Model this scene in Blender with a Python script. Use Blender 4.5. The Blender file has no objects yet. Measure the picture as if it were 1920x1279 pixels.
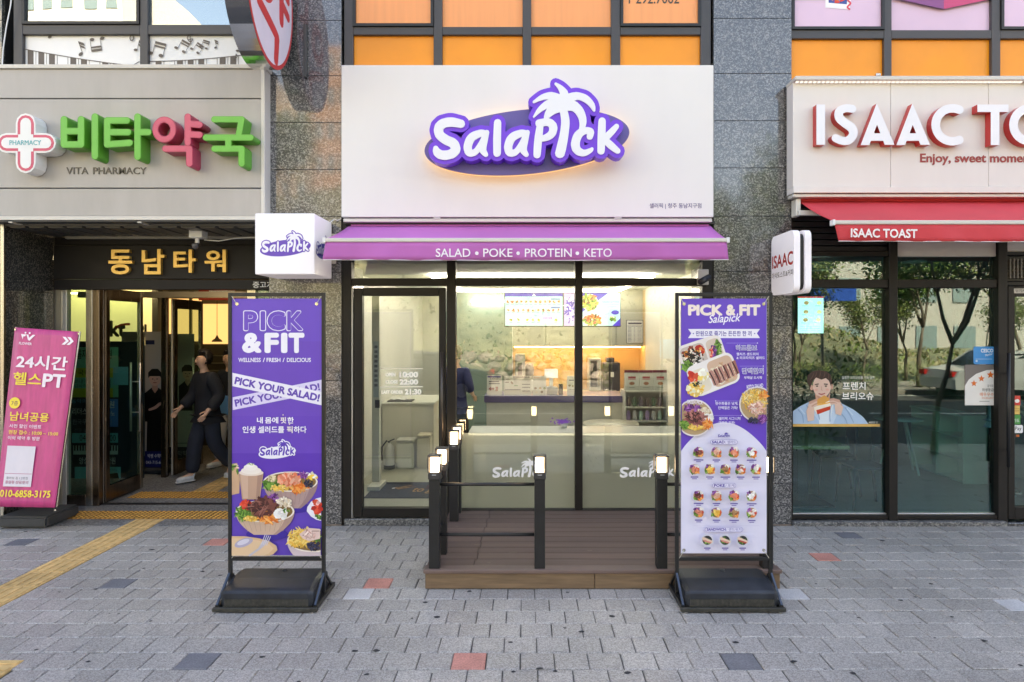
import bpy, bmesh, math, random
from mathutils import Vector, Matrix
from mathutils.geometry import delaunay_2d_cdt
from math import sin, cos, pi, radians, sqrt, atan2
random.seed(7)
SC = bpy.context.scene
COL = SC.collection
# ------------------------------------------------------------------ camera
cam_d = bpy.data.cameras.new('camera'); cam = bpy.data.objects.new('camera', cam_d); COL.objects.link(cam)
CH = 1.95; FP = 1250.0; VX = 985.0; VY = 618.0       # eye height, focal length in photo pixels, vanishing point
cam.location = (0, 0, CH); cam.rotation_euler = (pi/2, 0, 0)
cam_d.sensor_width = 36; cam_d.lens = 36*FP/1920
cam_d.shift_x = (960-VX)/1920; cam_d.shift_y = (VY-639.5)/1920
cam_d.clip_start = .05; cam_d.clip_end = 1200
SC.camera = cam
# ------------------------------------------------------------------ light
SUN_EL, SUN_AZ = radians(47), radians(24)            # the sun stands behind the building, a little to the right
world = bpy.data.worlds.new('World'); SC.world = world; world.use_nodes = True
wn = world.node_tree; wn.nodes.clear()
w_out = wn.nodes.new('ShaderNodeOutputWorld'); w_bg = wn.nodes.new('ShaderNodeBackground'); w_sky = wn.nodes.new('ShaderNodeTexSky')
w_sky.sky_type = 'NISHITA'; w_sky.sun_disc = False; w_sky.sun_elevation = SUN_EL; w_sky.sun_rotation = SUN_AZ
w_sky.air_density = 1.0; w_sky.dust_density = 1.6; w_sky.ozone_density = 1.0
w_bg.inputs['Strength'].default_value = .14
wn.links.new(w_sky.outputs[0], w_bg.inputs[0]); wn.links.new(w_bg.outputs[0], w_out.inputs[0])
sun_d = bpy.data.lights.new('sun', 'SUN'); sun_d.energy = 3.6; sun_d.angle = radians(.5); sun_d.color = (1, .95, .87)
sun = bpy.data.objects.new('sun', sun_d); COL.objects.link(sun)
_sd = Vector((sin(SUN_AZ)*cos(SUN_EL), cos(SUN_AZ)*cos(SUN_EL), sin(SUN_EL)))
sun.rotation_euler = _sd.to_track_quat('Z', 'Y').to_euler(); sun.location = (10, 30, 40)
SC.view_settings.view_transform = 'Standard'; SC.view_settings.look = 'None'
SC.view_settings.exposure = 2.6; SC.view_settings.gamma = 1
SC.view_settings.use_curve_mapping = False
try:
    SC.view_settings.use_white_balance = True
    SC.view_settings.white_balance_temperature = 8550; SC.view_settings.white_balance_tint = 14
except Exception: pass
SC.render.engine = 'CYCLES'
cy = SC.cycles; cy.use_denoising = True; cy.max_bounces = 8; cy.transparent_max_bounces = 16; cy.glossy_bounces = 4
cy.transmission_bounces = 6; cy.diffuse_bounces = 4; cy.sample_clamp_indirect = 6; cy.caustics_reflective = False; cy.caustics_refractive = False
try: cy.denoising_input_passes = 'RGB_ALBEDO_NORMAL'
except Exception: pass

# ------------------------------------------------------------------ helpers
def W(px, py, D):
    return Vector(((px-VX)/FP*D, D, CH-(py-VY)/FP*D))
def PX(px, D): return (px-VX)/FP*D
def PZ(py, D): return CH-(py-VY)/FP*D

def hexc(s):
    return tuple(((c/255)/12.92 if c/255 <= .04045 else ((c/255+.055)/1.055)**2.4) for c in (int(s[i:i+2], 16) for i in (0, 2, 4)))

MATS = {}
def mat(name, base=(.5,.5,.5), rough=.5, metal=0., vary=.0, vscale=4., bump=0., bscale=60., spec=.5, emit=None, es=1., coat=0., obj_rand=0., stretch=None, vary2=None, alpha=None):
    if name in MATS: return MATS[name]
    m = bpy.data.materials.new(name); m.use_nodes = True; MATS[name] = m
    nt = m.node_tree; N = nt.nodes; L = nt.links
    b = N['Principled BSDF']
    b.inputs['Base Color'].default_value = (*base, 1); b.inputs['Roughness'].default_value = rough
    b.inputs['Metallic'].default_value = metal; b.inputs['Specular IOR Level'].default_value = spec
    b.inputs['Coat Weight'].default_value = coat
    m.diffuse_color = (*base, 1)
    geo = N.new('ShaderNodeNewGeometry'); pos = geo.outputs['Position']
    if stretch:
        vm = N.new('ShaderNodeVectorMath'); vm.operation = 'MULTIPLY'; vm.inputs[1].default_value = stretch
        L.new(pos, vm.inputs[0]); pos = vm.outputs[0]
    if vary or obj_rand:
        src = None
        if vary:
            n = N.new('ShaderNodeTexNoise'); n.inputs['Scale'].default_value = vscale; n.inputs['Detail'].default_value = 6; n.inputs['Roughness'].default_value = .6
            L.new(pos, n.inputs['Vector'])
            mr = N.new('ShaderNodeMapRange'); mr.inputs['From Min'].default_value = .3; mr.inputs['From Max'].default_value = .7
            mr.inputs['To Min'].default_value = 1-vary; mr.inputs['To Max'].default_value = 1+vary
            L.new(n.outputs[0], mr.inputs[0]); src = mr.outputs[0]
            if vary2:
                n2 = N.new('ShaderNodeTexNoise'); n2.inputs['Scale'].default_value = vary2[1]; n2.inputs['Detail'].default_value = 2
                L.new(pos, n2.inputs['Vector'])
                m2 = N.new('ShaderNodeMapRange'); m2.inputs['From Min'].default_value = .3; m2.inputs['From Max'].default_value = .7
                m2.inputs['To Min'].default_value = 1-vary2[0]; m2.inputs['To Max'].default_value = 1+vary2[0]
                L.new(n2.outputs[0], m2.inputs[0])
                mm = N.new('ShaderNodeMath'); mm.operation = 'MULTIPLY'; L.new(src, mm.inputs[0]); L.new(m2.outputs[0], mm.inputs[1]); src = mm.outputs[0]
            rr = N.new('ShaderNodeMapRange'); rr.inputs['To Min'].default_value = max(.02, rough-.08); rr.inputs['To Max'].default_value = min(1, rough+.08)
            L.new(n.outputs[0], rr.inputs[0]); L.new(rr.outputs[0], b.inputs['Roughness'])
        if obj_rand:
            oi = N.new('ShaderNodeObjectInfo')
            m3 = N.new('ShaderNodeMapRange'); m3.inputs['To Min'].default_value = 1-obj_rand; m3.inputs['To Max'].default_value = 1+obj_rand
            L.new(oi.outputs['Random'], m3.inputs[0])
            if src:
                mm = N.new('ShaderNodeMath'); mm.operation = 'MULTIPLY'; L.new(src, mm.inputs[0]); L.new(m3.outputs[0], mm.inputs[1]); src = mm.outputs[0]
            else: src = m3.outputs[0]
        vm = N.new('ShaderNodeVectorMath'); vm.operation = 'SCALE'; vm.inputs[0].default_value = base
        L.new(src, vm.inputs['Scale']); L.new(vm.outputs[0], b.inputs['Base Color'])
    if bump:
        nb = N.new('ShaderNodeTexNoise'); nb.inputs['Scale'].default_value = bscale; nb.inputs['Detail'].default_value = 4
        L.new(pos, nb.inputs['Vector'])
        bp = N.new('ShaderNodeBump'); bp.inputs['Strength'].default_value = bump; bp.inputs['Distance'].default_value = .01
        L.new(nb.outputs[0], bp.inputs['Height']); L.new(bp.outputs[0], b.inputs['Normal'])
    if emit:
        b.inputs['Emission Color'].default_value = (*emit, 1); b.inputs['Emission Strength'].default_value = es
    return m

def granite(name, lo, mid, hi, rough=.12, scale=1.0, obj_rand=.12):
    m = bpy.data.materials.new(name); m.use_nodes = True; MATS[name] = m
    nt = m.node_tree; N = nt.nodes; L = nt.links; b = N['Principled BSDF']
    geo = N.new('ShaderNodeNewGeometry')
    v = N.new('ShaderNodeTexVoronoi'); v.inputs['Scale'].default_value = 95*scale; L.new(geo.outputs['Position'], v.inputs['Vector'])
    n = N.new('ShaderNodeTexNoise'); n.inputs['Scale'].default_value = 60*scale; n.inputs['Detail'].default_value = 5; n.inputs['Roughness'].default_value = .75; L.new(geo.outputs['Position'], n.inputs['Vector'])
    sep = N.new('ShaderNodeSeparateColor'); L.new(v.outputs['Color'], sep.inputs[0])
    mx = N.new('ShaderNodeMath'); mx.operation = 'MULTIPLY_ADD'; mx.inputs[1].default_value = .45; L.new(sep.outputs[0], mx.inputs[0])
    m2 = N.new('ShaderNodeMath'); m2.operation = 'MULTIPLY'; m2.inputs[1].default_value = .6; L.new(n.outputs[0], m2.inputs[0]); L.new(m2.outputs[0], mx.inputs[2])
    r = N.new('ShaderNodeValToRGB'); e = r.color_ramp; e.elements[0].position = .25; e.elements[0].color = (*lo, 1)
    e.elements[1].position = .8; e.elements[1].color = (*hi, 1)
    x = e.elements.new(.52); x.color = (*mid, 1)
    L.new(mx.outputs[0], r.inputs[0])
    oi = N.new('ShaderNodeObjectInfo'); mr = N.new('ShaderNodeMapRange'); mr.inputs['To Min'].default_value = 1-obj_rand; mr.inputs['To Max'].default_value = 1+obj_rand
    L.new(oi.outputs['Random'], mr.inputs[0])
    big = N.new('ShaderNodeTexNoise'); big.inputs['Scale'].default_value = 1.1; big.inputs['Detail'].default_value = 3; L.new(geo.outputs['Position'], big.inputs['Vector'])
    mb = N.new('ShaderNodeMapRange'); mb.inputs['From Min'].default_value = .3; mb.inputs['From Max'].default_value = .7; mb.inputs['To Min'].default_value = .85; mb.inputs['To Max'].default_value = 1.18; L.new(big.outputs[0], mb.inputs[0])
    mm = N.new('ShaderNodeMath'); mm.operation = 'MULTIPLY'; L.new(mr.outputs[0], mm.inputs[0]); L.new(mb.outputs[0], mm.inputs[1])
    vm = N.new('ShaderNodeVectorMath'); vm.operation = 'SCALE'; L.new(r.outputs[0], vm.inputs[0]); L.new(mm.outputs[0], vm.inputs['Scale'])
    L.new(vm.outputs[0], b.inputs['Base Color']); b.inputs['Roughness'].default_value = .45
    b.inputs['Coat Weight'].default_value = 1 if rough < .3 else .25; b.inputs['Coat Roughness'].default_value = rough; b.inputs['Coat IOR'].default_value = 1.72 if rough < .3 else 1.5
    return m

def glass_mat(name, tint=(.86,.93,.9), refl=.16, rough=0.0, wav=0.0):
    m = bpy.data.materials.new(name); m.use_nodes = True; MATS[name] = m
    nt = m.node_tree; N = nt.nodes; L = nt.links; N.clear()
    out = N.new('ShaderNodeOutputMaterial'); mix = N.new('ShaderNodeMixShader'); tr = N.new('ShaderNodeBsdfTransparent'); gl = N.new('ShaderNodeBsdfGlossy')
    tr.inputs[0].default_value = (*tint, 1); gl.inputs['Roughness'].default_value = rough; gl.inputs[0].default_value = (.97,1,.97,1)
    lw = N.new('ShaderNodeLayerWeight'); lw.inputs['Blend'].default_value = .25
    mr = N.new('ShaderNodeMapRange'); mr.inputs['To Min'].default_value = refl; mr.inputs['To Max'].default_value = .95
    L.new(lw.outputs['Facing'], mr.inputs[0])
    pw = N.new('ShaderNodeMath'); pw.operation = 'POWER'; pw.inputs[1].default_value = 3; L.new(lw.outputs['Facing'], pw.inputs[0]); L.new(pw.outputs[0], mr.inputs[0])
    L.new(mr.outputs[0], mix.inputs[0]); L.new(tr.outputs[0], mix.inputs[1]); L.new(gl.outputs[0], mix.inputs[2]); L.new(mix.outputs[0], out.inputs[0])
    if wav:
        geo = N.new('ShaderNodeNewGeometry'); nb = N.new('ShaderNodeTexNoise'); nb.inputs['Scale'].default_value = 1.3; nb.inputs['Detail'].default_value = 1
        L.new(geo.outputs['Position'], nb.inputs['Vector'])
        bp = N.new('ShaderNodeBump'); bp.inputs['Strength'].default_value = wav; bp.inputs['Distance'].default_value = .02
        L.new(nb.outputs[0], bp.inputs['Height']); L.new(bp.outputs[0], gl.inputs['Normal'])
    return m

def emat(name, col, strength):
    m = bpy.data.materials.new(name); m.use_nodes = True; MATS[name] = m
    nt = m.node_tree; nt.nodes.clear(); o = nt.nodes.new('ShaderNodeOutputMaterial'); e = nt.nodes.new('ShaderNodeEmission')
    e.inputs[0].default_value = (*col, 1); e.inputs[1].default_value = strength; nt.links.new(e.outputs[0], o.inputs[0])
    return m

def print_mat(name, rough=.45, backlit=0., fade=.04):
    """flat print: colours come from the printed areas themselves"""
    m = bpy.data.materials.new(name); m.use_nodes = True; MATS[name] = m
    nt = m.node_tree; N = nt.nodes; L = nt.links; b = N['Principled BSDF']
    a = N.new('ShaderNodeAttribute'); a.attribute_name = 'Col'
    geo = N.new('ShaderNodeNewGeometry'); n = N.new('ShaderNodeTexNoise'); n.inputs['Scale'].default_value = 5; n.inputs['Detail'].default_value = 5; L.new(geo.outputs['Position'], n.inputs['Vector'])
    mr = N.new('ShaderNodeMapRange'); mr.inputs['From Min'].default_value = .3; mr.inputs['From Max'].default_value = .7; mr.inputs['To Min'].default_value = 1-fade; mr.inputs['To Max'].default_value = 1+fade; L.new(n.outputs[0], mr.inputs[0])
    vm = N.new('ShaderNodeVectorMath'); vm.operation = 'SCALE'; L.new(a.outputs['Color'], vm.inputs[0]); L.new(mr.outputs[0], vm.inputs['Scale'])
    L.new(vm.outputs[0], b.inputs['Base Color']); b.inputs['Roughness'].default_value = rough
    if backlit:
        L.new(vm.outputs[0], b.inputs['Emission Color']); b.inputs['Emission Strength'].default_value = backlit
    return m

# ---- object bookkeeping
def tag(o, label=None, cat=None, group=None, kind=None):
    if label: o['label'] = label
    if cat: o['category'] = cat
    if group: o['group'] = group
    if kind: o['kind'] = kind
    return o
def empty(name, loc=(0,0,0), label=None, cat=None, group=None, rz=0):
    o = bpy.data.objects.new(name, None); COL.objects.link(o); o.location = loc; o.rotation_euler = (0,0,rz); o.empty_display_size = .1
    return tag(o, label, cat, group)
def put(o, parent):
    """parent an object that was modelled in world coordinates"""
    if parent is not None:
        o.parent = parent
        o.matrix_parent_inverse = world_of(parent).inverted()
    return o
def world_of(o):
    m = Matrix.LocRotScale(o.location, o.rotation_euler, o.scale)
    if o.parent: m = world_of(o.parent) @ o.matrix_parent_inverse @ m
    return m
def mesh_obj(name, verts, faces, material, parent=None, midx=None, smooth=False, cols=None):
    me = bpy.data.meshes.new(name); me.from_pydata([tuple(v) for v in verts], [], faces)
    for m in (material if isinstance(material, (list, tuple)) else [material]): me.materials.append(m)
    if midx: me.polygons.foreach_set('material_index', midx)
    if smooth: me.polygons.foreach_set('use_smooth', [True]*len(me.polygons))
    if cols:
        ca = me.color_attributes.new('Col', 'FLOAT_COLOR', 'CORNER')
        buf = []
        for p, c in zip(me.polygons, cols): buf.extend([c[0], c[1], c[2], 1.0]*len(p.vertices))
        ca.data.foreach_set('color', buf)
    me.update()
    o = bpy.data.objects.new(name, me); COL.objects.link(o); put(o, parent)
    return o
class MB:
    def __init__(s): s.v = []; s.f = []; s.m = []; s.sm = []; s.c = []
    def add(s, vs, fs, mi=0, col=None):
        n = len(s.v); s.v += [tuple(v) for v in vs]; s.f += [tuple(i+n for i in f) for f in fs]; s.m += [mi]*len(fs); s.c += [col or (1,1,1)]*len(fs); return s
    def box(s, x0, x1, y0, y1, z0, z1, mi=0, ch=0.0, col=None):
        if x0 > x1: x0, x1 = x1, x0
        if y0 > y1: y0, y1 = y1, y0
        if z0 > z1: z0, z1 = z1, z0
        ch = min(ch, (x1-x0)*.45, (y1-y0)*.45, (z1-z0)*.45)
        if ch <= 0:
            vs = [(x,y,z) for x in (x0,x1) for y in (y0,y1) for z in (z0,z1)]
            return s.add(vs, [(0,1,3,2),(4,6,7,5),(0,4,5,1),(2,3,7,6),(0,2,6,4),(1,5,7,3)], mi, col)
        vs = []; ids = {}
        X, Y, Z = (x0,x1), (y0,y1), (z0,z1)
        for i in (0,1):
            for j in (0,1):
                for k in (0,1):
                    sx, sy, sz = (1-2*i)*ch, (1-2*j)*ch, (1-2*k)*ch
                    ids[i,j,k,'x'] = len(vs); vs.append((X[i], Y[j]+sy, Z[k]+sz))
                    ids[i,j,k,'y'] = len(vs); vs.append((X[i]+sx, Y[j], Z[k]+sz))
                    ids[i,j,k,'z'] = len(vs); vs.append((X[i]+sx, Y[j]+sy, Z[k]))
        fs = []
        c = Vector(((x0+x1)/2, (y0+y1)/2, (z0+z1)/2))
        def face(l):
            p = [Vector(vs[q]) for q in l]; nrm = (p[1]-p[0]).cross(p[2]-p[0])
            if nrm.dot(sum(p, Vector())/len(p)-c) < 0: l = l[::-1]
            fs.append(tuple(l))
        for i in (0,1):
            face([ids[i,0,0,'x'], ids[i,1,0,'x'], ids[i,1,1,'x'], ids[i,0,1,'x']])
            face([ids[0,i,0,'y'], ids[1,i,0,'y'], ids[1,i,1,'y'], ids[0,i,1,'y']])
            face([ids[0,0,i,'z'], ids[1,0,i,'z'], ids[1,1,i,'z'], ids[0,1,i,'z']])
            for j in (0,1):
                face([ids[i,j,0,'x'], ids[i,j,1,'x'], ids[i,j,1,'y'], ids[i,j,0,'y']])
                face([ids[i,0,j,'x'], ids[i,1,j,'x'], ids[i,1,j,'z'], ids[i,0,j,'z']])
                face([ids[0,i,j,'y'], ids[1,i,j,'y'], ids[1,i,j,'z'], ids[0,i,j,'z']])
                for k in (0,1): face([ids[i,j,k,'x'], ids[i,j,k,'y'], ids[i,j,k,'z']])
        return s.add(vs, fs, mi, col)
    def quad(s, a, b, c, d, mi=0, col=None): return s.add([a,b,c,d], [(0,1,2,3)], mi, col)
    def tube(s, pts, r, n=8, mi=0, cap=True, col=None):
        pts = [Vector(p) for p in pts]; rs = r if isinstance(r, (list,tuple)) else [r]*len(pts)
        base = len(s.v); prev = None; vs = []
        for i, p in enumerate(pts):
            t = (pts[min(i+1,len(pts)-1)]-pts[max(i-1,0)]).normalized()
            if prev is None: a = Vector((0,0,1)) if abs(t.z) < .9 else Vector((1,0,0)); u = t.cross(a).normalized()
            else: u = (prev - t*prev.dot(t)).normalized()
            prev = u; w = t.cross(u)
            for k in range(n):
                an = 2*pi*(k+.5)/n; vs.append(p+(u*cos(an)+w*sin(an))*rs[i])
        fs = [(i*n+k, i*n+(k+1)%n, (i+1)*n+(k+1)%n, (i+1)*n+k) for i in range(len(pts)-1) for k in range(n)]
        if cap: fs += [tuple(range(n))[::-1], tuple((len(pts)-1)*n+k for k in range(n))]
        return s.add(vs, fs, mi, col)
    def lathe(s, prof, cx=0, cy=0, cz=0, n=20, mi=0, axis='z', col=None):
        """prof: list of (radius, height)"""
        vs = []
        for r, h in prof:
            for k in range(n):
                a = 2*pi*k/n; p = (r*cos(a), r*sin(a), h)
                if axis == 'y': p = (p[0], p[2], p[1])
                if axis == 'x': p = (p[2], p[0], p[1])
                vs.append((cx+p[0], cy+p[1], cz+p[2]))
        fs = [(i*n+k, i*n+(k+1)%n, (i+1)*n+(k+1)%n, (i+1)*n+k) for i in range(len(prof)-1) for k in range(n)]
        if prof[0][0] > 1e-6: fs.append(tuple(range(n))[::-1])
        if prof[-1][0] > 1e-6: fs.append(tuple((len(prof)-1)*n+k for k in range(n)))
        return s.add(vs, fs, mi, col)
    def prism(s, poly, y0, y1, mi=0, plane='xz', col=None):
        """extrude a simple polygon given in a plane"""
        tri = tri2d([poly]); return s.extr(tri, y0, y1, mi, plane, col)
    def extr(s, tri, y0, y1, mi=0, plane='xz', col=None, mside=None):
        V2, T, B = tri
        f = {'xz': lambda a,b,d: (a,d,b), 'yz': lambda a,b,d: (d,a,b), 'xy': lambda a,b,d: (a,b,d)}[plane]
        n = len(V2); vs = [f(a,b,y0) for a,b in V2] + [f(a,b,y1) for a,b in V2]
        up = y1 > y0; fs = []
        flip = (plane == 'xz')
        for t in T:
            a = tuple(t); b = tuple(i+n for i in t)[::-1]
            if not up ^ flip: fs += [a, b]
            else: fs += [a[::-1], b[::-1]]
        side = []
        for i, j in B:
            q = (i, j, j+n, i+n)
            side.append(q if (not up ^ flip) is False else q[::-1])
        s.add(vs, fs, mi, col)
        k = len(s.v)-len(vs)
        s.f += [tuple(i+k for i in q) for q in side]; s.m += [mi if mside is None else mside]*len(side); s.c += [col or (1,1,1)]*len(side)
        return s
    def build(s, name, material, parent=None, smooth=False, color=False):
        o = mesh_obj(name, s.v, s.f, material, parent, s.m if isinstance(material, (list,tuple)) else None, smooth, s.c if color else None)
        return o
def recalc(o):
    bm = bmesh.new(); bm.from_mesh(o.data); bmesh.ops.recalc_face_normals(bm, faces=bm.faces[:]); bm.to_mesh(o.data); bm.free(); return o
def bevel(o, w=.004, seg=2):
    bm = bmesh.new(); bm.from_mesh(o.data)
    bmesh.ops.bevel(bm, geom=bm.edges[:], offset=w, segments=seg, affect='EDGES', clamp_overlap=True); bm.to_mesh(o.data); bm.free(); return o
def box(name, x0, x1, y0, y1, z0, z1, m, parent=None, ch=.003):
    return MB().box(x0,x1,y0,y1,z0,z1, ch=ch).build(name, m, parent)

# ---- 2D shapes
def circ(cx, cy, r, n=16): return [(cx+r*cos(2*pi*k/n), cy+r*sin(2*pi*k/n)) for k in range(n)]
def ell(cx, cy, rx, ry, n=24, rot=0):
    return [(cx+rx*cos(a)*cos(rot)-ry*sin(a)*sin(rot), cy+rx*cos(a)*sin(rot)+ry*sin(a)*cos(rot)) for a in [2*pi*k/n for k in range(n)]]
def hull(pts):
    pts = sorted(set((round(x,5), round(y,5)) for x,y in pts))
    if len(pts) < 3: return pts
    def half(ps):
        o = []
        for p in ps:
            while len(o) >= 2 and (o[-1][0]-o[-2][0])*(p[1]-o[-2][1])-(o[-1][1]-o[-2][1])*(p[0]-o[-2][0]) <= 0: o.pop()
            o.append(p)
        return o[:-1]
    return half(pts)+half(pts[::-1])
def smoothline(pts, n=6):
    """Catmull-Rom through the points; extra values (radius) ride along"""
    P = [pts[0]]+list(pts)+[pts[-1]]; out = []
    for i in range(1, len(P)-2):
        for k in range(n):
            t = k/n; out.append(tuple(.5*((2*b)+(-a+c)*t+(2*a-5*b+4*c-d)*t*t+(-a+3*b-3*c+d)*t**3) for a,b,c,d in zip(P[i-1],P[i],P[i+1],P[i+2])))
    out.append(tuple(P[-2])); return out
def stroke(pts, r=None, grow=0, sm=0, nc=12):
    """list of convex polygons covering a round-ended stroke; pts are (x,y) or (x,y,r)"""
    if len(pts[0]) == 2: pts = [(x,y,r) for x,y in pts]
    if sm: pts = smoothline(pts, sm)
    return [hull(circ(a[0],a[1],a[2]+grow,nc)+circ(b[0],b[1],b[2]+grow,nc)) for a,b in zip(pts, pts[1:])]
def tri2d(polys, eps=1e-4):
    V = []; F = []
    for p in polys:
        if len(p) < 3: continue
        if sum(a[0]*b[1]-b[0]*a[1] for a, b in zip(p, list(p[1:])+[p[0]])) < 0: p = list(p)[::-1]
        n = len(V); V += [Vector(q) for q in p]; F.append(list(range(n, n+len(p))))
    r = delaunay_2d_cdt(V, [], F, 1, eps)
    vs = [(v.x, v.y) for v in r[0]]; T = []
    for f, src in zip(r[2], r[5]):
        if not src: continue
        a, b, c = [vs[i] for i in f]
        ar = (b[0]-a[0])*(c[1]-a[1])-(b[1]-a[1])*(c[0]-a[0])
        T.append(tuple(f) if ar > 0 else tuple(f)[::-1])
    cnt = {}
    for t in T:
        for i in range(3):
            e = (t[i], t[(i+1)%3]); cnt[e] = 1
    B = [e for e in cnt if (e[1], e[0]) not in cnt]
    return vs, T, B
def ring(outer, inner):
    """polygon with a hole as a strip of quads"""
    n = len(outer); return [[outer[i], outer[(i+1)%n], inner[(i+1)%n], inner[i]] for i in range(n)]

# ---- text
_tc = {}
def text2d(s, bold=0., res=3, extrude=0., shear=0.):
    key = (s, bold, res, extrude, shear)
    if key in _tc: return _tc[key]
    c = bpy.data.curves.new('t', 'FONT'); c.body = s; c.size = 1; c.offset = bold; c.resolution_u = res; c.extrude = extrude; c.shear = shear
    o = bpy.data.objects.new('t', c); me = o.to_mesh()
    v = [tuple(p.co) for p in me.vertices]; f = [tuple(p.vertices) for p in me.polygons]
    o.to_mesh_clear(); bpy.data.objects.remove(o); bpy.data.curves.remove(c)
    if not v: v = [(0,0,0)]
    xs = [p[0] for p in v]; ys = [p[1] for p in v]
    _tc[key] = (v, f, (min(xs), max(xs), min(ys), max(ys))); return _tc[key]
def sign_text(name, s, box4, mp, depth, m, parent, bold=.0, res=4, shear=0., mside=None):
    """solid lettering filling the box (x0,y0,x1,y1 in photo pixels, y down); mp(px,py,d) places a point d metres in front of its plane"""
    v, f, (a0,a1,b0,b1) = text2d(s, bold, res, .5, shear)
    x0,y0,x1,y1 = box4
    vs = [mp(x0+(p[0]-a0)/(a1-a0)*(x1-x0), y1-(p[1]-b0)/(b1-b0)*(y1-y0), (p[2]+.5)*depth) for p in v]
    return mesh_obj(name, vs, f, m, parent)
def plane_at(D): return lambda px, py, d=0: (PX(px,D), D-d, PZ(py,D))
def quad_map(tl, tr, br, bl, src):
    """maps a source rectangle (x0,y0,x1,y1) onto a quad in space"""
    tl, tr, br, bl = map(Vector, (tl,tr,br,bl)); x0,y0,x1,y1 = src
    nrm = (bl-tl).cross(tr-tl).normalized()
    def f(px, py, d=0):
        u = (px-x0)/(x1-x0); v = (py-y0)/(y1-y0)
        return tuple((tl*(1-u)+tr*u)*(1-v)+(bl*(1-u)+br*u)*v + nrm*d)
    return f
class Print:
    """flat print on a surface: thin coloured areas stacked a hair apart"""
    def __init__(s, mp, base=.0006, step=.00012): s.mp = mp; s.z = base; s.st = step; s.b = MB()
    def poly(s, pts, col):
        s.z += s.st
        if isinstance(col, str): col = hexc(col)
        vs, T, B = tri2d([pts]) if len(pts) > 4 else (pts, [tuple(range(len(pts)))], None)
        s.b.add([s.mp(x,y,s.z) for x,y in vs], [t[::-1] for t in T], 0, col); return s
    def polys(s, pl, col):
        s.z += s.st
        if isinstance(col, str): col = hexc(col)
        vs, T, B = tri2d(pl); s.b.add([s.mp(x,y,s.z) for x,y in vs], [t[::-1] for t in T], 0, col); return s
    def rect(s, x0,y0,x1,y1, col): return s.poly([(x0,y0),(x1,y0),(x1,y1),(x0,y1)], col)
    def ell(s, cx,cy,rx,ry, col, n=20, rot=0): return s.poly(ell(cx,cy,rx,ry,n,rot), col)
    def stroke(s, pts, r, col, sm=0, grow=0): return s.polys(stroke(pts, r, grow, sm, 8), col)
    def text(s, t, x0,y0,x1,y1, col, bold=0., res=2, rot=0., shear=0.):
        s.z += s.st
        if isinstance(col, str): col = hexc(col)
        v, f, (a0,a1,b0,b1) = text2d(t, 0, res, 0, shear)
        cx, cy = (x0+x1)/2, (y0+y1)/2; e = bold*.8   # weight: the letters laid down again a hair to each side
        sh = [(0,0)] if bold <= .004 else [(e*cos(k*pi/4), e*sin(k*pi/4)) for k in range(8)]
        a0 -= e if len(sh) > 1 else 0; a1 += e if len(sh) > 1 else 0; b0 -= e if len(sh) > 1 else 0; b1 += e if len(sh) > 1 else 0
        w = x1-x0; h = y1-y0; kx = w/(a1-a0); ky = h/(b1-b0)
        for dx, dy in sh:
            out = []; s.z += 4e-6
            for p in v:
                x = (p[0]+dx-a0)*kx-.5*w; y = .5*h-(p[1]+dy-b0)*ky
                out.append(s.mp(cx+x*cos(rot)-y*sin(rot), cy+x*sin(rot)+y*cos(rot), s.z))
            s.b.add(out, f, 0, col)
        return s
    def bits(s, cx,cy,rx,ry, cols, n, size, aspect=1.6, clip=None):
        for _ in range(n):
            a = random.uniform(0,2*pi); q = sqrt(random.random())*.95
            x = cx+rx*q*cos(a); y = cy+ry*q*sin(a)
            if clip and not clip(x,y): continue
            z = size*random.uniform(.6,1.3); ro = random.uniform(0,pi); k = random.choice((5,6,7)); c = random.choice(cols)
            if isinstance(c, str): c = hexc(c)
            f = random.uniform(.8,1.2)
            pts = [(x+(cos(ro)*cos(t)*z*aspect-sin(ro)*sin(t)*z/aspect)*w, y+(sin(ro)*cos(t)*z*aspect+cos(ro)*sin(t)*z/aspect)*w) for t,w in [(2*pi*i/k, random.uniform(.75,1.15)) for i in range(k)]]
            s.z += s.st*.4
            s.b.add([s.mp(px,py,s.z) for px,py in pts], [tuple(range(k))[::-1]], 0, tuple(min(1,h*f) for h in c))
        return s
    def build(s, name, m, parent): return s.b.build(name, m, parent, color=True)

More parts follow.
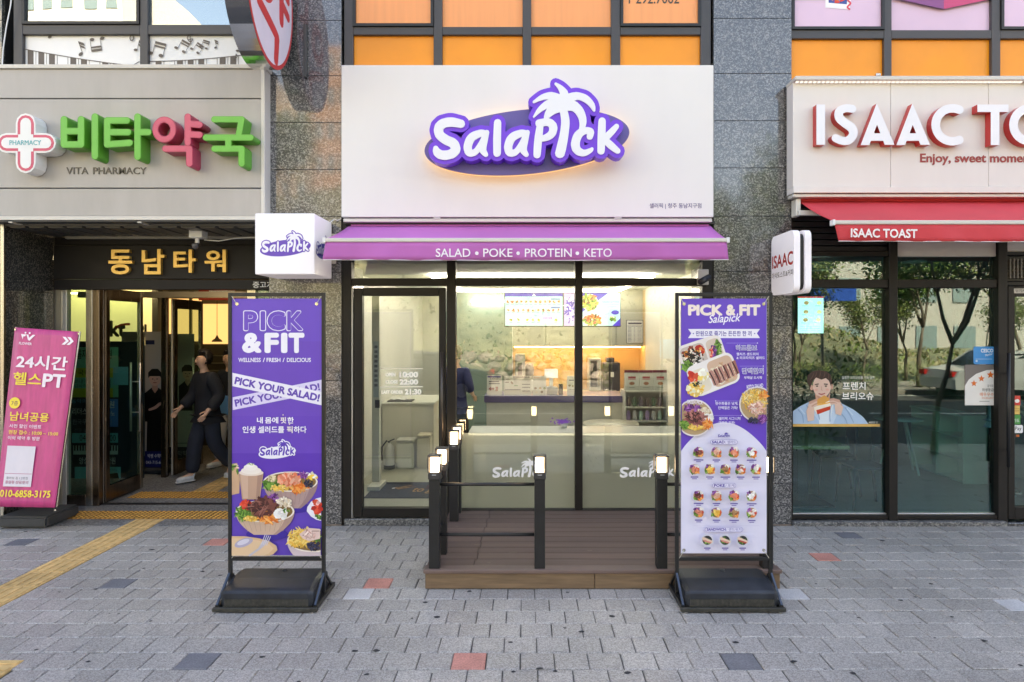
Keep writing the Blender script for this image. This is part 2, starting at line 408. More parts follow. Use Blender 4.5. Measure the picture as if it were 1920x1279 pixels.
# ---- palm-tree wordmark, drawn in the pixels of the big fascia sign (y down)
def logo_strokes():
    S = []
    # S
    S.append([(864,232,8.5),(848,229,9.5),(832,231,9.5),(823,239,9.5),(824,252,9.5),(836,262,9.5),(850,269,9.8),(854,281,9.8),(845,289,9.5),(830,291,9.3),(820,286,8.5),(817,278,5.5)])
    # a
    for dx in (0, 76):
        S.append([(912+dx,249,5),(900+dx,250,7.5),(884+dx,258,8.5),(877+dx,274,8.5),(880+dx,286,8),(891+dx,285,6.5),(902+dx,270,6),(911+dx,252,6)])
        S.append([(913+dx,248,5),(908+dx,262,7.5),(905+dx,280,7.5),(911+dx,290,5)])
    # l
    S.append([(933,230,7.5),(932,260,8),(932,287,7.8)])
    # P
    S.append([(1013,233,7),(1010,255,8),(1008,275,8),(1007,290,7.5)])
    S.append([(1011,231,8),(1028,229,8),(1037,237,8.5),(1035,250,8),(1024,258,7),(1013,260,6)])
    # c
    S.append([(1106,256,6.5),(1107,247,7.5),(1097,245,7),(1085,252,8.5),(1079,268,9),(1082,281,8.5),(1094,287,7),(1107,282,5),(1110,279,3.5)])
    # k
    S.append([(1129,227,7.5),(1128,255,8),(1127,283,7.5)])
    S.append([(1156,237,5.5),(1146,248,7),(1134,260,7)])
    S.append([(1134,262,7),(1146,273,7.5),(1158,283,6)])
    # trunk
    S.append([(1055,200,8),(1060,225,8.5),(1058,250,9),(1053,275,10),(1050,287,10)])
    # fronds
    S.append([(1052,195,9),(1058,178,9),(1052,166,6),(1042,157,3)])
    S.append([(1054,190,11),(1035,180,8),(1018,182,6),(1001,191,3)])
    S.append([(1054,196,12),(1034,193,9),(1015,203,6),(1001,219,2.5)])
    S.append([(1050,200,11),(1037,205,10),(1027,215,7),(1022,226,3)])
    S.append([(1058,188,11),(1080,180,8),(1098,185,7.5),(1110,197,6),(1114,207,3)])
    S.append([(1060,196,12),(1078,200,10),(1090,215,8.5),(1093,232,7),(1089,245,5)])
    return S
LOGO = logo_strokes()
def logo_polys(grow=0, T=lambda x,y:(x,y), k=1.0, sm=4, nc=12):
    out = []
    for st in LOGO:
        pts = [(x,y,(max(r-.6,1.5)+grow)) for x,y,r in smoothline(st, sm)]
        out += [[T(x,y) for x,y in h] for h in [hull(circ(a[0],a[1],a[2],nc)+circ(b[0],b[1],b[2],nc)) for a,b in zip(pts,pts[1:])]]
    return out
def logo_to(x0, y0, x1, y1):
    """transform taking the wordmark's box (808..1168, 150..300) to another box"""
    return lambda x, y: (x0+(x-808)/360*(x1-x0), y0+(y-150)/150*(y1-y0))
# ================================================================== materials
DARKF = mat('bronze_aluminium', (.012,.010,.009), .45, .0, vary=.12, vscale=6, spec=.32)
DARKG = mat('dark_grey_frame', (.085,.078,.074), .42, .0, vary=.08, vscale=6)
BLK = mat('black_paint', (.012,.012,.013), .42, vary=.25, vscale=14, bump=.03, bscale=90)
BLKP = mat('black_plastic', (.020,.024,.032), .40, vary=.45, vscale=7, bump=.06, bscale=240, vary2=(.3,1.7))
WHITE = mat('white_sheet', (.79,.77,.76), .45, vary=.012, vscale=2, stretch=(2,1,.6), vary2=(.015,.5))
WHITEP = mat('white_plastic', (.80,.80,.81), .3, vary=.02)
GREYP = mat('grey_panel', (.435,.405,.385), .38, vary=.06, vscale=2.2, stretch=(3,1,.6), vary2=(.04,.7))
RAIL = mat('ivory_rail', (.66,.63,.58), .35, vary=.05)
STEEL = mat('stainless', (.50,.47,.42), .24, 1.0, vary=.12, vscale=5, stretch=(6,6,.4))
STEELD = mat('bronze_steel', (.20,.155,.12), .25, 1.0, vary=.18, vscale=5, stretch=(6,6,.4))
GR = granite('granite_grey', (.007,.007,.009), (.046,.046,.050), (.31,.30,.29), rough=.05)
GRD = granite('granite_dark', (.004,.004,.005), (.014,.015,.017), (.20,.19,.17), rough=.04)
SILL = granite('granite_sill', (.03,.03,.032), (.12,.12,.12), (.34,.33,.31), rough=.35, scale=.8)
GLASS = glass_mat('shop_glass', (.91,.93,.905), .088, wav=.004)
GLASST = glass_mat('teal_glass', (.60,.84,.83), .10, wav=.05)
GLASSC = glass_mat('clear_glass', (.90,.93,.91), .075)
GLASSL = glass_mat('lobby_glass', (.70,.84,.78), .02)
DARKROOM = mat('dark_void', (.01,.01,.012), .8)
FLOORG = granite('floor_stone', (.07,.07,.075), (.17,.17,.175), (.36,.36,.36), rough=.5, scale=.7)
PR = print_mat('print_satin', .42)
PRB = print_mat('print_backlit', .4, .35)

# ================================================================== ground
def sheet(name, pts, m, kind='structure', parent=None, label=None):
    o = mesh_obj(name, pts, [tuple(range(len(pts)))], m, parent); return tag(o, label, None, None, kind)
ASPH = mat('asphalt', (.052,.052,.055), .85, vary=.18, vscale=30, bump=.15, bscale=300, vary2=(.15,.6))
SAND = mat('joint_sand', (.085,.082,.070), .95, vary=.35, vscale=22, vary2=(.25,2))
MARK = mat('road_paint', (.75,.75,.72), .6, vary=.12, vscale=20)
YMARK = mat('road_paint_yellow', (.75,.45,.06), .6, vary=.12, vscale=20)
GRASSY = mat('meadow', (.19,.19,.115), .95, vary=.45, vscale=1.3, vary2=(.35,.22), bump=.5, bscale=9)
ground = sheet('ground', [(-300,-300,-.30),(300,-300,-.30),(300,300,-.30),(-300,300,-.30)], mat('earth', (.16,.15,.10), .95, vary=.3, vscale=.4))
sheet('road', [(-120,-8,-.13),(120,-8,-.13),(120,2.05,-.13),(-120,2.05,-.13)], ASPH)
bed = MB().box(-12,12,2.2,6.64,-.29,-.010); bed.box(-12,-2.56,6.64,6.7,-.29,-.010)
tag(bed.build('pavement_bed', SAND), kind='structure')
far = MB().box(-60,60,-12.2,-8.15,-.29,0); tag(far.build('far_pavement', mat('far_paving', (.30,.27,.24), .9, vary=.15, vscale=3)), kind='structure')
side = MB().box(-60,-12,2.2,8,-.29,0).box(12,60,2.2,8,-.29,0); tag(side.build('side_pavement', mat('far_paving')), kind='structure')
KERB = granite('kerb_stone', (.12,.12,.12), (.26,.26,.26), (.45,.45,.44), rough=.6)
kb = empty('kerb', (0,2.12,0)); kb['kind'] = 'structure'
for i in range(-12, 12): box('kerb_stone', i*1.0+.004, i*1.0+.996, 2.05, 2.2, -.29, 0, KERB, kb, .012)
mk = MB()
for i in range(-12, 13): mk.box(i*5-1.5, i*5+1.5, -3.1, -2.98, -.1258, -.1248)
mk.box(-60,60,1.62,1.74,-.1258,-.1248); mk.box(-60,60,-7.7,-7.58,-.1258,-.1248)
tag(mk.build('road_markings', MARK), kind='structure')

# ---- pavers: running bond, 200 mm pitch
PAVE = granite('paver_grey', (.20,.185,.172), (.34,.315,.292), (.52,.485,.455), rough=.75, scale=1.6, obj_rand=.10)
PAVES = PAVE
PAVER_R = mat('paver_red', (.56,.24,.19), .8, vary=.28, vscale=90, vary2=(.15,4))
PAVER_D = mat('paver_dark', (.165,.165,.18), .8, vary=.3, vscale=90, vary2=(.15,4))
PAVER_L = mat('paver_pale', (.52,.51,.51), .8, vary=.22, vscale=90, vary2=(.1,4))
def paver_geo(w, d, mb, cx=0, cy=0, cz=0, col=None, tilt=(0,0)):
    c = .0055; h = .045; w /= 2; d /= 2
    vs = []
    for (ww, dd, z) in ((w, d, -h), (w, d, -c*.8), (w-c, d-c, 0)):
        for sx, sy in ((-1,-1),(1,-1),(1,1),(-1,1)):
            vs.append((cx+sx*ww, cy+sy*dd, cz+z+sx*ww*tilt[0]+sy*dd*tilt[1]))
    fs = [(8,9,10,11)]
    for k in range(4):
        fs += [(k,(k+1)%4,4+(k+1)%4,4+k),(4+k,4+(k+1)%4,8+(k+1)%4,8+k)]
    mb.add(vs, fs, 0, col)
_pm = {}
def paver_mesh(kind):
    if kind not in _pm:
        mb = MB(); paver_geo(.1945,.1945,mb); o = mb.build('paver', {'g':PAVE,'r':PAVER_R,'d':PAVER_D,'l':PAVER_L}[kind]); _pm[kind] = o.data; bpy.data.objects.remove(o)
    return _pm[kind]
pavement = empty('pavement', (0,4.6,0)); pavement['kind'] = 'structure'
R0 = 4.626
special = {}
for (px, py, k) in [(880,1243,'r'),(712,1093,'r'),(400,1019,'r'),(1553,1041,'r'),(370,1240,'d'),(1400,1243,'d'),(235,1096,'d'),(45,1015,'d'),(672,1111,'l'),(1494,1113,'l'),(1905,1132,'l'),(1605,1003,'d')]:
    D = FP*CH/(py-VY); X = PX(px, D); special[(int(math.floor((D-R0)/.2)), X)] = k
def in_hole(x, y):
    if -4.02 < x < -3.68: return True
    if -.62 < x < 1.78 and y > 5.2: return True
    return False
cells = []
for r in range(-12, 10):
    y = R0+r*.2+.1
    if y > 6.64 or y < 2.2: continue
    off = -.03 if r % 2 == 0 else .07
    for c in range(-60, 60):
        x = off+c*.2+.1
        if abs(x) > 11.9: continue
        cells.append((y, x, r))
cells.sort(key=lambda q: q[0])
rest = MB(); nind = 0
ylim0 = FP*CH/(1279-VY)
for y, x, r in cells:
    y0, y1 = y-.1, y+.1
    kind = 'g'
    for (rr, XX), k in special.items():
        if rr == r and abs(XX-x) <= .1: kind = k
    vis = y1 > ylim0-.05 and x+.1 > (0-VX)/FP*y1-.02 and x-.1 < (1920-VX)/FP*y1+.02
    xa, xb = x-.0985, x+.0985
    strip = (-4.005, -3.695)
    if strip[0] < xb and strip[1] > xa:
        if xa < strip[0]-.02: rest_w = (xa, strip[0]-.003)
        elif xb > strip[1]+.02: rest_w = (strip[1]+.003, xb)
        else: continue
        paver_geo(rest_w[1]-rest_w[0], .1945, rest, (rest_w[0]+rest_w[1])/2, y, random.uniform(-.001,.001)); continue
    if x < -2.93 and 3.65 < y < 4.0:
        if y > 3.85: paver_geo(.1945, .087, rest, x, 3.978)
        continue
    if in_hole(x, y): continue
    tz = random.gauss(0,.0011); tl = (random.gauss(0,.006), random.gauss(0,.006))
    if (vis and nind < 300) or kind != 'g':
        o = bpy.data.objects.new('paver', paver_mesh(kind)); COL.objects.link(o); o.location = (x+random.gauss(0,.0008), y+random.gauss(0,.0008), tz)
        o.rotation_euler = (tl[1], -tl[0], random.gauss(0,.006)); put(o, pavement)
        if kind != 'g': o['label'] = {'r':'red replacement paver','d':'dark slate grey paver','l':'pale almost white paver'}[kind]
        else: nind += 1
    else:
        paver_geo(.1945,.1945, rest, x, y, tz, None, tl)
# per-stone tone for the joined pavers: split over a few tones so that they vary as the single ones do
ro = rest.build('paver', PAVES, pavement); ro['kind'] = 'stuff'
nt = PAVE.node_tree
_oi = [n for n in nt.nodes if n.bl_idname == 'ShaderNodeObjectInfo'][0]; _g = nt.nodes.new('ShaderNodeNewGeometry')
_ad = nt.nodes.new('ShaderNodeMath'); _ad.operation = 'ADD'; _fr = nt.nodes.new('ShaderNodeMath'); _fr.operation = 'FRACT'
nt.links.new(_oi.outputs['Random'], _ad.inputs[0]); nt.links.new(_g.outputs['Random Per Island'], _ad.inputs[1]); nt.links.new(_ad.outputs[0], _fr.inputs[0])
for l in list(nt.links):
    if l.from_node == _oi and l.to_node != _ad: nt.links.new(_fr.outputs[0], l.to_socket)
# gum spots and stains trodden into the pavers
GUM = mat('gum_spot', (.030,.030,.034), .8)
gm = MB()
def blob(mb, x, y, r, z=.0022):
    k = 9; an = random.uniform(0,6); mb.add([(x+cos(2*pi*i/k)*r*random.uniform(.6,1.3)*1.25, y+sin(2*pi*i/k)*r*random.uniform(.6,1.2), z) for i in range(k)], [tuple(range(k))])
for px, py in [(1012,1254),(880,1109),(1064,1111),(957,1205),(1059,1178),(1090,1185),(1147,1156),(1176,1262),(962,1260),(68,1219),(165,1241),(688,1265),(665,1221),(705,1220),(492,1232),(283,1165),(1845,1202),(1610,1159),(1689,1126),(1785,1157),(1745,1095),(1530,1095),(797,1130),(820,1157),(285,1031),(270,1066),(1488,1241),(380,1072),(413,1079),(455,1112),(180,1105),(1655,1014),(1040,1259),(48,997),(355,999),(1913,1248),(1600,1263),(560,1279),(1380,1205)]:
    D = FP*CH/(py-VY); blob(gm, PX(px,D), D, random.uniform(.010,.020))
for _ in range(120): blob(gm, random.uniform(-6,6), random.uniform(2.4,6.5), random.uniform(.003,.010))
g = gm.build('gum_spots', GUM); tag(g, kind='stuff', label='dark trodden spots scattered over the grey pavers')
gl = MB()
for _ in range(70): blob(gl, random.uniform(-5,5), random.uniform(3.0,6.5), random.uniform(.002,.006), .0024)
for px, py, s in [(1050,1220,.02),(813,1260,.02),(735,1255,.022),(1000,1208,.012)]: 
    D = FP*CH/(py-VY); blob(gl, PX(px,D), D, s, .0026)
tag(gl.build('pale_specks', mat('pale_speck', (.42,.40,.36), .8)), kind='stuff', label='pale specks and crumbs scattered over the grey pavers')

# ---- tactile paving
TAC = mat('tactile_yellow', (.64,.41,.17), .7, vary=.22, vscale=18, obj_rand=.14, vary2=(.12,3), bump=.05)
TACO = mat('tactile_orange', (.70,.37,.08), .65, vary=.15, vscale=18, obj_rand=.06)
TACD = mat('tactile_groove', (.30,.135,.03), .7, vary=.2, vscale=18)
def bar_tile():
    mb = MB(); mb.box(-.1475,.1475,-.1475,.1475,-.05,.001, ch=.003)
    for i in range(4):
        x = -.1125+i*.075; mb.box(x-.018, x+.018, -.14, .14, .001, .0065, ch=.0025)
    o = mb.build('tactile_tile', TAC); m = o.data; bpy.data.objects.remove(o); return m
def dot_tile():
    mb = MB(); mb.box(-.1475,.1475,-.1475,.1475,-.05,.001, 1, ch=.003)
    for i in range(6):
        for j in range(6): mb.lathe([(.0165,0),(.0135,.005),(0,.0056)], -.124+i*.0496, -.124+j*.0496, .001, 8, 0)
    o = mb.build('tactile_tile', [TACO, TACD]); m = o.data; bpy.data.objects.remove(o); return m
bt, dt = bar_tile(), dot_tile()
guide = empty('tactile_guide_strip', (-3.85,4.6,0)); guide['kind'] = 'structure'
y = 6.70
while y > 2.4:
    o = bpy.data.objects.new('tactile_tile', bt); COL.objects.link(o); o.location = (-3.85+random.gauss(0,.001), y, .001+random.gauss(0,.0007)); put(o, guide); y -= .3
for i in range(5):
    o = bpy.data.objects.new('tactile_tile', bt); COL.objects.link(o); o.location = (-3.10-i*.3, 3.782, .002); o.rotation_euler = (0,0,pi/2); put(o, guide)
warn = empty('tactile_warning_strip', (-3.8,7.0,0)); warn['kind'] = 'structure'
for i in range(7):
    o = bpy.data.objects.new('tactile_tile', dt); COL.objects.link(o); o.location = (-4.64+i*.3, 7.01, .002); put(o, warn)
for i in range(6):
    o = bpy.data.objects.new('tactile_tile', dt); COL.objects.link(o); o.location = (-4.47+i*.3, 7.86, .002); put(o, warn)
for j in range(4):
    o = bpy.data.objects.new('tactile_tile', bt); COL.objects.link(o); o.location = (-3.86+.0, 8.16+j*.3, .002); put(o, warn)
lf = MB().box(-12,-2.56,6.642,12.6,-.2,-.001); tag(lf.build('lobby_floor', FLOORG), kind='structure')

# ================================================================== the street behind the camera (seen only in the glass and the polished stone)
def hill_h(x, y):
    t = max(0, min(1, (-y-12.8)/36)); fall = max(0, min(1, (20-x)/14)); left = max(0, min(1, (x+40)/16))
    return (t*19+sin(x*.31+y*.2)*.5*t*3+sin(x*.13)*1.2*t)*(.15+.85*fall)*(.35+.65*left)
hv = []; hf = []; nx, ny = 60, 26
for j in range(ny+1):
    for i in range(nx+1):
        x = -60+i*2.2; yy = -12.8-j*3.2 if j < ny else -96
        z = hill_h(x, yy) if j < 14 else hill_h(x, -12.8-13*3.2)*max(0, 1-(j-14)/12)
        hv.append((x, yy, z-.05+random.uniform(-.12,.12)*(j > 0)))
for j in range(ny):
    for i in range(nx): a = j*(nx+1)+i; hf.append((a, a+1, a+nx+2, a+nx+1))
hill = mesh_obj('hillside', hv, hf, GRASSY, smooth=True); tag(hill, kind='structure')
ROCK = mat('boulder_stone', (.34,.29,.25), .85, vary=.55, vscale=6, obj_rand=.35, bump=.8, bscale=9)
rw = empty('boulder_wall', (-8,-12.6,0), 'low wall of pale boulders at the foot of the green slope across the road', 'rock wall')
bms = []
for k in range(3):
    bm = bmesh.new(); bmesh.ops.create_icosphere(bm, subdivisions=2, radius=.5)
    for v in bm.verts: v.co *= random.uniform(.8,1.15); v.co.z *= .75
    me = bpy.data.meshes.new('boulder'); bm.to_mesh(me); bm.free(); me.materials.append(ROCK); bms.append(me)
x = -30
while x < 9:
    for lv in range(3):
        s = random.uniform(.35,.75); o = bpy.data.objects.new('boulder', random.choice(bms)); COL.objects.link(o)
        o.location = (x+lv*.25+random.uniform(-.1,.1), -12.5-lv*.35, .12+lv*.34); o.scale = (s*1.3, s, s); o.rotation_euler = (random.uniform(-.3,.3), random.uniform(-.3,.3), random.uniform(0,6)); put(o, rw)
    x += .62

BARK = mat('bark', (.17,.13,.10), .9, vary=.3, vscale=12, bump=.3, bscale=30)
LEAF = mat('leaf_spring', (.10,.17,.03), .6, vary=.35, vscale=2.5)
LEAFY = mat('leaf_yellow_green', (.17,.21,.06), .6, vary=.35, vscale=2.5)
LEAFD = mat('leaf_dark', (.035,.075,.022), .6, vary=.4, vscale=2.5)
def grow_tree(h, spread, nleaf, leaf, leaf_m, trunk_r=.09, fork=.38, seed=1, pine=False):
    rnd = random.Random(seed); mb = MB(); tips = []
    def limb(p, d, L, r, lev):
        pts = [p]; q = Vector(p); dd = Vector(d)
        for i in range(4):
            dd = (dd+Vector((rnd.gauss(0,.13), rnd.gauss(0,.13), rnd.gauss(.05,.08)))).normalized(); q = q+dd*L/4; pts.append(q.copy())
        mb.tube(pts, [r*(1-.16*i) for i in range(5)], 6 if lev else 9, cap=True)
        if lev < 3:
            for k in range(3 if lev == 0 else rnd.choice((2,3))):
                a = rnd.uniform(0,2*pi); t = rnd.uniform(.5,.9) if lev else 1
                o = Vector((cos(a+k*2.1), sin(a+k*2.1), 0))
                nd = (dd*(1.15 if lev == 0 else 1.0)+o*spread*rnd.uniform(.6,1.1)).normalized(); idx = 4 if lev == 0 else rnd.choice((2,3,4))
                limb(pts[idx], nd, L*(.75 if lev else .95)*rnd.uniform(.8,1.1), r*.52, lev+1)
        if lev >= 2: tips.extend(pts[1:])
    limb(Vector((0,0,-.1)), (0.02,0,1), h*fork, trunk_r, 0)
    lv = MB()
    for i in range(nleaf):
        p = rnd.choice(tips)+Vector((rnd.gauss(0,leaf*3), rnd.gauss(0,leaf*3), rnd.gauss(0,leaf*2.4)))
        u = Vector((rnd.gauss(0,1), rnd.gauss(0,1), rnd.gauss(0,.6))).normalized(); w = u.cross(Vector((rnd.gauss(0,1), rnd.gauss(0,1), rnd.gauss(0,1)))).normalized(); s = leaf*rnd.uniform(.6,1.2)
        lv.add([p-u*s, p+w*s*.45, p+u*s, p-w*s*.45], [(0,1,2,3)])
    return mb, lv
def place_tree(protos, x, y, z, rz, s, label, group, cat='tree'):
    r = empty('street_tree', (x,y,z), label, cat, group, rz)
    for nm, me in protos:
        o = bpy.data.objects.new(nm, me); COL.objects.link(o); o.parent = r
    r.scale = (s,s,s); return r
def proto(args, leaf_m):
    a, b = grow_tree(**args); oa = a.build('trunk', BARK, smooth=True); ob = b.build('crown', leaf_m)
    res = [('trunk', oa.data), ('crown', ob.data)]; bpy.data.objects.remove(oa); bpy.data.objects.remove(ob); return res
tA = proto(dict(h=5.2, spread=.75, nleaf=2600, leaf=.045, leaf_m=0, trunk_r=.065, fork=.36, seed=4), LEAFD)
tB = proto(dict(h=6.0, spread=.8, nleaf=3600, leaf=.085, leaf_m=0, trunk_r=.09, fork=.36, seed=9), LEAFY)
tC = proto(dict(h=7.0, spread=.6, nleaf=3600, leaf=.12, leaf_m=0, trunk_r=.12, fork=.34, seed=15), LEAF)
tD = proto(dict(h=6.5, spread=.35, nleaf=260, leaf=.08, leaf_m=0, trunk_r=.07, fork=.36, seed=22), LEAF)
GT = 'trees across the street mirrored in the shop windows'
place_tree(tA, 6.4, 3.0, 0, .4, 1, 'young kerbside tree mirrored in the right shop window beside its door', None)
place_tree(tA, 4.7, 1.2, 0, 2.2, .8, 'smaller kerbside tree mirrored behind the menu poster of the right shop', None)
for i,(x,yy,pr,s,rz) in enumerate([(5.5,-9.5,tB,1,0),(9.5,-9.8,tB,.9,1.3),(13.5,-9.4,tC,.9,2.2),(17.5,-10,tB,1.1,3.1),(22,-9.6,tC,1,4),(4.2,-8.9,tB,.55,2),(6.8,-9.1,tB,.6,.6),(8.8,-8.9,tB,.55,3.4),(11.4,-9.2,tB,.62,5),(15.5,-9.0,tB,.6,1),(19.5,-9.2,tB,.62,4),(10.5,-12,tC,.6,2.5),(14.8,-12.5,tC,.65,.4),(8,-15,tC,1.1,5),(13,-18,tC,1.3,.7),
        (-3.5,-18,tD,1.2,0),(-6.5,-22,tD,1.3,1),(0.5,-20,tD,1.25,2),(-10.5,-19,tD,1.2,3),(3.4,-25,tC,1.4,4),(-14,-26,tC,1.3,1),(-19,-20,tB,1.3,2),(-1.5,-31,tC,1.3,5),(-8,-34,tC,1.4,5.5),(6,-36,tC,1.5,.3),(-24,-15,tC,1.2,4.2)]):
    lab = {id(tB):'bushy yellow-green roadside tree across the street', id(tC):'leafy mid-green tree on the slope across the street', id(tD):'thin bare-stemmed sapling on the grassy slope'}[id(pr)]
    place_tree(pr, x, yy, hill_h(x,yy)-.1 if yy < -12.8 else 0, rz, s, lab, {id(tB):'roadside trees across the street', id(tC):'leafy trees on the slope across the street', id(tD):'saplings on the grassy slope'}[id(pr)])
# clipped shrubs by the kerb
def shrub(x, y, r, h, label, group=None, m=LEAFD, n=1500):
    rt = empty('kerb_shrub', (x,y,0), label, 'shrub', group); mb = MB()
    for _ in range(n):
        a = random.uniform(0,2*pi); q = random.random()**.5; zz = random.random(); rr = r*q*(1-.35*abs(zz-.5)); p = Vector((x+cos(a)*rr, y+sin(a)*rr, .06+zz*h)); s = random.uniform(.02,.045)
        u = Vector((random.gauss(0,1), random.gauss(0,1), random.gauss(0,1))).normalized(); w = u.cross(Vector((0,.3,1))).normalized()
        mb.add([p-u*s, p+w*s*.5, p+u*s, p-w*s*.5], [(0,1,2,3)])
    mb.build('foliage', m, rt); st = MB()
    for k in range(5): st.tube([(x,y,0),(x+random.uniform(-.6,.6)*r, y+random.uniform(-.6,.6)*r, h*.7)], [.012,.005], 5)
    st.build('stem', BARK, rt); return rt
shrub(4.4, 3.0, .55, 1.25, 'dark leafy shrub by the kerb mirrored in the right shop window')
shrub(3.2, -8.8, .8, .8, 'low clipped bush across the road, the one nearer the crossing', 'bushes across the road', LEAFY)
shrub(9.2, -8.8, 1.2, .8, 'low clipped bush across the road, under the yellow-green tree', 'bushes across the road', LEAFY)

for i,(x,r) in enumerate(((1.2,.5),(6.2,.9),(7.6,.7),(11.5,1.0),(13.5,.9),(16,1.1))): shrub(x, -8.75, r, .75, 'low clipped bush across the road, part of the row under the trees', 'bushes across the road', LEAF if i % 2 else LEAFY, 900)
ug = MB(); random.seed(21)
for _ in range(15000):
    x = random.uniform(-34,24); y = -13.2-abs(random.gauss(0,13)); s = random.uniform(.06,.20); z = hill_h(x,y)
    u = Vector((random.uniform(-1,1), random.uniform(-1,1), 0)).normalized()*s*.5; l = Vector((random.gauss(0,.08),random.gauss(0,.08),s*random.uniform(.5,1.2)))
    p0 = Vector((x,y,z-.05)); ug.add([p0-u,p0+u,p0+u*.3+l,p0-u*.5+l*.8],[(0,1,2,3)], random.choice((0,0,0,1,2,2)))
for _ in range(3500):
    x = random.uniform(-30,10); y = -12.25-random.random()*1.6; z = random.uniform(.05,1.15); s = random.uniform(.03,.10); p0 = Vector((x,y,z)); u = Vector((random.gauss(0,1),random.gauss(0,.5),random.gauss(0,1))).normalized()*s; w = Vector((random.gauss(0,1),random.gauss(0,.5),random.gauss(0,1))).normalized()*s*.7
    ug.add([p0-u,p0+w,p0+u,p0-w],[(0,1,2,3)], random.choice((1,2,2,3,4)))
o = ug.build('undergrowth', [mat('dry_grass', (.36,.31,.18), .9, vary=.3, vscale=1), LEAF, LEAFY, LEAFD, mat('pink_blossom', (.65,.38,.36), .7)]); tag(o, kind='stuff', label='tufts of dry and green undergrowth over the slope across the street')
# white flats and a beige block beyond
def block(name, x0,x1,y0,y1,h,m,label,rows,cols,win):
    e = empty(name, ((x0+x1)/2,y1,0), label, 'building'); box('wall', x0,x1,y0,y1,-.2,h,m,e,0)
    wm = MB().box(-.5,.5,0,.06,-.5,.5).build('window', win); me = wm.data; bpy.data.objects.remove(wm)
    for r in range(rows):
        for c in range(cols):
            o = bpy.data.objects.new('window', me); COL.objects.link(o)
            o.location = (x0+(c+.5)*(x1-x0)/cols, y1+.002, (r+.55)*h/rows); o.scale = ((x1-x0)/cols*.55, 1, h/rows*.5); put(o, e)
    return e
WIN = mat('far_window', (.20,.28,.30), .15, spec=.8)
block('apartment_building', -46,-31,-52,-38,31, mat('white_render', (.78,.76,.70), .8, vary=.05), 'white apartment block mirrored in the upper left windows', 12, 9, WIN)
block('apartment_building', -29,-22,-60,-44,24, mat('cream_render', (.74,.70,.60), .8, vary=.05), 'cream apartment block with dark windows, narrower, behind the slope', 8, 3, WIN)
block('office_building', -17.2,-14.4,-52,-41,25, mat('beige_brick', (.55,.34,.22), .85, vary=.08), 'tall terracotta-clad block mirrored in the polished pillar', 9, 3, WIN)
block('office_building', -22,-17.3,-52,-40,20, mat('sand_render', (.60,.47,.34), .85, vary=.05), 'lower sand-coloured block beside the terracotta one', 7, 4, WIN)
block('shop_building', 15,30,-40,-24,8, mat('grey_render', (.50,.47,.44), .8, vary=.06), 'low grey commercial block across the junction', 3, 7, WIN)
block('apartment_building', 33,48,-50,-36,24, mat('pink_render', (.62,.48,.42), .8, vary=.06), 'pinkish apartment block far right across the junction', 8, 6, WIN)

# parked cars across the road
def car(x, y, rz, paint, label):
    e = empty('parked_car', (x,y,-.13), label, 'car'); e.rotation_euler = (0,0,rz)
    prof = [(-2.2,.32),(-2.22,.62),(-2.1,.86),(-1.35,.98),(-.75,1.42),(.35,1.46),(1.05,1.4),(1.75,1.02),(2.15,.9),(2.22,.55),(2.15,.3)]
    def loft(pr, w, ins):
        mb = MB(); n = len(pr); vs = []
        for s, k in ((-1,0),(-1,1),(1,1),(1,0)):
            for a, b in pr: vs.append((a*(1-.015*(k==0)), s*(w-(ins if b > 1.0 else 0)-(0 if k else .0)), b)) if k == 0 else vs.append((a, s*(w-.10-(ins if b > 1.0 else 0)), b+.015))
        fs = [tuple(range(n))[::-1]]
        for r in range(3): fs += [(r*n+i, r*n+i+1, (r+1)*n+i+1, (r+1)*n+i) for i in range(n-1)]
        fs.append(tuple(3*n+i for i in range(n)))
        return mb.add(vs, fs)
    o = loft(prof, .88, .13).build('body', paint); o.parent = e; recalc(o)
    gm_ = mat('car_glass', (.02,.025,.03), .05, spec=.9)
    for s in (-1,1):
        wd = MB().prism([(-1.15,1.0),(-.7,1.36),(.3,1.40),(.95,1.34),(1.5,1.04)], s*.765, s*.785); o = wd.build('window', gm_); o.parent = e
        hl = MB().box(2.12,2.24,s*.5,s*.8,.66,.8); o = hl.build('headlight', mat('lamp_glass', (.7,.7,.7), .1)); o.parent = e
        tl = MB().box(-2.24,-2.1,s*.52,s*.82,.7,.84); o = tl.build('tail_light', mat('tail_red', (.5,.02,.02), .2)); o.parent = e
        for wx in (-1.35,1.35):
            w = MB().lathe([(0,-.1),(.31,-.1),(.32,-.07),(.32,.07),(.31,.1),(0,.1)], wx, s*.80, .32, 20, 0, 'y'); t = w.build('wheel', mat('tyre', (.02,.02,.02), .8)); t.parent = e
            w = MB().lathe([(0,.108),(.2,.108),(.21,.09)] if s > 0 else [(.21,-.09),(.2,-.108),(0,-.108)], wx, s*.80, .32, 14, 0, 'y'); r = w.build('rim', mat('alloy', (.5,.5,.52), .3, 1)); r.parent = t
    ws = MB().add([(-1.40,-.62,1.0),(-1.40,.62,1.0),(-.80,.55,1.405),(-.80,-.55,1.405)], [(0,1,2,3)]).add([(-1.38,-.62,.99),(-1.38,.62,.99),(-.78,.55,1.39),(-.78,-.55,1.39)], [(3,2,1,0)])
    o = ws.build('windscreen', gm_); o.parent = e
    return e
car(14.8, -7.0, 0, mat('silver_paint', (.42,.43,.44), .3, coat=1), 'silver car parked across the road mirrored in the right window')
car(-3.2, -6.7, pi, mat('navy_paint', (.02,.03,.10), .25, coat=1), 'dark blue car parked across the road mirrored in the shop door')
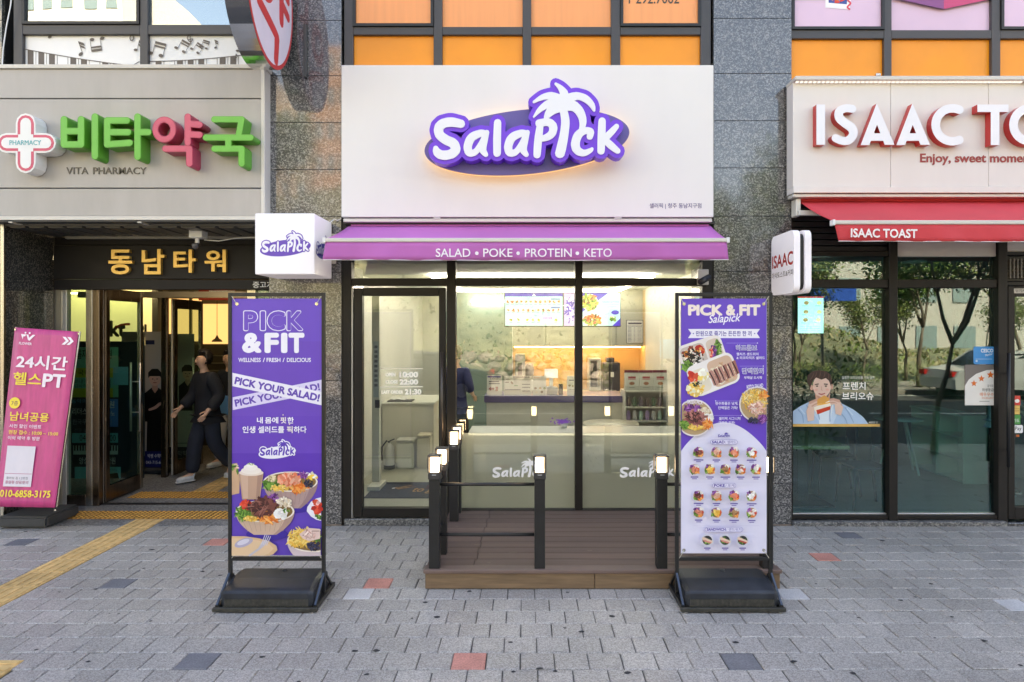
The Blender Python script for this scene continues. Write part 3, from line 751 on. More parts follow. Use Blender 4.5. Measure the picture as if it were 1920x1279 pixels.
# blue direction sign on a pole
sp = empty('road_sign', (9.8,-8.6,0), 'blue direction sign on a grey pole across the road', 'road sign')
MB().tube([(9.8,-8.6,0),(9.8,-8.6,3.6)], .05, 10).build('pole', STEEL, sp); box('sign_plate', 9.2,10.9,-8.56,-8.52,2.9,3.45, mat('sign_blue', (.02,.10,.5), .4), sp, .004)
sp = empty('banner_sign', (6.6,-10.6,0), 'long light blue banner board hung between posts across the road', 'sign')
for x in (4.6,8.8): MB().tube([(x,-10.6,0),(x,-10.6,1.6)], .04, 8).build('post', STEEL, sp)
box('board', 4.6,8.8,-10.56,-10.52,.9,1.6, mat('sky_blue_sheet', (.10,.42,.72), .5), sp, .004)
# ================================================================== the tower: granite piers, upper windows
def solid(name, polys, D, depth, m, parent, mside=None, px=True):
    """a cut-out letter or emblem: front face at distance D, running back by depth"""
    P = [[(PX(x,D), PZ(y,D)) for x,y in p] for p in polys] if px else polys
    t = tri2d(P, 1e-5); mb = MB(); ms = [m, mside] if mside else m
    mb.extr(t, D, D+depth, 0, 'xz', None, 1 if mside else 0)
    return recalc(mb.build(name, ms, parent))
tower = empty('tower_building', (0,7.2,0), 'granite-clad commercial tower holding the three shop fronts', 'building')
Zs = [0,.42,.93,1.44,1.985,2.52,3.077,3.544,4.011,4.478,5.03,5.58,6.15,6.7,7.3]
ZsR = [0,.42,.93,1.46,1.99,2.53,3.08,3.56,4.03,4.50,5.05,5.60,6.15,6.7,7.3]
def pier(x0, x1, zs, m, y0=6.64, sideL=True, sideR=True, depth=.9):
    box('pier_core', x0+.02, x1-.02, y0+.02, y0+depth, 0, 7.3, DARKROOM, tower, 0)
    for a, b in zip(zs, zs[1:]):
        box('granite_slab', x0, x1, y0, y0+.045, a+.0022, b-.0022, m, tower, .0015)
        if sideR: box('granite_slab', x1-.03, x1, y0+.048, y0+depth-.002, a+.0022, b-.0022, m, tower, .0015)
        if sideL: box('granite_slab', x0, x0+.03, y0+.048, y0+depth-.002, a+.0022, b-.0022, m, tower, .0015)
pier(-2.552, -1.833, Zs, GR)
pier(1.877, 2.652, ZsR, GR)
pier(5.9, 6.7, ZsR, GR)
pier(-6.2, -5.215, Zs, GRD, sideR=False)
for a, b in zip([0,.55,1.15,1.75,2.35], [.55,1.15,1.75,2.35,3.0]):
    box('granite_slab', -5.235, -5.2, 6.66, 7.35, a+.002, b-.002, GRD, tower, .0015)
box('edge_trim', -5.22, -5.185, 6.625, 6.655, 0, 3.02, STEEL, tower)
# pier feet, joint strip where the stone meets the pavers
for x0, x1 in ((-2.56,-1.83),(1.872,2.656)): box('base_joint', x0, x1, 6.628, 6.6395, -.004, .012, mat('base_mortar', (.22,.17,.13), .9, vary=.3, vscale=20), tower)
up = MB().box(-30,30,7.6,22,7.3,16).box(-30,-6.2,6.66,7.58,0,7.3).box(-30,-7.3,7.6,22,0,7.3).box(6.7,30,6.66,22,0,7.3).box(-6.3,6.8,6.62,7.6,7.3,16).box(-6.3,6.8,13.5,22,0,7.3)
up.build('upper_storeys', mat('tower_stone', (.09,.09,.095), .5, vary=.1), tower)
SALM = mat('salmon_film', (.96,.37,.135), .45, vary=.05, vscale=1.5, stretch=(14,1,.5), coat=.1)
ORNG = mat('orange_film', (.93,.31,.012), .45, vary=.12, vscale=.9, coat=.1)
LAV = mat('lavender_film', (.72,.50,.66), .35, vary=.06, vscale=1, coat=.3)
FRW = mat('window_frame_grey', (.055,.052,.055), .4, vary=.08)
def wbar(w, x0, x1, z0, z1, y0=6.66, y1=6.76): return box('window_frame', x0, x1, y0, y1, z0, z1, FRW, w, .004)
def upper_bay(edges, D, zb, ztop, barz, label, lower, upper, sashes, xr=None):
    w = empty('window', ((edges[0][0]+edges[-1][1])/2, 6.7, zb)); put(w, tower); w['label'] = label
    for a, b in edges: wbar(w, a, b, zb, ztop)
    for (a, b), (c, d) in zip(edges, edges[1:]):
        wbar(w, b+.0005, c-.0005, barz[0], barz[1], 6.663, 6.757); wbar(w, b+.0005, c-.0005, ztop-.06, ztop, 6.663, 6.757)
    n = 0
    for (a, b), (c, d) in zip(edges, edges[1:]):
        box('window_pane', b+.001, c-.001, 6.70, 6.712, zb, barz[0]-.001, lower, w, 0)
        if n in sashes:
            s = .028
            f = MB().box(b+.001,c-.001,6.645,6.70,barz[1]+.001,barz[1]+s).box(b+.001,b+s,6.645,6.70,barz[1]+s+.001,ztop-.08).box(c-s,c-.001,6.645,6.70,barz[1]+s+.001,ztop-.08)
            f.build('sash', BLK, w)
            box('window_pane', b+s, c-s, 6.672, 6.68, barz[1]+s, ztop-.062, upper, w, 0)
        else: box('window_pane', b+.001, c-.001, 6.70, 6.712, barz[1]+.001, ztop-.062, upper, w, 0)
        n += 1
    return w
D2 = 6.66
def pe(*a): return [(PX(x,D2), PX(y,D2)) for x,y in a]
wc = upper_bay(pe((645,662),(813,829),(980,996),(1146,1163),(1314,1333)), D2, 4.0, 6.2, (PZ(65,D2), PZ(50,D2)), 'bay of peach and orange filmed panes above the white fascia', ORNG, SALM, (0,3))
UPG = glass_mat('upper_glass', (.60,.65,.62), .30, wav=.12)
wl = upper_bay(pe((25,42),(262,277),(478,498)), D2, 4.0, 6.2, (PZ(64,D2), PZ(46,D2)), 'bay of mirrored panes over a strip of piano-key print', WHITEP, UPG, (0,))
wr = upper_bay([(PX(1470,D2),PX(1484,D2)),(PX(1658,D2),PX(1672,D2)),(PX(1860,D2),PX(1876,D2)),(PX(2060,D2),PX(2076,D2)),(PX(2140,D2),PX(2156,D2))], D2, 4.0, 6.2, (PZ(72,D2), PZ(56,D2)), 'bay of lavender and orange filmed panes above the toast shop', ORNG, LAV, (0,2))
box('blind', -5.3, -2.6, 7.05, 7.1, 4.6, 6.2, mat('pale_blind', (.62,.60,.56), .8), wl, 0)
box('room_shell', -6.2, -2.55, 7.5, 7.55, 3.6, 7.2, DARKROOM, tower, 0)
# piano-key and note print in the strip of the left bay
p = Print(plane_at(6.699))
KEY = '5a504a'; random.seed(3)
def keytop(x): return 92+ (x-42)*.09 + 12*sin((x-42)/440*pi)*1.1 if x < 262 else 116-12*((x-262)/220)**2*1.3
for i in range(23):
    x = 52+i*20
    if x < 480 and not 258 < x < 282:
        if i % 7 not in (3, 6): p.poly([(x,keytop(x)),(x+11,keytop(x+11)),(x+11,124),(x,124)], KEY)
        p.rect(x+15, keytop(x+15), x+15.8, 124, KEY)
for a, b in ((44,262),(278,478)):
    xs = [a+i*(b-a)/16 for i in range(17)]
    p.polys([[(x0,keytop(x0)-1),(x1,keytop(x1)-1),(x1,keytop(x1)+.4),(x0,keytop(x0)+.4)] for x0,x1 in zip(xs,xs[1:])], KEY)
def note(x, y, s, a, double=False, flag=True):
    c, q = cos(a), sin(a)
    R = lambda u, v: (x+(u*c-v*q)*s, y+(u*q+v*c)*s)
    p.poly([R(4.5*cos(t)-1*sin(t), 3.2*sin(t)) for t in [i*.52 for i in range(12)]], KEY)
    p.poly([R(3.4,0),R(4.4,0),R(4.4,-24),R(3.4,-24)], KEY)
    if double:
        p.poly([R(20+4.5*cos(t), 3.2*sin(t)) for t in [i*.52 for i in range(12)]], KEY); p.poly([R(23.4,0),R(24.4,0),R(24.4,-24),R(23.4,-24)], KEY)
        p.poly([R(3.4,-24),R(24.4,-24),R(24.4,-19.5),R(3.4,-19.5)], KEY); p.poly([R(3.4,-17),R(24.4,-17),R(24.4,-14),R(3.4,-14)], KEY)
    elif flag: p.poly([R(4.4,-24),R(12,-18),R(13,-12),R(4.4,-18)], KEY); p.poly([R(4.4,-17),R(11,-11),R(12,-6),R(4.4,-12)], KEY)
note(152,102,1.0,-.35); note(192,72,.95,3.0,True); note(94,70,.8,0,False,False); note(255,94,.8,.2); note(283,100,1.0,.25,True); note(331,90,.8,.5,True); note(360,92,.7,.6,True); note(376,88,.6,.3,True); note(405,90,.6,-.3); note(446,96,.7,.3,True); note(438,112,.5,.3)
p.stroke([(247,65,1),(251,68,1),(251,75,1),(247,77,1),(245,72,1),(247,65,1)],1,KEY,2); p.stroke([(357,66,.8),(352,72,.8),(358,80,.8),(362,74,.8),(354,76,.8)],1,KEY,3); p.stroke([(357,62,.7),(359,84,.7)],1,KEY)
p.build('piano_print', PR, wl)
p = Print(plane_at(6.699)); p.z = .03
p.text('1 292.7062', 1178,-10,1272,9.5, '4a4038', .01, 3); p.build('window_lettering', PR, wc)
p = Print(plane_at(6.699)); p.z = .03
p.rect(1484,-30,1548,3.5,'d9d4dd'); p.poly([(1545,-40),(1595,-30),(1591,21),(1545,17)], 'f2eef2'); p.poly([(1551,-30),(1588,-26),(1585,11),(1551,8)], '2c4f9c'); p.bits(1568,-3,14,10,['d8402c','e8b13a','2f9bd6','7a3b9c'],26,4)
p.stroke([(1592,-8,1.6),(1586,2,1.6),(1592,9,1.6),(1586,16,1.6),(1590,20,1.6)],1.6,'e2455a',3)
p.poly([(1675,-40),(1860,-40),(1860,0),(1766,20),(1675,0)], '8c4a86'); p.poly([(1766,-40),(1860,-40),(1860,0),(1766,20)], 'd04478'); p.poly([(1620,-40),(1658,-40),(1658,0),(1620,-10)], 'c03c80'); p.poly([(1876,-40),(1960,-40),(1876,2)], 'c03c80')
p.build('window_print', PR, wr)

# ================================================================== left fascia (pharmacy)
ph = empty('pharmacy_fascia', (PX(250,6.5),6.55,3.02), 'grey panelled fascia with white cross and raised green and pink Korean letters', 'shop sign')
D = 6.5; XL = -6.0; XR = PX(490,D)
for a, b in ((130,184),(186,352),(354,405)): box('panel', XL, XR-.001, D, D+.12, PZ(b,D), PZ(a,D), GREYP, ph, .003)
TRIM = mat('cream_trim', (.66,.62,.57), .4, vary=.04)
box('trim', XL, PX(500,D), D-.02, D+.15, PZ(129.5,D)+.001, PZ(122,D), TRIM, ph); box('trim', XR, PX(497,D), D-.012, D+.14, PZ(405,D), PZ(130,D), TRIM, ph); box('trim', XL, PX(497,D), D-.012, D+.14, PZ(413,D), PZ(405.5,D), TRIM, ph)
box('soffit_panel', XL, XR, D+.0, 7.34, 3.0, 3.012, mat('soffit_dark', (.06,.06,.06), .5), ph)
GREEN = mat('sign_green', (.075,.36,.035), .35); GREENF = mat('sign_green_face', (.13,.50,.07), .4)
PINK = mat('sign_pink', (.50,.045,.115), .35); PINKF = mat('sign_pink_face', (.68,.10,.17), .4)
DL = 6.34
def L(name, segs, r, mf, ms, extra=None):
    polys = []
    for s in segs: polys += stroke(s, r, 0, 0, 14)
    if extra: polys += extra
    o = solid('letter', polys, DL, .16, ms, ph); o['label'] = name
    pol2 = []
    for s in segs: pol2 += stroke(s, r-1.1, 0, 0, 14)
    if extra: pol2 += ring(ell(308,243,21,23,28), ell(308,243,12.5,14,28))
    put(solid('letter_face', pol2, DL-.004, .006, mf, None), o)
L('green letter, first of the four', [[(120,224),(120,271)],[(152,224),(152,271)],[(120,271),(152,271)],[(120,246),(152,246)],[(178,219),(178,293)]], 6.6, GREENF, GREEN)
L('green letter, second of the four', [[(202,226),(238,226)],[(201,226),(201,270)],[(202,248),(240,248)],[(201,271),(243,268)],[(258,219),(258,294)],[(258,248),(278,248)]], 6.5, GREENF, GREEN)
L('pink letter with a ring', [[(352,219),(352,268)],[(352,232),(374,234)],[(352,252),(374,253)],[(310,279),(355,279)],[(355,279),(355,307)]], 6.3, PINKF, PINK, ring(ell(308,243,22.5,24.5,28), ell(308,243,11,12.5,28)))
L('green letter, last of the four', [[(402,224),(453,224)],[(453,224),(447,256)],[(386,258),(470,258)],[(428,258),(428,279)],[(402,279),(453,279)],[(453,279),(453,307)]], 6.2, GREENF, GREEN)
cr = solid('cross', stroke([(48,231),(48,306)],18.5)+stroke([(12,268),(86,268)],18.5), DL, .15, WHITEP, ph)
put(solid('cross_outline', stroke([(48,231),(48,306)],15)+stroke([(12,268),(86,268)],15), DL-.003, .0035, PINKF, None), cr)
put(solid('cross_face', stroke([(48,231),(48,306)],10)+stroke([(12,268),(86,268)],10)+[[(34,252),(62,252),(62,284),(34,284)]], DL-.005, .003, WHITEP, None), cr)
sign_text('cross_lettering', 'PHARMACY', (18,263,77,272), plane_at(DL-.006), .002, mat('teal_print', (.05,.42,.47), .5), cr, .0)
sign_text('lettering', 'VITA', (125,314,166,327), plane_at(6.499), .007, mat('dark_bronze_letter', (.10,.09,.08), .35, .3), ph, .0)
sign_text('lettering', 'PHARMACY', (175,314,275,327), plane_at(6.499), .007, mat('dark_bronze_letter'), ph, .006)
fl = MB().box(-5.2,-2.55,7.30,7.36,2.95,3.0)   # rail under the soffit
# recess ceiling
tag(MB().box(-5.2,-2.55,6.64,12.6,2.985,3.0).build('lobby_ceiling', mat('ceiling_slat', (.13,.125,.12), .5, vary=.1)), kind='structure')
cs = empty('soffit_slats', (-3.9,7.0,2.98), 'dark slatted soffit above the tower entrance', 'soffit')
for i in range(14): box('slat', -5.15+i*.19, -5.0+i*.19, 6.66, 7.3, 2.966, 2.984, mat('slat_brown', (.10,.095,.09), .45), cs, .003)
box('slat_rail', -5.0, -2.56, 7.24, 7.28, 2.935, 2.964, mat('rail_grey', (.30,.29,.27), .4), cs)
for px in (30, 268):
    box('bracket', PX(px,6.6), PX(px,6.6)+.04, 6.5, 7.0, 2.99, 3.012, RAIL, ph)

# tower name board
nb = empty('name_board', (PX(300,7.35),7.35,2.36), 'black entrance board with four raised gold Korean characters', 'sign')
D = 7.3
DB = mat('board_brown', (.016,.014,.014), .55, spec=.25, vary=.1)
box('board', PX(100,D), -2.56, D, D+.08, PZ(523,D), PZ(460,D), DB, nb, .004); box('board', PX(100,D), -2.56, D+.003, D+.08, PZ(543,D), PZ(524.5,D), DB, nb, .004); box('board', PX(100,D), -2.56, D+.02, D+.08, PZ(459,D), PZ(445,D), DB, nb, .004)
GOLD = mat('gold_letter', (.80,.50,.14), .35, .35)
for s, b in (('동',(208,469,252,515)),('남',(270,468,312,515)),('타',(329,469,371,512)),('워',(387,469,427,511))):
    sign_text('character', s, b, plane_at(D-.001), .045, GOLD, nb, .022, 4)
sign_text('lettering', '중고개', (474,528,512,540), plane_at(D+.002), .003, WHITEP, nb, .01, 3)

# ================================================================== centre fascia
fs = empty('salad_bar_fascia', (0,6.56,3.04), 'plain white fascia box with a purple palm-tree wordmark on an oval', 'shop sign')
D = 6.5
box('panel', PX(640,D), PX(1338,D), D, 6.66, PZ(407,D), PZ(122,D), WHITE, fs, .004)
box('rail', PX(643,D), PX(1336,D), D+.01, 6.64, PZ(416,D), PZ(409.5,D), RAIL, fs, .004)
for px in (818, 1158): box('clip', PX(px-6,D), PX(px+8,D), D+.005, D+.05, PZ(411,D), PZ(405,D), mat('clip_grey', (.5,.5,.48), .4), fs)
OVAL = mat('oval_purple', (.135,.105,.34), .4, vary=.03); VIO = mat('letter_violet', (.18,.045,.70), .35)
GLOWW = emat('warm_edge_light', (1,.62,.28), .26)
DO = 6.37
ov = [(x,y) for x,y in ell(988,265.5,193,60,96,-.100)]
oo = solid('emblem_oval', [ov], DO, .035, OVAL, fs)
put(solid('edge_light', [[(988+(x-988)*1.0,265.5+(y-265.5)*1.0) for x,y in ell(988,265.5,192.2,59.2,96,-.1)]], DO+.036, .075, GLOWW, None), oo)
solid('letter_backing', logo_polys(8.2)+[[(1078,190),(1096,205),(1096,258),(1066,282),(1060,262),(1058,200)],[(1020,200),(1046,196),(1052,262),(1040,262),(1028,240)],[(1100,215),(1116,240),(1120,262),(1098,250)],[(884,262),(905,255),(905,282),(884,282)],[(960,262),(981,255),(981,282),(960,282)]], 6.24, .13, VIO, fs)
WF = mat('letter_white', (.84,.85,.90), .3)
solid('wordmark', logo_polys(0), 6.228, .013, WF, fs)
p = Print(plane_at(6.499)); p.text('샐러픽 | 청주 동남지구점', 1218,381,1315,392, '41307c', .008, 3); p.build('small_lettering', PR, fs)

# ---- purple awning
def awning(name, label, xl, xr, Db, Df, zb, zf, zv, cloth, sag=.012, dx=(0,0), vdx=(0,0)):
    e = empty(name, ((xl+xr)/2, Db, zb), label, 'awning')
    nx_, ny_ = 48, 8; mb = MB(); vs = []
    for j in range(ny_+1):
        t = j/ny_
        for i in range(nx_+1):
            s = i/nx_; a = xl+(xl+dx[0]-xl)*t; b = xr+(dx[1])*t
            vs.append((a+(b-a)*s, Db+(Df-Db)*t, zb+(zf-zb)*t-sag*sin(pi*t)*(1+.25*sin(s*23))))
    fs_ = [(j*(nx_+1)+i, j*(nx_+1)+i+1, (j+1)*(nx_+1)+i+1, (j+1)*(nx_+1)+i) for j in range(ny_) for i in range(nx_)]
    mb.add(vs, fs_); o = mb.build('canopy', cloth, e, smooth=True)
    md = o.modifiers.new('thickness', 'SOLIDIFY'); md.thickness = .003
    mb = MB(); vs = []; a, b = xl+dx[0], xr+dx[1]
    for j in range(5):
        t = j/4
        for i in range(nx_*2+1):
            s = i/(nx_*2); aa = a+(vdx[0])*t; bb = b+(vdx[1])*t
            vs.append((aa+(bb-aa)*s, Df-.022+t*.012*sin(s*34)+t*.006*sin(s*71+1), zf-.032+(zv-zf+.032)*t-.006*t*sin(s*pi)))
    n2 = nx_*2+1; fs_ = [(j*n2+i, j*n2+i+1, (j+1)*n2+i+1, (j+1)*n2+i) for j in range(4) for i in range(nx_*2)]
    mb.add(vs, fs_); v = mb.build('valance', cloth, e, smooth=True); md = v.modifiers.new('thickness', 'SOLIDIFY'); md.thickness = .002
    MB().tube([vs[4*n2+i] for i in range(0, n2, 4)], .0035, 6).build('hem', mat('hem_white', (.8,.78,.8), .6), e)
    box('front_bar', a-.01, b+.01, Df-.035, Df+.02, zf-.032, zf+.004, RAIL, e, .006)
    for x in (a-.012, b+.012): box('end_cap', x-.012, x+.012, Df-.04, Df+.026, zf-.04, zf+.01, WHITEP, e, .004)
    MB().tube([(xl+.02,Db-.0,zb-.0),(xr-.02,Db,zb)], .035, 12).build('roller', cloth, e)
    for x, y in ((xl+.25, xl+.95), (xr-.25, xr-.95)):
        z0, z1 = zb-.09, zf-.02; mx = (x+y)/2; my = (Db+Df)/2-.02
        MB().tube([(x,Db-.02,z0),(y,(Db+Df)/2,(z0+z1)/2)], .018, 8).tube([(y,(Db+Df)/2,(z0+z1)/2),(x+ (y-x)*.1,Df+.03,z1)], .015, 8).build('folding_arm', RAIL, e)
    return e
PUR = mat('purple_canvas', (.53,.145,.47), .75, vary=.05, vscale=3, bump=.12, bscale=700, vary2=(.05,.9))
aw = awning('awning', 'purple canvas awning with white lettering on its valance', PX(656,6.6), PX(1331,6.6), 6.6, 5.95, PZ(423,6.6), PZ(448,5.95), PZ(487,5.93), PUR, dx=(PX(612,5.95)-PX(656,6.6), PX(1361,5.95)-PX(1331,6.6)), vdx=(-.03,.02))
for s, a, b in (('SALAD',817,882),('POKE',906,961),('PROTEIN',984,1072),('KETO',1095,1147)):
    ptx = Print(plane_at(5.912), .002); ptx.text(s, a, 466, b, 482, 'f5eef6', .012, 4); ptx.build('lettering', PR, aw)
for x in (894,971.5,1082.5): ptx = Print(plane_at(5.912), .002); ptx.ell(x,475,3.4,3.4,'f5eef6'); ptx.build('lettering_dot', PR, aw)
box('cassette', PX(648,6.62), PX(1338,6.62), 6.56, 6.66, PZ(422,6.6), PZ(416.8,6.6), BLK, aw)

# ================================================================== right fascia (toast shop)
tf = empty('toast_shop_fascia', (PX(1700,6.45),6.5,3.2), 'off-white fascia with raised red-sided white capital letters', 'shop sign')
D = 6.45; CREAM = mat('cream_sheet', (.76,.725,.70), .42, vary=.02, vscale=2, stretch=(2.5,1,.5))
XE = PX(2090, D)
for a, b in ((1487,1669.6),(1670.4,1853),(1853.8,2090)): box('panel', PX(a,D), PX(b,D), D, D+.16, PZ(350,D), PZ(152,D), CREAM, tf, .002)
box('top_hood', PX(1486,D), XE, D-.07, D+.16, PZ(150,D-.07), PZ(142,D-.07), TRIM, tf, .006)
box('bottom_trim', PX(1487,D), XE, D-.012, D+.16, PZ(362,D), PZ(350.4,D), CREAM, tf, .003)
box('rail', PX(1488,D), XE, D+.01, D+.15, PZ(369,D), PZ(363.5,D), RAIL, tf, .003)
stp = MB()
for i in range(52): stp.box(PX(1492+i*8.2,D-.03), PX(1497+i*8.2,D-.03), D-.045, D-.02, PZ(150,D-.07)-.012, PZ(150,D-.07)-.004)
stp.build('led_strip', emat('cold_led', (.9,.94,1), .22), tf)
box('hook', PX(1643,D), PX(1652,D), D, D+.03, PZ(142,D), PZ(137,D), STEEL, tf)
RED = mat('letter_red', (.55,.035,.035), .3)
def AA(x): return [[(x-30,272),(x-14,272),(x+8,214),(x,194)],[(x,194),(x+33,271.5),(x+15,271.5),(x-7,214)],[(x-17,250),(x+17,250),(x+21,264),(x-21,264)]]
def arc(cx,cy,rx,ry,a0,a1,r,n=22): return [h for h in stroke([(cx+rx*cos(a0+(a1-a0)*i/n), cy+ry*sin(a0+(a1-a0)*i/n), r) for i in range(n+1)],None,0,0,16)]
def SS(x): return stroke([(x+27,204,7.5),(x+14,203,7.5),(x+3,209,8),(x+3,221,8.3),(x+14,231,8.5),(x+26,240,8.5),(x+29,252,8),(x+20,263,7.8),(x+8,264,7.5),(x-4,259,7.5)],None,0,4,16)
TL = [('I',[[(1531,196),(1547,196),(1547,271.5),(1531,271.5)]]),('S',SS(1571)),('A',AA(1644)),('A',AA(1711)),('C',arc(1786,234,31.5,31,-1.15,-5.13,8)),
      ('T',[[(1833,196),(1891,196),(1891,210),(1833,210)],[(1858,200),(1874,200),(1874,272),(1858,272)]]),('O',arc(1931,234,30.5,30.5,0,6.2832,8,30)),('A',AA(2000)),('S',SS(2045))]
for n, polys in TL:
    polys = [[(x+(234-y)*0,y) for x,y in p_] for p_ in polys]
    o = solid('letter', polys, 6.365, .082, RED, tf)
    cx_ = sum(x for p_ in polys for x,y in p_)/sum(len(p_) for p_ in polys)
    put(solid('letter_face', polys, 6.361, .0035, WF, None), o)
sign_text('tagline', 'Enjoy, sweet moments', (1725,288,1947,310), plane_at(D-.001), .004, mat('tagline_red', (.36,.05,.045), .5), tf, .022, 4)
rc = mat('red_canvas', (.68,.055,.07), .7, vary=.06, vscale=2.5, bump=.12, bscale=600, vary2=(.06,.8))
ra = awning('awning', 'red canvas awning with white lettering near its left end', PX(1496,6.6), 5.8, 6.6, 5.88, PZ(376,6.6), PZ(415,5.88), PZ(452,5.86), rc, dx=(PX(1563,5.88)-PX(1496,6.6),0), vdx=(.035,0), sag=.02)
# lettering on the rippled valance
rt = Print(plane_at(5.838), .002); v, f, (a0,a1,b0,b1) = text2d('ISAAC TOAST', .035, 3, 0)
rt.text('ISAAC TOAST', 1595,429,1720,446,'f4ecec', .035, 3, .012); rt.build('lettering', PR, ra)
box('wall_arm', PX(1487,6.6), PX(1560,6.6), 6.45, 6.5, PZ(405,6.5), PZ(396,6.5), RAIL, ra); box('wall_bracket', PX(1485,6.6), PX(1494,6.6), 6.5, 6.62, PZ(408,6.6), PZ(376,6.6), RAIL, ra, .006)

# ================================================================== projecting signs
bs = empty('box_sign', (PX(590,6.3),6.3,2.45), 'white cube sign with a purple palm-tree wordmark on its front', 'shop sign')
bx0, bx1 = PX(478,6.06), -1.917; bz0, bz1 = 2.452, 3.006
WB = mat('lightbox_white', (.80,.80,.86), .35, emit=(.8,.8,1), es=.04)
box('body', bx0, bx1, 6.06, 6.60, bz0, bz1, WB, bs, .006)
box('bracket', bx1-.2, -1.87, 6.601, 6.638, 2.6, 2.9, STEEL, bs)
MB().tube([(bx1,6.55,3.0),(bx1+.03,6.58,3.04),(-1.86,6.6,3.03),(-1.83,6.62,3.05)], .005, 6).build('cable', WHITEP, bs)
T = logo_to(493,431,578,474)
def draw_logo(p, x0,y0,x1,y1, body, outline=None, oval=None, og=(0,0,0,0), grow=7, sm=2):
    T = logo_to(x0,y0,x1,y1)
    if oval: p.poly([T(x,y) for x,y in ell(988,268,192,54,40,-.1)], oval)
    if outline: p.polys(logo_polys(grow, T, sm=sm, nc=8), outline)
    p.polys(logo_polys(0, T, sm=sm, nc=8), body)
p = Print(plane_at(6.06)); draw_logo(p, 490,432,580,474, 'f2f0fa', '6440b8', '6a48ba'); p.build('front_wordmark', PR, bs)
sm_ = lambda a, b, d=0: (bx1+d, 6.06+(a-478)/112*.54, PZ(b,6.06))
p = Print(sm_); draw_logo(p, 490,432,580,474, 'f2f0fa', '3f3ba0', '4a48b0'); p.build('side_wordmark', PR, bs)

ts = empty('blade_sign', (2.5,6.35,2.28), 'white rounded double-sided sign with red capitals, projecting from the right pier', 'shop sign')
def rrect(x0,y0,x1,y1,r,n=6):
    o = []
    for cx,cy,a in ((x1-r,y1-r,0),(x0+r,y1-r,pi/2),(x0+r,y0+r,pi),(x1-r,y0+r,3*pi/2)): o += [(cx+r*cos(a+i*pi/2/n), cy+r*sin(a+i*pi/2/n)) for i in range(n+1)]
    return o
pol = rrect(6.045,2.285,6.60,2.86,.07)
for nm, xa, xb, m, pl in (('face_shell',2.436,2.492,WB,pol),('core',2.492,2.538,BLK,rrect(6.075,2.315,6.60,2.83,.06)),('face_shell',2.538,2.594,WB,pol)):
    recalc(MB().extr(tri2d([pl],1e-5), xa, xb, 0, 'yz').build(nm, m, ts))
box('bracket', 2.47, 2.56, 6.60, 6.639, 2.4, 2.75, STEEL, ts)
smap = lambda a, b, d=0: (2.436-d, 6.045+(1-a)*.555, 2.285+(1-b)*.575)
p = Print(smap); p.text('ISAAC', .04,.33,.96,.55,'c22424',.03,4); p.text('이삭토스트&커피', .03,.62,.97,.72,'35302e',.01,3); p.build('lettering', PR, ts)

pr_ = empty('oval_pharmacy_sign', (-2.33,6.0,4.34), 'red-rimmed oval blade sign with a chrome edge beside the upper left window', 'shop sign')
oc = (6.03,5.03); CHR = mat('chrome_band', (.62,.60,.58), .08, 1.0)
recalc(MB().extr(tri2d([[(oc[0]+.56*cos(t), oc[1]+.70*sin(t)) for t in [2*pi*i/64 for i in range(64)]]],1e-5), -2.50, -2.30, 0, 'yz').build('band', CHR, pr_)) 
om = lambda a, b, d=0: (-2.299+d, oc[0]+a, oc[1]-b)
p = Print(om, .0008, .0004); p.poly([(.56*cos(t), .70*sin(t)) for t in [2*pi*i/64 for i in range(64)]], 'c83a3c'); p.poly([(.525*cos(t), .662*sin(t)) for t in [2*pi*i/64 for i in range(64)]], 'd9d4e4')
R_ = 'cf3a3c'
p.polys(ring([(-.13+.21*cos(t),-.06+.23*sin(t)) for t in [2*pi*i/30 for i in range(30)]], [(-.13+.10*cos(t),-.06+.11*sin(t)) for t in [2*pi*i/30 for i in range(30)]]), R_)
p.stroke([(.25,-.38,.055),(.25,.18,.055)],.05,R_); p.stroke([(.25,-.16,.05),(.42,-.10,.05)],.05,R_); p.stroke([(.25,.0,.05),(.42,.06,.05)],.05,R_)
p.stroke([(-.28,.24,.055),(.10,.36,.055),(.13,.42,.055),(.11,.60,.05)],.05,R_,3); p.build('sign_face', PR, pr_)
box('bracket', -2.42, -2.36, 6.5, 6.639, 4.7, 5.15, STEEL, pr_); box('mount_plate', -2.20, -2.17, 6.60, 6.639, 4.45, 4.98, mat('dark_plate', (.06,.06,.06), .5), pr_)
cb = empty('wall_cable', (PX(20,6.6),6.6,4.4), 'thin white cable hanging down beside the upper left window', 'cable')
MB().tube([W(24,-40,6.6),W(20,10,6.6),W(12,50,6.6),W(6,90,6.6),W(4,125,6.6)], .006, 6).build('cable', WHITEP, cb)
# ================================================================== centre shop front
G0 = 6.716
sf = empty('salad_bar_shopfront', (0,6.7,0), 'dark bronze glazed shop front with frosted lower windows and a door at its left', 'shop front')
def fb(par, px0, px1, py0, py1, D=6.68, y0=6.66, y1=6.76, nm='frame', m=None, z0=None, z1=None):
    return box(nm, PX(px0,D), PX(px1,D), y0, y1, PZ(py1,D) if z0 is None else z0, PZ(py0,D) if z1 is None else z1, m or DARKF, par, .004)
box('frame', -1.832, PX(660,6.68), 6.655, 6.77, .0, 3.03, DARKF, sf, .004)
fb(sf, 838.3,855,0,0, z0=.0, z1=3.03, y0=6.65, nm='mullion'); fb(sf, 1078,1092,0,0, z0=.0, z1=3.03, y0=6.65, nm='mullion')
box('frame', PX(1316,6.68), 1.876, 6.655, 6.77, .0, 3.03, DARKF, sf, .004)
for a,b in ((660.2,838.1),(855.2,1077.8),(1092.2,1315.8)): fb(sf, a, b, 522, 536, y0=6.66, nm='transom')
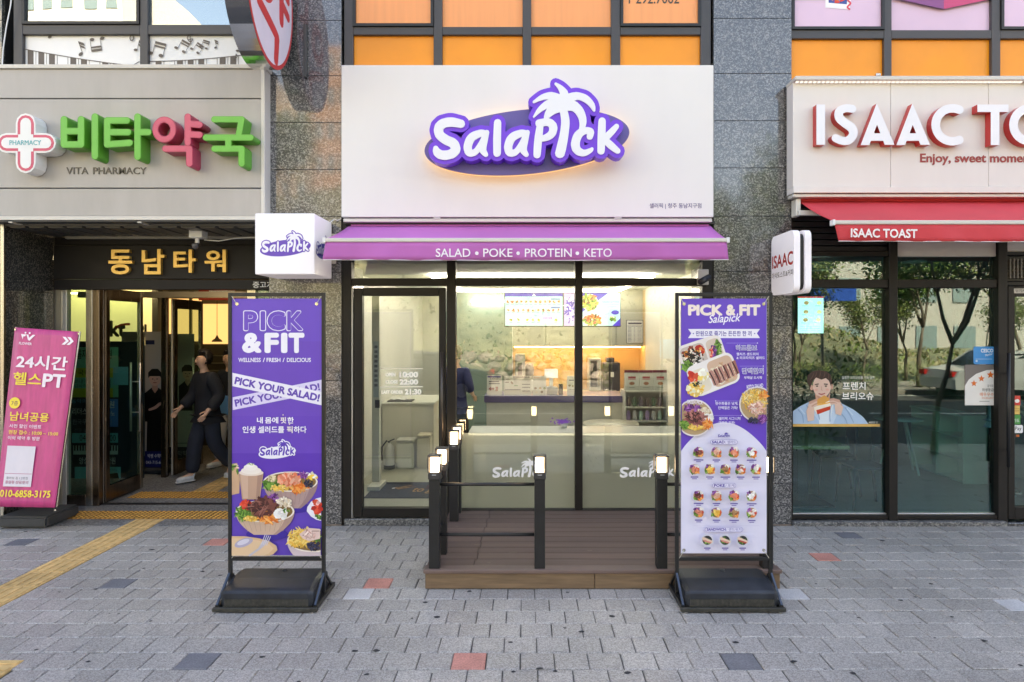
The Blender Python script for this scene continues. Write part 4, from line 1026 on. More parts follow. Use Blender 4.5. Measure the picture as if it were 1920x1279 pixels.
for a,b in ((855.2,1077.8),(1092.2,1315.8)):
    fb(sf, a, b, 0,0, z0=.0, z1=.15, nm='sill')
    box('pane', PX(a,6.7), PX(b,6.7), G0, G0+.006, .151, PZ(536.5,6.68), GLASS, sf, 0)
for a,b in ((660.2,838.1),(855.2,1077.8),(1092.2,1315.8)): box('transom_pane', PX(a,6.7), PX(b,6.7), G0, G0+.006, PZ(521.5,6.68), 3.03, GLASS, sf, 0)
dr = fb(sf, 664,680.5,540,969, y0=6.652, y1=6.735, nm='door')
fb(dr, 823.5,836,540,969, y0=6.652, y1=6.735, nm='door_frame'); fb(dr, 680.7,823.3,540,555, y0=6.652, y1=6.735, nm='door_frame'); fb(dr, 680.7,823.3,952,969, y0=6.652, y1=6.735, nm='door_frame')
fb(dr, 660.6,662.4,538,970, y0=6.645, y1=6.70, nm='edge_seal', m=mat('bright_alu', (.62,.60,.57), .3, .6))
box('pane', PX(680.5,6.7), PX(823.5,6.7), 6.695, 6.701, PZ(952,6.68), PZ(555,6.68), GLASSC, dr, 0)
MB().tube([W(828.5,660,6.57),W(828.5,858,6.57)], .014, 10).tube([W(828.5,680,6.57),W(828.5,680,6.66)], .008, 8).tube([W(828.5,840,6.57),W(828.5,840,6.66)], .008, 8).build('handle', mat('handle_brown', (.09,.075,.065), .3, .6), dr, True)
box('door_step', PX(645,6.64), PX(855,6.64), 6.642, 6.80, -.02, .062, SILL, sf, .006)
# frosted film on the lower panes, with the white wordmark
fm = bpy.data.materials.new('frosted_film'); fm.use_nodes = True; n_ = fm.node_tree.nodes; l_ = fm.node_tree.links; n_.clear()
o_ = n_.new('ShaderNodeOutputMaterial'); mx1 = n_.new('ShaderNodeMixShader'); mx2 = n_.new('ShaderNodeMixShader'); di = n_.new('ShaderNodeBsdfDiffuse'); tl_ = n_.new('ShaderNodeBsdfTranslucent'); rf = n_.new('ShaderNodeBsdfRefraction')
di.inputs[0].default_value = (.74,.72,.63,1); tl_.inputs[0].default_value = (.82,.82,.72,1); rf.inputs[0].default_value = (.9,.92,.84,1); rf.inputs['Roughness'].default_value = .28; rf.inputs['IOR'].default_value = 1.03
mx1.inputs[0].default_value = .45; mx2.inputs[0].default_value = .26
l_.new(di.outputs[0], mx1.inputs[1]); l_.new(tl_.outputs[0], mx1.inputs[2]); l_.new(mx1.outputs[0], mx2.inputs[1]); l_.new(rf.outputs[0], mx2.inputs[2]); l_.new(mx2.outputs[0], o_.inputs[0])
for a,b in ((855.2,1077.8),(1092.2,1315.8)):
    f = mesh_obj('frosted_film', [(PX(a,6.7),G0+.009,.152),(PX(b,6.7),G0+.009,.152),(PX(b,6.7),G0+.009,PZ(812,6.72)),(PX(a,6.7),G0+.009,PZ(812,6.72))], [(0,1,2,3)], fm, sf)
for x0 in (922, 1161): p = Print(plane_at(G0), .0009); draw_logo(p, x0,858,x0+104,896,'ffffff', sm=2); p.build('wordmark', PR, sf)
p = Print(plane_at(6.694), .001)
p.rect(713,690.5,793,692.2,'f2efe8'); p.rect(713,724.5,793,726.2,'f2efe8')
for s,b in (('OPEN',(723,699,741.5,706)),('CLOSE',(723,712.5,745.5,719.5)),('LAST ORDER',(715.5,732,756,738.5))): p.text(s,*b,'fbf9f4',.055,3)
for s,b in (('10:00',(749,697,784,708)),('22:00',(749,711,784,721.5)),('21:30',(759,729.5,790,740))): p.text(s,*b,'fdfbf6',.06,3)
p.build('opening_hours', PR, dr)
# room shell
CRM = mat('wall_cream', (.66,.66,.62), .6, vary=.04); CEI = mat('ceiling_pale', (.55,.60,.55), .8); FLO = mat('shop_floor', (.42,.42,.36), .35, vary=.06)
def shell(x0,x1,y0,y1,z0,z1,wall,ceil,floor):
    for nm,b,m in (('wall',(x0-.05,x0,y0,y1,z0,z1),wall),('wall',(x1,x1+.05,y0,y1,z0,z1),wall),('wall',(x0-.05,x1+.05,y1,y1+.05,z0,z1),wall),('ceiling',(x0-.05,x1+.05,y0,y1+.05,z1,z1+.05),ceil),('floor',(x0-.05,x1+.05,y0,y1+.05,z0-.06,z0),floor)):
        tag(MB().box(*b).build(nm, m), kind='structure')
RX0, RX1, RY1, RZ = -2.03, 1.98, 13.2, 2.62
shell(RX0, RX1, 6.78, RY1, .07, RZ, CRM, CEI, FLO)
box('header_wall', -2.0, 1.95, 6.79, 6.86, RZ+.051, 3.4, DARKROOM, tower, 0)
LEDW = emat('ceiling_led', (1,1,1), 7.0)
def led_frame(x0,x1,y0,y1,z,label,w=.024):
    e = empty('led_light_frame', ((x0+x1)/2,(y0+y1)/2,z), label, 'ceiling light', 'linear ceiling lights of the salad bar')
    for b in ((x0,x1,y0,y0+w),(x0,x1,y1-w,y1),(x0,x0+w,y0+w+.001,y1-w-.001),(x1-w,x1,y0+w+.001,y1-w-.001)):
        box('light_bar', *b, z, z+.03, LEDW, e, 0)
led_frame(-1.13,1.54,7.95,11.0,RZ-.045,'large glowing white ceiling light rectangle nearest the salad bar window')
led_frame(-.92,.9,11.4,12.8,2.42,'smaller white light rectangle hung further back behind the menu screens')

# ================================================================== right shop front
rf_ = empty('toast_shopfront', (4.2,6.7,0), 'dark bronze shop front with tall teal glass panes and a door at its right', 'shop front')
def rb(nm, px0,px1,py0,py1,**k): return fb(rf_, px0,px1,py0,py1, nm=nm, **k)
box('frame', 2.653, PX(1484,6.70), 6.66, 6.77, .0, 3.25, DARKF, rf_, .003)
rb('mullion',1664,1680,0,0,z0=.02,z1=3.25,y0=6.645); rb('mullion',1868,1885,0,0,z0=.02,z1=3.25,y0=6.645)
for a,b in ((1484.2,1663.7),(1680.3,1867.7)):
    rb('transom',a,b,524,540); rb('sill',a,b,966,973); rb('sill',a,b,963,965.6,m=mat('bright_alu'),y0=6.69)
    box('pane', PX(a,6.7), PX(b,6.7), G0, G0+.006, PZ(965,6.7), PZ(540,6.68), GLASST, rf_, 0)
    box('transom_pane', PX(a,6.7), PX(b,6.7), G0, G0+.006, PZ(523.5,6.68), PZ(482,6.68), GLASST, rf_, 0)
box('frame', PX(1484.2,6.68), PX(1663.7,6.68), 6.655, 6.77, PZ(481,6.68), PZ(472,6.68), DARKF, rf_, .003)
for i in range(9): box('louvre', PX(1486,6.68), PX(1663,6.68), 6.68, 6.73, PZ(471-i*11.5,6.68), PZ(462-i*11.5,6.68), BLK, rf_, .003)
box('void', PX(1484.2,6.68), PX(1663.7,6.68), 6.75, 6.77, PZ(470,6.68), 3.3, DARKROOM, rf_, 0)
rb('fascia_panel',1680.3,1867.7,440,481,m=mat('white_panel_dull', (.66,.64,.64), .4),y0=6.68,y1=6.72)
for px0,px1 in ((1885.2,2090),): rb('fascia_panel',px0,px1,440,472,m=mat('white_panel_dull'),y0=6.68,y1=6.72); rb('transom',px0,px1,472.5,479); rb('transom',px0,px1,528,536)
vg = rb('vent_grille',1887,2060,480,527,m=BLK,y0=6.70,y1=6.74)
for i in range(24): box('vent_slat', PX(1893+i*7,6.66), PX(1895.4+i*7,6.66), 6.655, 6.70, PZ(522,6.66), PZ(485,6.66), mat('vent_metal', (.16,.15,.14), .4), vg, 0)
for i in range(6): box('vent_slat', PX(1890,6.66), PX(2058,6.66), 6.67, 6.70, PZ(488+i*6.6,6.66), PZ(486+i*6.6,6.66), mat('vent_metal'), vg, 0)
d2 = rb('door',1887,1899,537,972,y0=6.65,y1=6.735)
fb(d2,1899.2,2050,537,556,nm='door_frame',y0=6.65,y1=6.735); fb(d2,1899.2,2050,950,972,nm='door_frame',y0=6.65,y1=6.735); fb(d2,2050.2,2062,537,972,nm='door_frame',y0=6.65,y1=6.735)
box('pane', PX(1899,6.7), PX(2050.5,6.7), 6.695, 6.701, PZ(950.5,6.68), PZ(555.5,6.68), GLASST, d2, 0)
MB().tube([W(1891,662,6.57),W(1891,876,6.57)], .016, 10).tube([W(1891,700,6.57),W(1891,700,6.65)], .008, 8).tube([W(1891,844,6.57),W(1891,844,6.65)], .008, 8).build('handle', BLK, d2, True)
rb('frame',2062.3,2090,0,0,z0=.02,z1=3.25)
box('stone_sill', 2.655, PX(1884,6.64), 6.60, 6.80, -.02, .045, SILL, rf_, .006); box('stone_sill', PX(1884.5,6.64), 5.898, 6.60, 6.80, -.02, .035, GRD, rf_, .006)
p = Print(plane_at(6.65), .001); p.rect(1901,541,1990,550,'bdbab4'); p.text('당기시오 | 밀기시오',1904,542,1960,549,'2a2826',.01,2); p.build('door_label', PR, d2)
TEALW = mat('toast_wall', (.34,.34,.32), .6, vary=.1); 
shell(2.45, 6.3, 6.78, 11.8, .05, 2.72, TEALW, mat('toast_ceiling', (.26,.25,.24), .7), mat('toast_floor', (.24,.25,.25), .3, vary=.1))
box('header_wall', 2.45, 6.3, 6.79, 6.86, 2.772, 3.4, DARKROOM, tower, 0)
for i,(px,py) in enumerate([(1714,493),(1544,507),(1562,519),(1583,507),(1960,500)]):
    D = .745*FP/(VY-py); e = empty('downlight', (PX(px,D),D,2.70), ['round glowing downlight behind the middle transom pane','round downlight nearest the pier in the toast shop','round downlight low in the left transom pane','small downlight right of the others in the left transom pane','round downlight above the toast shop door'][i], 'ceiling light')
    MB().lathe([(0,0),(.10,0),(.10,.015)], PX(px,D), D, 2.70, 24).build('lamp', emat('downlight_glow', (1,.98,.93), 45) if 'downlight_glow' not in MATS else MATS['downlight_glow'], e)
    MB().lathe([(.101,-.003),(.125,-.003),(.125,.018)], PX(px,D), D, 2.70, 24).build('ring', WHITEP, e)
# stickers and posters on the right front
ps = empty('window_poster', W(1567,799,6.71), 'clear poster of a person in a pale blue cardigan biting a toasted sandwich', 'poster')
p = Print(plane_at(G0), .0012, .00016)
SK, SK2, HA = 'e2bfae', 'cf9f8c', '3a2622'
p.rect(1484,795,1650,800,'e0b264')
p.poly([(1484,773),(1500,762),(1520,752),(1538,748),(1557,748),(1575,755),(1600,768),(1618,782),(1628,795),(1484,795)], 'a9c6e2')
p.poly([(1530,752),(1540,770),(1548,795),(1540,795),(1520,770)], 'c2d8ec'); p.poly([(1562,750),(1552,770),(1550,795),(1562,795),(1572,770)], 'c2d8ec')
p.poly([(1531,755),(1541,748),(1557,750),(1562,758),(1556,795),(1536,795)], 'ddeaf2')
p.poly([(1528,735),(1540,745),(1552,745),(1556,735),(1556,752),(1545,760),(1530,752)], SK2)
p.ell(1541,724,17,21,SK,24); p.ell(1521.5,727,3,5,SK2); p.ell(1559.5,725,2.5,5,SK2)
p.poly([(1519,727),(1513,716),(1514,704),(1522,697),(1535,694),(1548,696),(1557,702),(1560,714),(1558,725),(1554,714),(1548,709),(1540,712),(1530,708),(1524,713)], HA)
for a,b in (((1519,712),(1526,699)),((1527,708),(1531,697)),((1535,709),(1538,696)),((1544,708),(1546,698)),((1552,711),(1553,701)),((1557,718),(1558,708))): p.stroke([(a[0],a[1],.5),((a[0]+b[0])/2+1,(a[1]+b[1])/2,.9),(b[0],b[1],.4)],1,'5c4038',2)
p.ell(1530,731,3.4,2.2,'e4ac9c'); p.ell(1551,730.5,3.2,2.2,'e4ac9c'); p.poly([(1531,741),(1541,745),(1552,741),(1548,748),(1534,748)],'c08c7a')
for pts in (((1496,768),(1504,778),(1506,792)),((1512,760),(1518,772),(1516,790)),((1584,764),(1592,776),(1600,792)),((1572,770),(1584,784),(1588,794)),((1524,756),(1532,768),(1536,786)),((1560,756),(1556,770),(1556,790))): p.stroke([(x,y,.9) for x,y in pts],1,'8caccc',3)
for pts in (((1500,766),(1508,776)),((1588,766),(1598,778))): p.stroke([(x,y,1.2) for x,y in pts],1,'c4daee')
p.stroke([(1528,721,.9),(1534,720,.9)],1,HA); p.stroke([(1545,720,.9),(1551,720.5,.9)],1,HA); p.ell(1531.5,724,2.2,1.2,'2a1a18'); p.ell(1548,724,2.2,1.2,'2a1a18'); p.stroke([(1540,724,.5),(1539.5,731,.7),(1541.5,732,.6)],1,SK2); p.stroke([(1535,738,.9),(1540,739.5,1.2),(1546,737.5,.9)],1,'b0545a',2)
p.poly([(1527,752),(1548,743),(1560,752),(1556,768),(1531,776),(1524,765)], 'f4e8d6'); p.poly([(1530,750),(1545,741),(1558,749),(1545,756),(1530,758)], 'e0a050'); p.poly([(1530,769),(1557,761),(1556,768),(1532,777)], 'cf3c20'); p.stroke([(1529,760,1.2),(1545,757,1.2),(1558,754,1.2)],1,'f0b048')
for a in (0,1,2,3): p.stroke([(1514+a*1.5,770-a*5,2.6),(1524+a,762-a*3.6,2.3),(1530,760-a*3.2,1.9)],1,[SK,SK2][a%2],2)
p.poly([(1514,790),(1511,770),(1518,760),(1526,765),(1526,788)], SK)
for a in (0,1,2,3): p.stroke([(1578-a*2,764-a*4,2.7),(1568-a*2,756-a*2.4,2.3),(1558-a*.8,757-a*2.4,1.9)],1,[SK,SK2][a%2],2)
p.poly([(1564,757),(1574,756),(1580,765),(1576,779),(1566,776)], SK)
p.text('달콤한 브리오슈를 가득 담은',1578,705,1639,711,'e8ece8',.0,2); p.text('프렌치',1579,716,1622,731,'f4f6f2',.022,3); p.text('브리오슈',1578,735,1637,750,'f4f6f2',.022,3); p.text('새로운 맛',1628,790,1645,794,'e8ece8',.01,2)
p.build('printed_artwork', PR, ps)
st = empty('pest_control_sticker', W(1845,683,6.71), 'blue rounded sticker on the middle pane of the toast shop', 'sticker')
p = Print(plane_at(G0), .0012); p.poly(rrect(1825,650,1865,683,4), '2a94da'); p.text('CESCO',1839,654,1862,661,'f4f8fb',.03,3); p.text('Member',1847,662.5,1861,667,'f4f8fb',.01,3,-.25); p.rect(1829,673,1860,673.6,'cfe6f6'); p.ell(1831,677,2,2,'bfe0f4'); p.build('printed_artwork', PR, st)
st = empty('hygiene_grade_sticker', W(1839,760,6.71), 'white hygiene grade notice with three orange stars and a grey corner', 'sticker')
p = Print(plane_at(G0), .0012); p.rect(1809,684,1869,760,'e9e6e2'); p.polys([[(1809,684),(1869,684),(1869,693),(1850,694)],[(1809,684),(1850,694),(1830,701),(1816,712)],[(1809,684),(1816,712),(1809,724)]], '77716e')
def star(cx,cy,r): return [(cx+r*(1 if k%2==0 else .45)*sin(k*pi/5), cy-r*(1 if k%2==0 else .45)*cos(k*pi/5)) for k in range(10)]
p.poly(star(1826,719,6.5),'e0702c'); p.poly(star(1840,710,6.5),'e0702c'); p.poly(star(1857,703,7.5),'e0702c')
p.text('음식점',1851,721,1862,726,'4a4644',.0,2); p.text('위생등급',1841,728,1863,734,'2e2a28',.012,2); p.text('매우우수',1837,736,1863,743,'e07a40',.012,2); p.text('EXCELLENT',1841,744.5,1863,748,'e07a40',.0,2); p.rect(1836,752,1855,753,'8a8683'); p.build('printed_artwork', PR, st)
st = empty('door_stickers', W(1912,800,6.7), 'stack of red, green and white payment stickers on the toast shop door', 'sticker')
p = Print(plane_at(6.694), .001); p.rect(1899,742,1913,760,'e2483c'); p.ell(1907,752,4.5,3.5,'f4f0ea'); p.build('sticker_print', PR, st); p = Print(plane_at(6.694), .001); p.rect(1899,760.5,1912,777,'e8c26a'); p.rect(1900,765,1911,766,'b07830'); p.rect(1900,770,1911,771,'b07830'); p.build('sticker_print', PR, st); p = Print(plane_at(6.694), .001); p.rect(1898,778,1913,796,'3f9a4c'); p.text('카드',1900,785,1911,792,'f0f4ee',.01,2)
p.build('sticker_print', PR, st); p = Print(plane_at(6.694), .001); p.poly(rrect(1893,797,1918,812,3),'f0f0f0'); p.text('Pay',1903,800,1915,809,'222222',.01,3); p.ell(1899.5,804.5,2.5,3,'222222'); p.build('sticker_print', PR, st); p = Print(plane_at(6.694), .001); p.rect(1897,813,1904.9,822,'2a2624'); p.rect(1905,815,1911,819,'d06a30'); p.build('printed_artwork', PR, st)

# ================================================================== tower entrance: frames, doors, lobby
en = empty('tower_entrance', (-3.9,7.4,0), 'stainless steel framed glass entrance with its doors standing open', 'entrance')
DE = 7.41
def eb(nm, px0,px1, z0=0, z1=2.42, m=STEEL, y0=7.37, y1=7.45, par=None): return box(nm, PX(px0,DE), PX(px1,DE), y0, y1, z0, z1, m, par or en, .004)
eb('jamb',104,121,m=mat('beige_steel', (.52,.47,.38), .3, .7)); eb('jamb',121.3,129,m=mat('bright_alu')); eb('jamb',165,177); eb('jamb',177.3,190,m=STEELD)
box('pane', PX(129,7.41), PX(165,7.41), 7.405, 7.411, .12, 2.42, GLASSL, en, 0); box('sill', PX(129.2,7.41), PX(164.8,7.41), 7.37, 7.45, 0, .119, STEELD, en)
box('jamb', -3.08, -2.98, 7.37, 7.45, 0, 2.42, STEEL, en, .004); box('pane', -2.98, -2.6, 7.405, 7.411, .12, 2.42, GLASST, en, 0)
box('threshold', PX(190,7.41), -3.08, 7.42, 7.48, -.001, .008, BLK, en, .002)
box('pier_core', -7.2, -5.27, 7.58, 7.62, 0, 3, DARKROOM, tower, 0)
def leaf(x, ya, yb, z1, mir=1, par=None, hand=True, gl=GLASSL):
    """a door leaf standing open, lying in a plane of constant x"""
    r = MB().box(x-.022,x+.022,ya,ya+.075,.012,z1,ch=.003).build('door', STEELD, par)
    def q(nm,*b,m=STEELD): return box(nm, *b, m, r, .003)
    q('door_frame',x-.021,x+.021,yb-.06,yb,.012,z1,m=STEEL); q('door_frame',x-.020,x+.020,ya+.0755,yb-.0605,.012,.19); q('door_frame',x-.020,x+.020,ya+.0755,yb-.0605,z1-.13,z1)
    q('door_edge',x-.023,x-.0,ya-.012,ya-.001,.012,z1,m=mat('bright_alu'))
    box('pane', x-.004,x+.004,ya+.075,yb-.06,.19,z1-.13,gl,r,0)
    if hand:
        for s in (-1,1):
            hx = x+s*.055; MB().tube([(hx,yb-.13,.72),(hx,yb-.13,1.55)],.012,10).tube([(hx,yb-.13,.95),(x,yb-.13,.95)],.007,6).tube([(hx,yb-.13,1.32),(x,yb-.13,1.32)],.007,6).build('handle', mat('bright_alu'), r, True)
    return r
leaf(-4.715, 7.46, 8.19, 2.41, par=en); leaf(-3.06, 7.46, 8.19, 2.41, par=en)
box('transom', -5.9,-2.6, 8.78,8.86, 2.37,2.45, mat('beige_steel'), en); box('jamb', -4.80,-4.735, 8.78,8.86, 0,2.37, STEELD, en); box('jamb', -3.02,-2.96, 8.78,8.86, 0,2.37, STEEL, en)
for a,b in ((-4.72,-3.03),): box('transom_pane', a,b, 8.815,8.821, 2.45,2.97, GLASSC, en, 0)
leaf(-4.69, 8.88, 9.66, 2.36, par=en)
leaf(-3.05, 8.88, 9.66, 2.36, par=en)
MB().box(-7.25,-2.56,12.6,12.65,0,3).build('wall', mat('lobby_wall', (.30,.27,.21), .5)); tag(bpy.data.objects['wall.002'] if False else COL.objects[-1], kind='structure')
tag(MB().box(-7.3,-7.25,7.62,12.6,0,3).build('wall', mat('lobby_wall')), kind='structure'); tag(MB().box(-2.6,-2.555,7.5,12.6,0,3).build('wall', mat('lobby_wall')), kind='structure')
tag(MB().box(-7.25,-5.2,7.62,12.6,2.985,3.0).build('ceiling', mat('ceiling_slat')), kind='structure')
# lit shop inside the lobby, with its yellow wall above dark boards
ks = empty('phone_shop_front', (-5.9,9.7,0), 'phone shop inside the lobby with a lit yellow wall above dark boards', 'shop front')
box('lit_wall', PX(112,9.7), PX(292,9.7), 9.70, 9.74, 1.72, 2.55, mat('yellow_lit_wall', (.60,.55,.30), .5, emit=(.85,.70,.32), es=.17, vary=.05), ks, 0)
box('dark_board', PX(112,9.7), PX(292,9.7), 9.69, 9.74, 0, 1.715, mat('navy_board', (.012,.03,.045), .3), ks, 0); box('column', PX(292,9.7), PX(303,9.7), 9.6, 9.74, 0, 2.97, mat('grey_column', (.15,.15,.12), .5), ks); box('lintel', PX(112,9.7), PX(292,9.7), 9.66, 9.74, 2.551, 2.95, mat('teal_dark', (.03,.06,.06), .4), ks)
box('light_bar', PX(120,9.6), PX(285,9.6), 9.5, 9.53, 2.46, 2.475, emat('warm_tube', (1,.86,.55), 5), ks, 0)
p = Print(plane_at(9.69), .003); p.z = .012
p.text('kt',206,601,237,632,'2d3026',.055,4); p.stroke([(218,614,1.5),(228,609,2),(243,608,2.4)],1,'8a3020',2); p.text('PI',258,608,276,632,'2d3026',.05,3); p.build('lettering', PR, ks)
op = empty('lit_counter_front', (-5.6,11.2,0), 'warm orange lit wall with a pendant lamp deep in the lobby', 'shop front')
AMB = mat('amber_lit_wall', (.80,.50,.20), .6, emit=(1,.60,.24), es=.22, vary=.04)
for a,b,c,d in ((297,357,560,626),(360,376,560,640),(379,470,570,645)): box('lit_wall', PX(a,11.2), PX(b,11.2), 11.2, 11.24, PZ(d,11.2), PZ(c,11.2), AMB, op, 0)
box('post', PX(357,11.2), PX(361,11.2), 11.15, 11.25, 0, 2.6, mat('grey_column'), op); box('dark_front', PX(297,11.2), PX(470,11.2), 11.21, 11.25, 0, PZ(646,11.2), mat('brown_board', (.06,.045,.03), .4), op, 0)
for i in range(7): box('shelf', PX(382,11.2), PX(440,11.2), 11.17, 11.209, PZ(668+i*14,11.2), PZ(666+i*14,11.2), mat('label_strip', (.24,.22,.17), .5), op, 0)
pl = empty('pendant_lamp', W(407,640,10.9), 'small grey dome pendant lamp hanging deep in the lobby', 'lamp'); z_ = PZ(641,10.9)
MB().lathe([(.085,0),(.07,.03),(.03,.06),(.012,.10),(0,.12)], PX(407,10.9),10.9,z_,18).build('lamp_shade', mat('lamp_grey', (.30,.24,.17), .4), pl, True); MB().tube([(PX(407,10.9),10.9,z_+.1),(PX(407,10.9),10.9,2.95)],.005,5).build('cord', BLK, pl)
rs = empty('red_hanging_sign', W(400,562,9.2), 'red hanging board with a white band above the inner doors', 'sign'); box('board', PX(372,9.2), PX(440,9.2), 9.2, 9.25, PZ(563,9.2), PZ(540,9.2), mat('dark_red', (.42,.035,.02), .5), rs); box('white_band', PX(392,9.19), PX(440,9.19), 9.19, 9.199, PZ(552,9.2), PZ(545,9.2), WHITEP, rs, 0)
for x in (-4.0,): 
    e = empty('lobby_fill', (x,8.2,2.97), 'long ceiling light in the entrance vestibule', 'ceiling light'); box('lamp', -4.5,-3.3,8.1,8.16,2.955,2.982, emat('lobby_fill_glow', (1,.86,.62), 8), e, 0)  # added emitter hidden behind the name board, brightens the lobby
# academy board and roll-up banners inside
ab = empty('academy_board', W(200,925,8.75), 'dark music academy board with teal panels and piano keys behind the entrance glass', 'advertising board')
box('board', PX(120,8.75), PX(268,8.75), 8.75, 8.79, PZ(930,8.75), PZ(640,8.75), mat('navy_board'), ab)
p = Print(plane_at(8.749), .001, .0005)
p.rect(134,651,222,745,'5cbcaa'); p.rect(134,690,212,708,'92b23c'); p.rect(134,728,212,745,'92b23c')
p.text('모름지기 음악학원',136,655,210,673,'143028',.02,2); p.text('국내최초',146,693,196,704,'2c3a10',.01,2); p.text('보내주신 성원에',138,711,208,719,'14302c',.0,2); p.text('감사하는 모든 정성',140,720,208,727,'14302c',.0,2)
p.text('음악의 전당 2032',134,748,212,756,'4b9ac0',.0,2); p.text('리더스 음악학원',136,765,205,778,'c4d0dc',.0,2); p.rect(188,748,222,800,'3c84d8'); p.text('학원',192,752,215,765,'d0e4f4',.01,2); p.text('피아노',192,770,216,780,'d0e4f4',.01,2); p.text('한국무용 바이올린',137,786,210,796,'8898ac',.0,2); p.text('전문 강사 상시 모집',140,803,205,810,'66788c',.0,2)
p.rect(136,812,222,830,'48b4c0'); p.text('043-288-1300',150,815,218,827,'10303c',.01,2)
p.rect(138,835,222,852,'a8ccd0')
for i in range(16): p.rect(140+i*5.2,835,142.6+i*5.2,845,'081820')
p.text('앙상블 음악 학원',150,857,218,870,'b8ccd4',.01,2); p.rect(142,875,228,925,'52c0cc'); p.poly([(196,905),(206,888),(222,886),(225,896),(216,906),(214,918),(200,918)],'16282c'); p.text('행복한 피아노',198,878,222,883,'10303c',.0,2)
p.build('printed_artwork', PR, ab)
gr = MB().box(PX(212,8.3),PX(240,8.3),8.3,8.304,PZ(722,8.3),PZ(688,8.3)).build('notice_sheet', mat('teal_sheet', (.10,.42,.50), .5)); tag(gr, 'square teal notice taped behind the open entrance door leaf', 'notice')
def rollup(px0,px1,pyt,D,label,fn,base=BLKP):
    e = empty('roll_up_banner', (PX((px0+px1)/2,D),D,0), label, 'banner')
    zt = PZ(pyt,D); box('banner', PX(px0,D),PX(px1,D),D,D+.006,.07,zt, mat('banner_white', (.50,.47,.46), .5), e, 0); box('base', PX(px0,D)-.03,PX(px1,D)+.05,D-.12,D+.16,0,.075, base, e, .02)
    p = Print(plane_at(D-.001), .001, .0006); fn(p); p.build('printed_artwork', PR, e); return e
def portrait(p, cx, cy, s, shirt):
    p.poly([(cx-16*s,cy+70*s),(cx-17*s,cy+24*s),(cx-6*s,cy+15*s),(cx+6*s,cy+15*s),(cx+17*s,cy+24*s),(cx+19*s,cy+70*s)], shirt)
    p.poly([(cx-4*s,cy+8*s),(cx+4*s,cy+8*s),(cx+5*s,cy+17*s),(cx,cy+24*s),(cx-5*s,cy+17*s)], 'c49a8c'); p.ell(cx,cy,9.5*s,12*s,'d8b0a2'); p.poly([(cx-11*s,cy-1*s),(cx-11*s,cy-10*s),(cx-5*s,cy-16*s),(cx+5*s,cy-16*s),(cx+11*s,cy-9*s),(cx+11*s,cy),(cx+8*s,cy-4*s),(cx-8*s,cy-4*s)], '1c1614')
    p.ell(cx-3.6*s,cy+.5*s,1.3*s,.8*s,'2a1a16'); p.ell(cx+3.6*s,cy+.5*s,1.3*s,.8*s,'2a1a16'); p.stroke([(cx-2.4*s,cy+6.5*s,.7*s),(cx+2.4*s,cy+6.5*s,.7*s)],1,'a85a58'); p.stroke([(cx,cy+1*s,.4*s),(cx,cy+4*s,.6*s)],1,'b98a7c')
def fa(p):
    p.rect(272,846,313,884,'1a2064'); p.text('박쌤 수학학원',277,851,311,859,'e8e8f4',.01,2); p.text('043-715-6483',274,864,311,870,'e8e8f4',.01,2); p.rect(273,638,290,646,'1c2450')
    p.poly([(275,846),(277,760),(283,742),(300,742),(309,752),(311,846)],'0c0b0d'); portrait(p,291,710,1.15,'0c0b0d'); p.stroke([(281,768,2.2),(292,764,3),(300,757,2.6)],1,'caa094',2); p.stroke([(300,757,1.3),(305,753,1.1)],1,'caa094'); p.stroke([(300,759,1.3),(307,758,1.1)],1,'caa094')
    for i,c in enumerate('기초부터실력'): p.text(c,307,640+i*22,313,656+i*22,'1e1c20',.02,2)
rollup(272,314,622,9.1,'tall banner with a person in black, arms crossed, by the open door leaf',fa)
def fb_(p):
    for i,c in enumerate('수학의'): p.text(c,248,650+i*26,263,670+i*26,'2a3440',.02,2)
    p.rect(232,640,262,648,'24305c'); p.rect(230,855,272,890,'1a2064')
rollup(228,271,622,9.45,'banner with large dark Korean characters behind the entrance door glass',fb_)
def fc(p):
    portrait(p,352,700,1.0,'1a1a1e'); p.text('강의 안내',318,640,332,660,'3a3838',.01,2)
    for i in range(4): p.rect(330,830+i*8,356,832+i*8,'8a8684')
    p.rect(318,838,364,872,'14182c'); p.text('수학학원',324,845,360,855,'9a98a0',.0,2)
rollup(318,364,626,9.75,'grey banner with a small portrait behind the inner door leaf',fc)
# ================================================================== deck
WOOD = mat('deck_board', (.150,.098,.082), .55, vary=.14, vscale=5, stretch=(.6,14,1), obj_rand=.10, bump=.10, bscale=90, vary2=(.12,1.3))
WOODF = mat('deck_fascia', (.20,.125,.07), .55, vary=.2, vscale=4, stretch=(1,1,12), obj_rand=.06, vary2=(.1,2))
WOODG = mat('deck_groove', (.07,.045,.038), .7, vary=.2, vscale=20)
DZ = .148; DX0, DX1 = -.752, 1.912; DY0, DY1 = 5.005, 6.648
dk = empty('entrance_deck', (.58,5.8,0), 'low brown timber platform in front of the salad bar window', 'deck')
def board(x0,x1,y0,y1,nm='board'):
    mb = MB().box(x0,x1,y0,y1,DZ-.025,DZ-.0022,1,ch=.002); n = 9
    for i in range(n):
        a = y0+.003+(y1-y0-.006)*i/n; b = y0+.003+(y1-y0-.006)*(i+.62)/n; mb.box(x0+.0005,x1-.0005,a,b,DZ-.0022,DZ,0)
    return mb.build(nm, [WOOD, WOODG], dk)
nb_ = 11; bw = (DY1-DY0-.10)/nb_
box('board', DX0-.012, DX1+.012, DY0-.012, DY0+.095, DZ-.028, DZ+.001, WOOD, dk, .004)
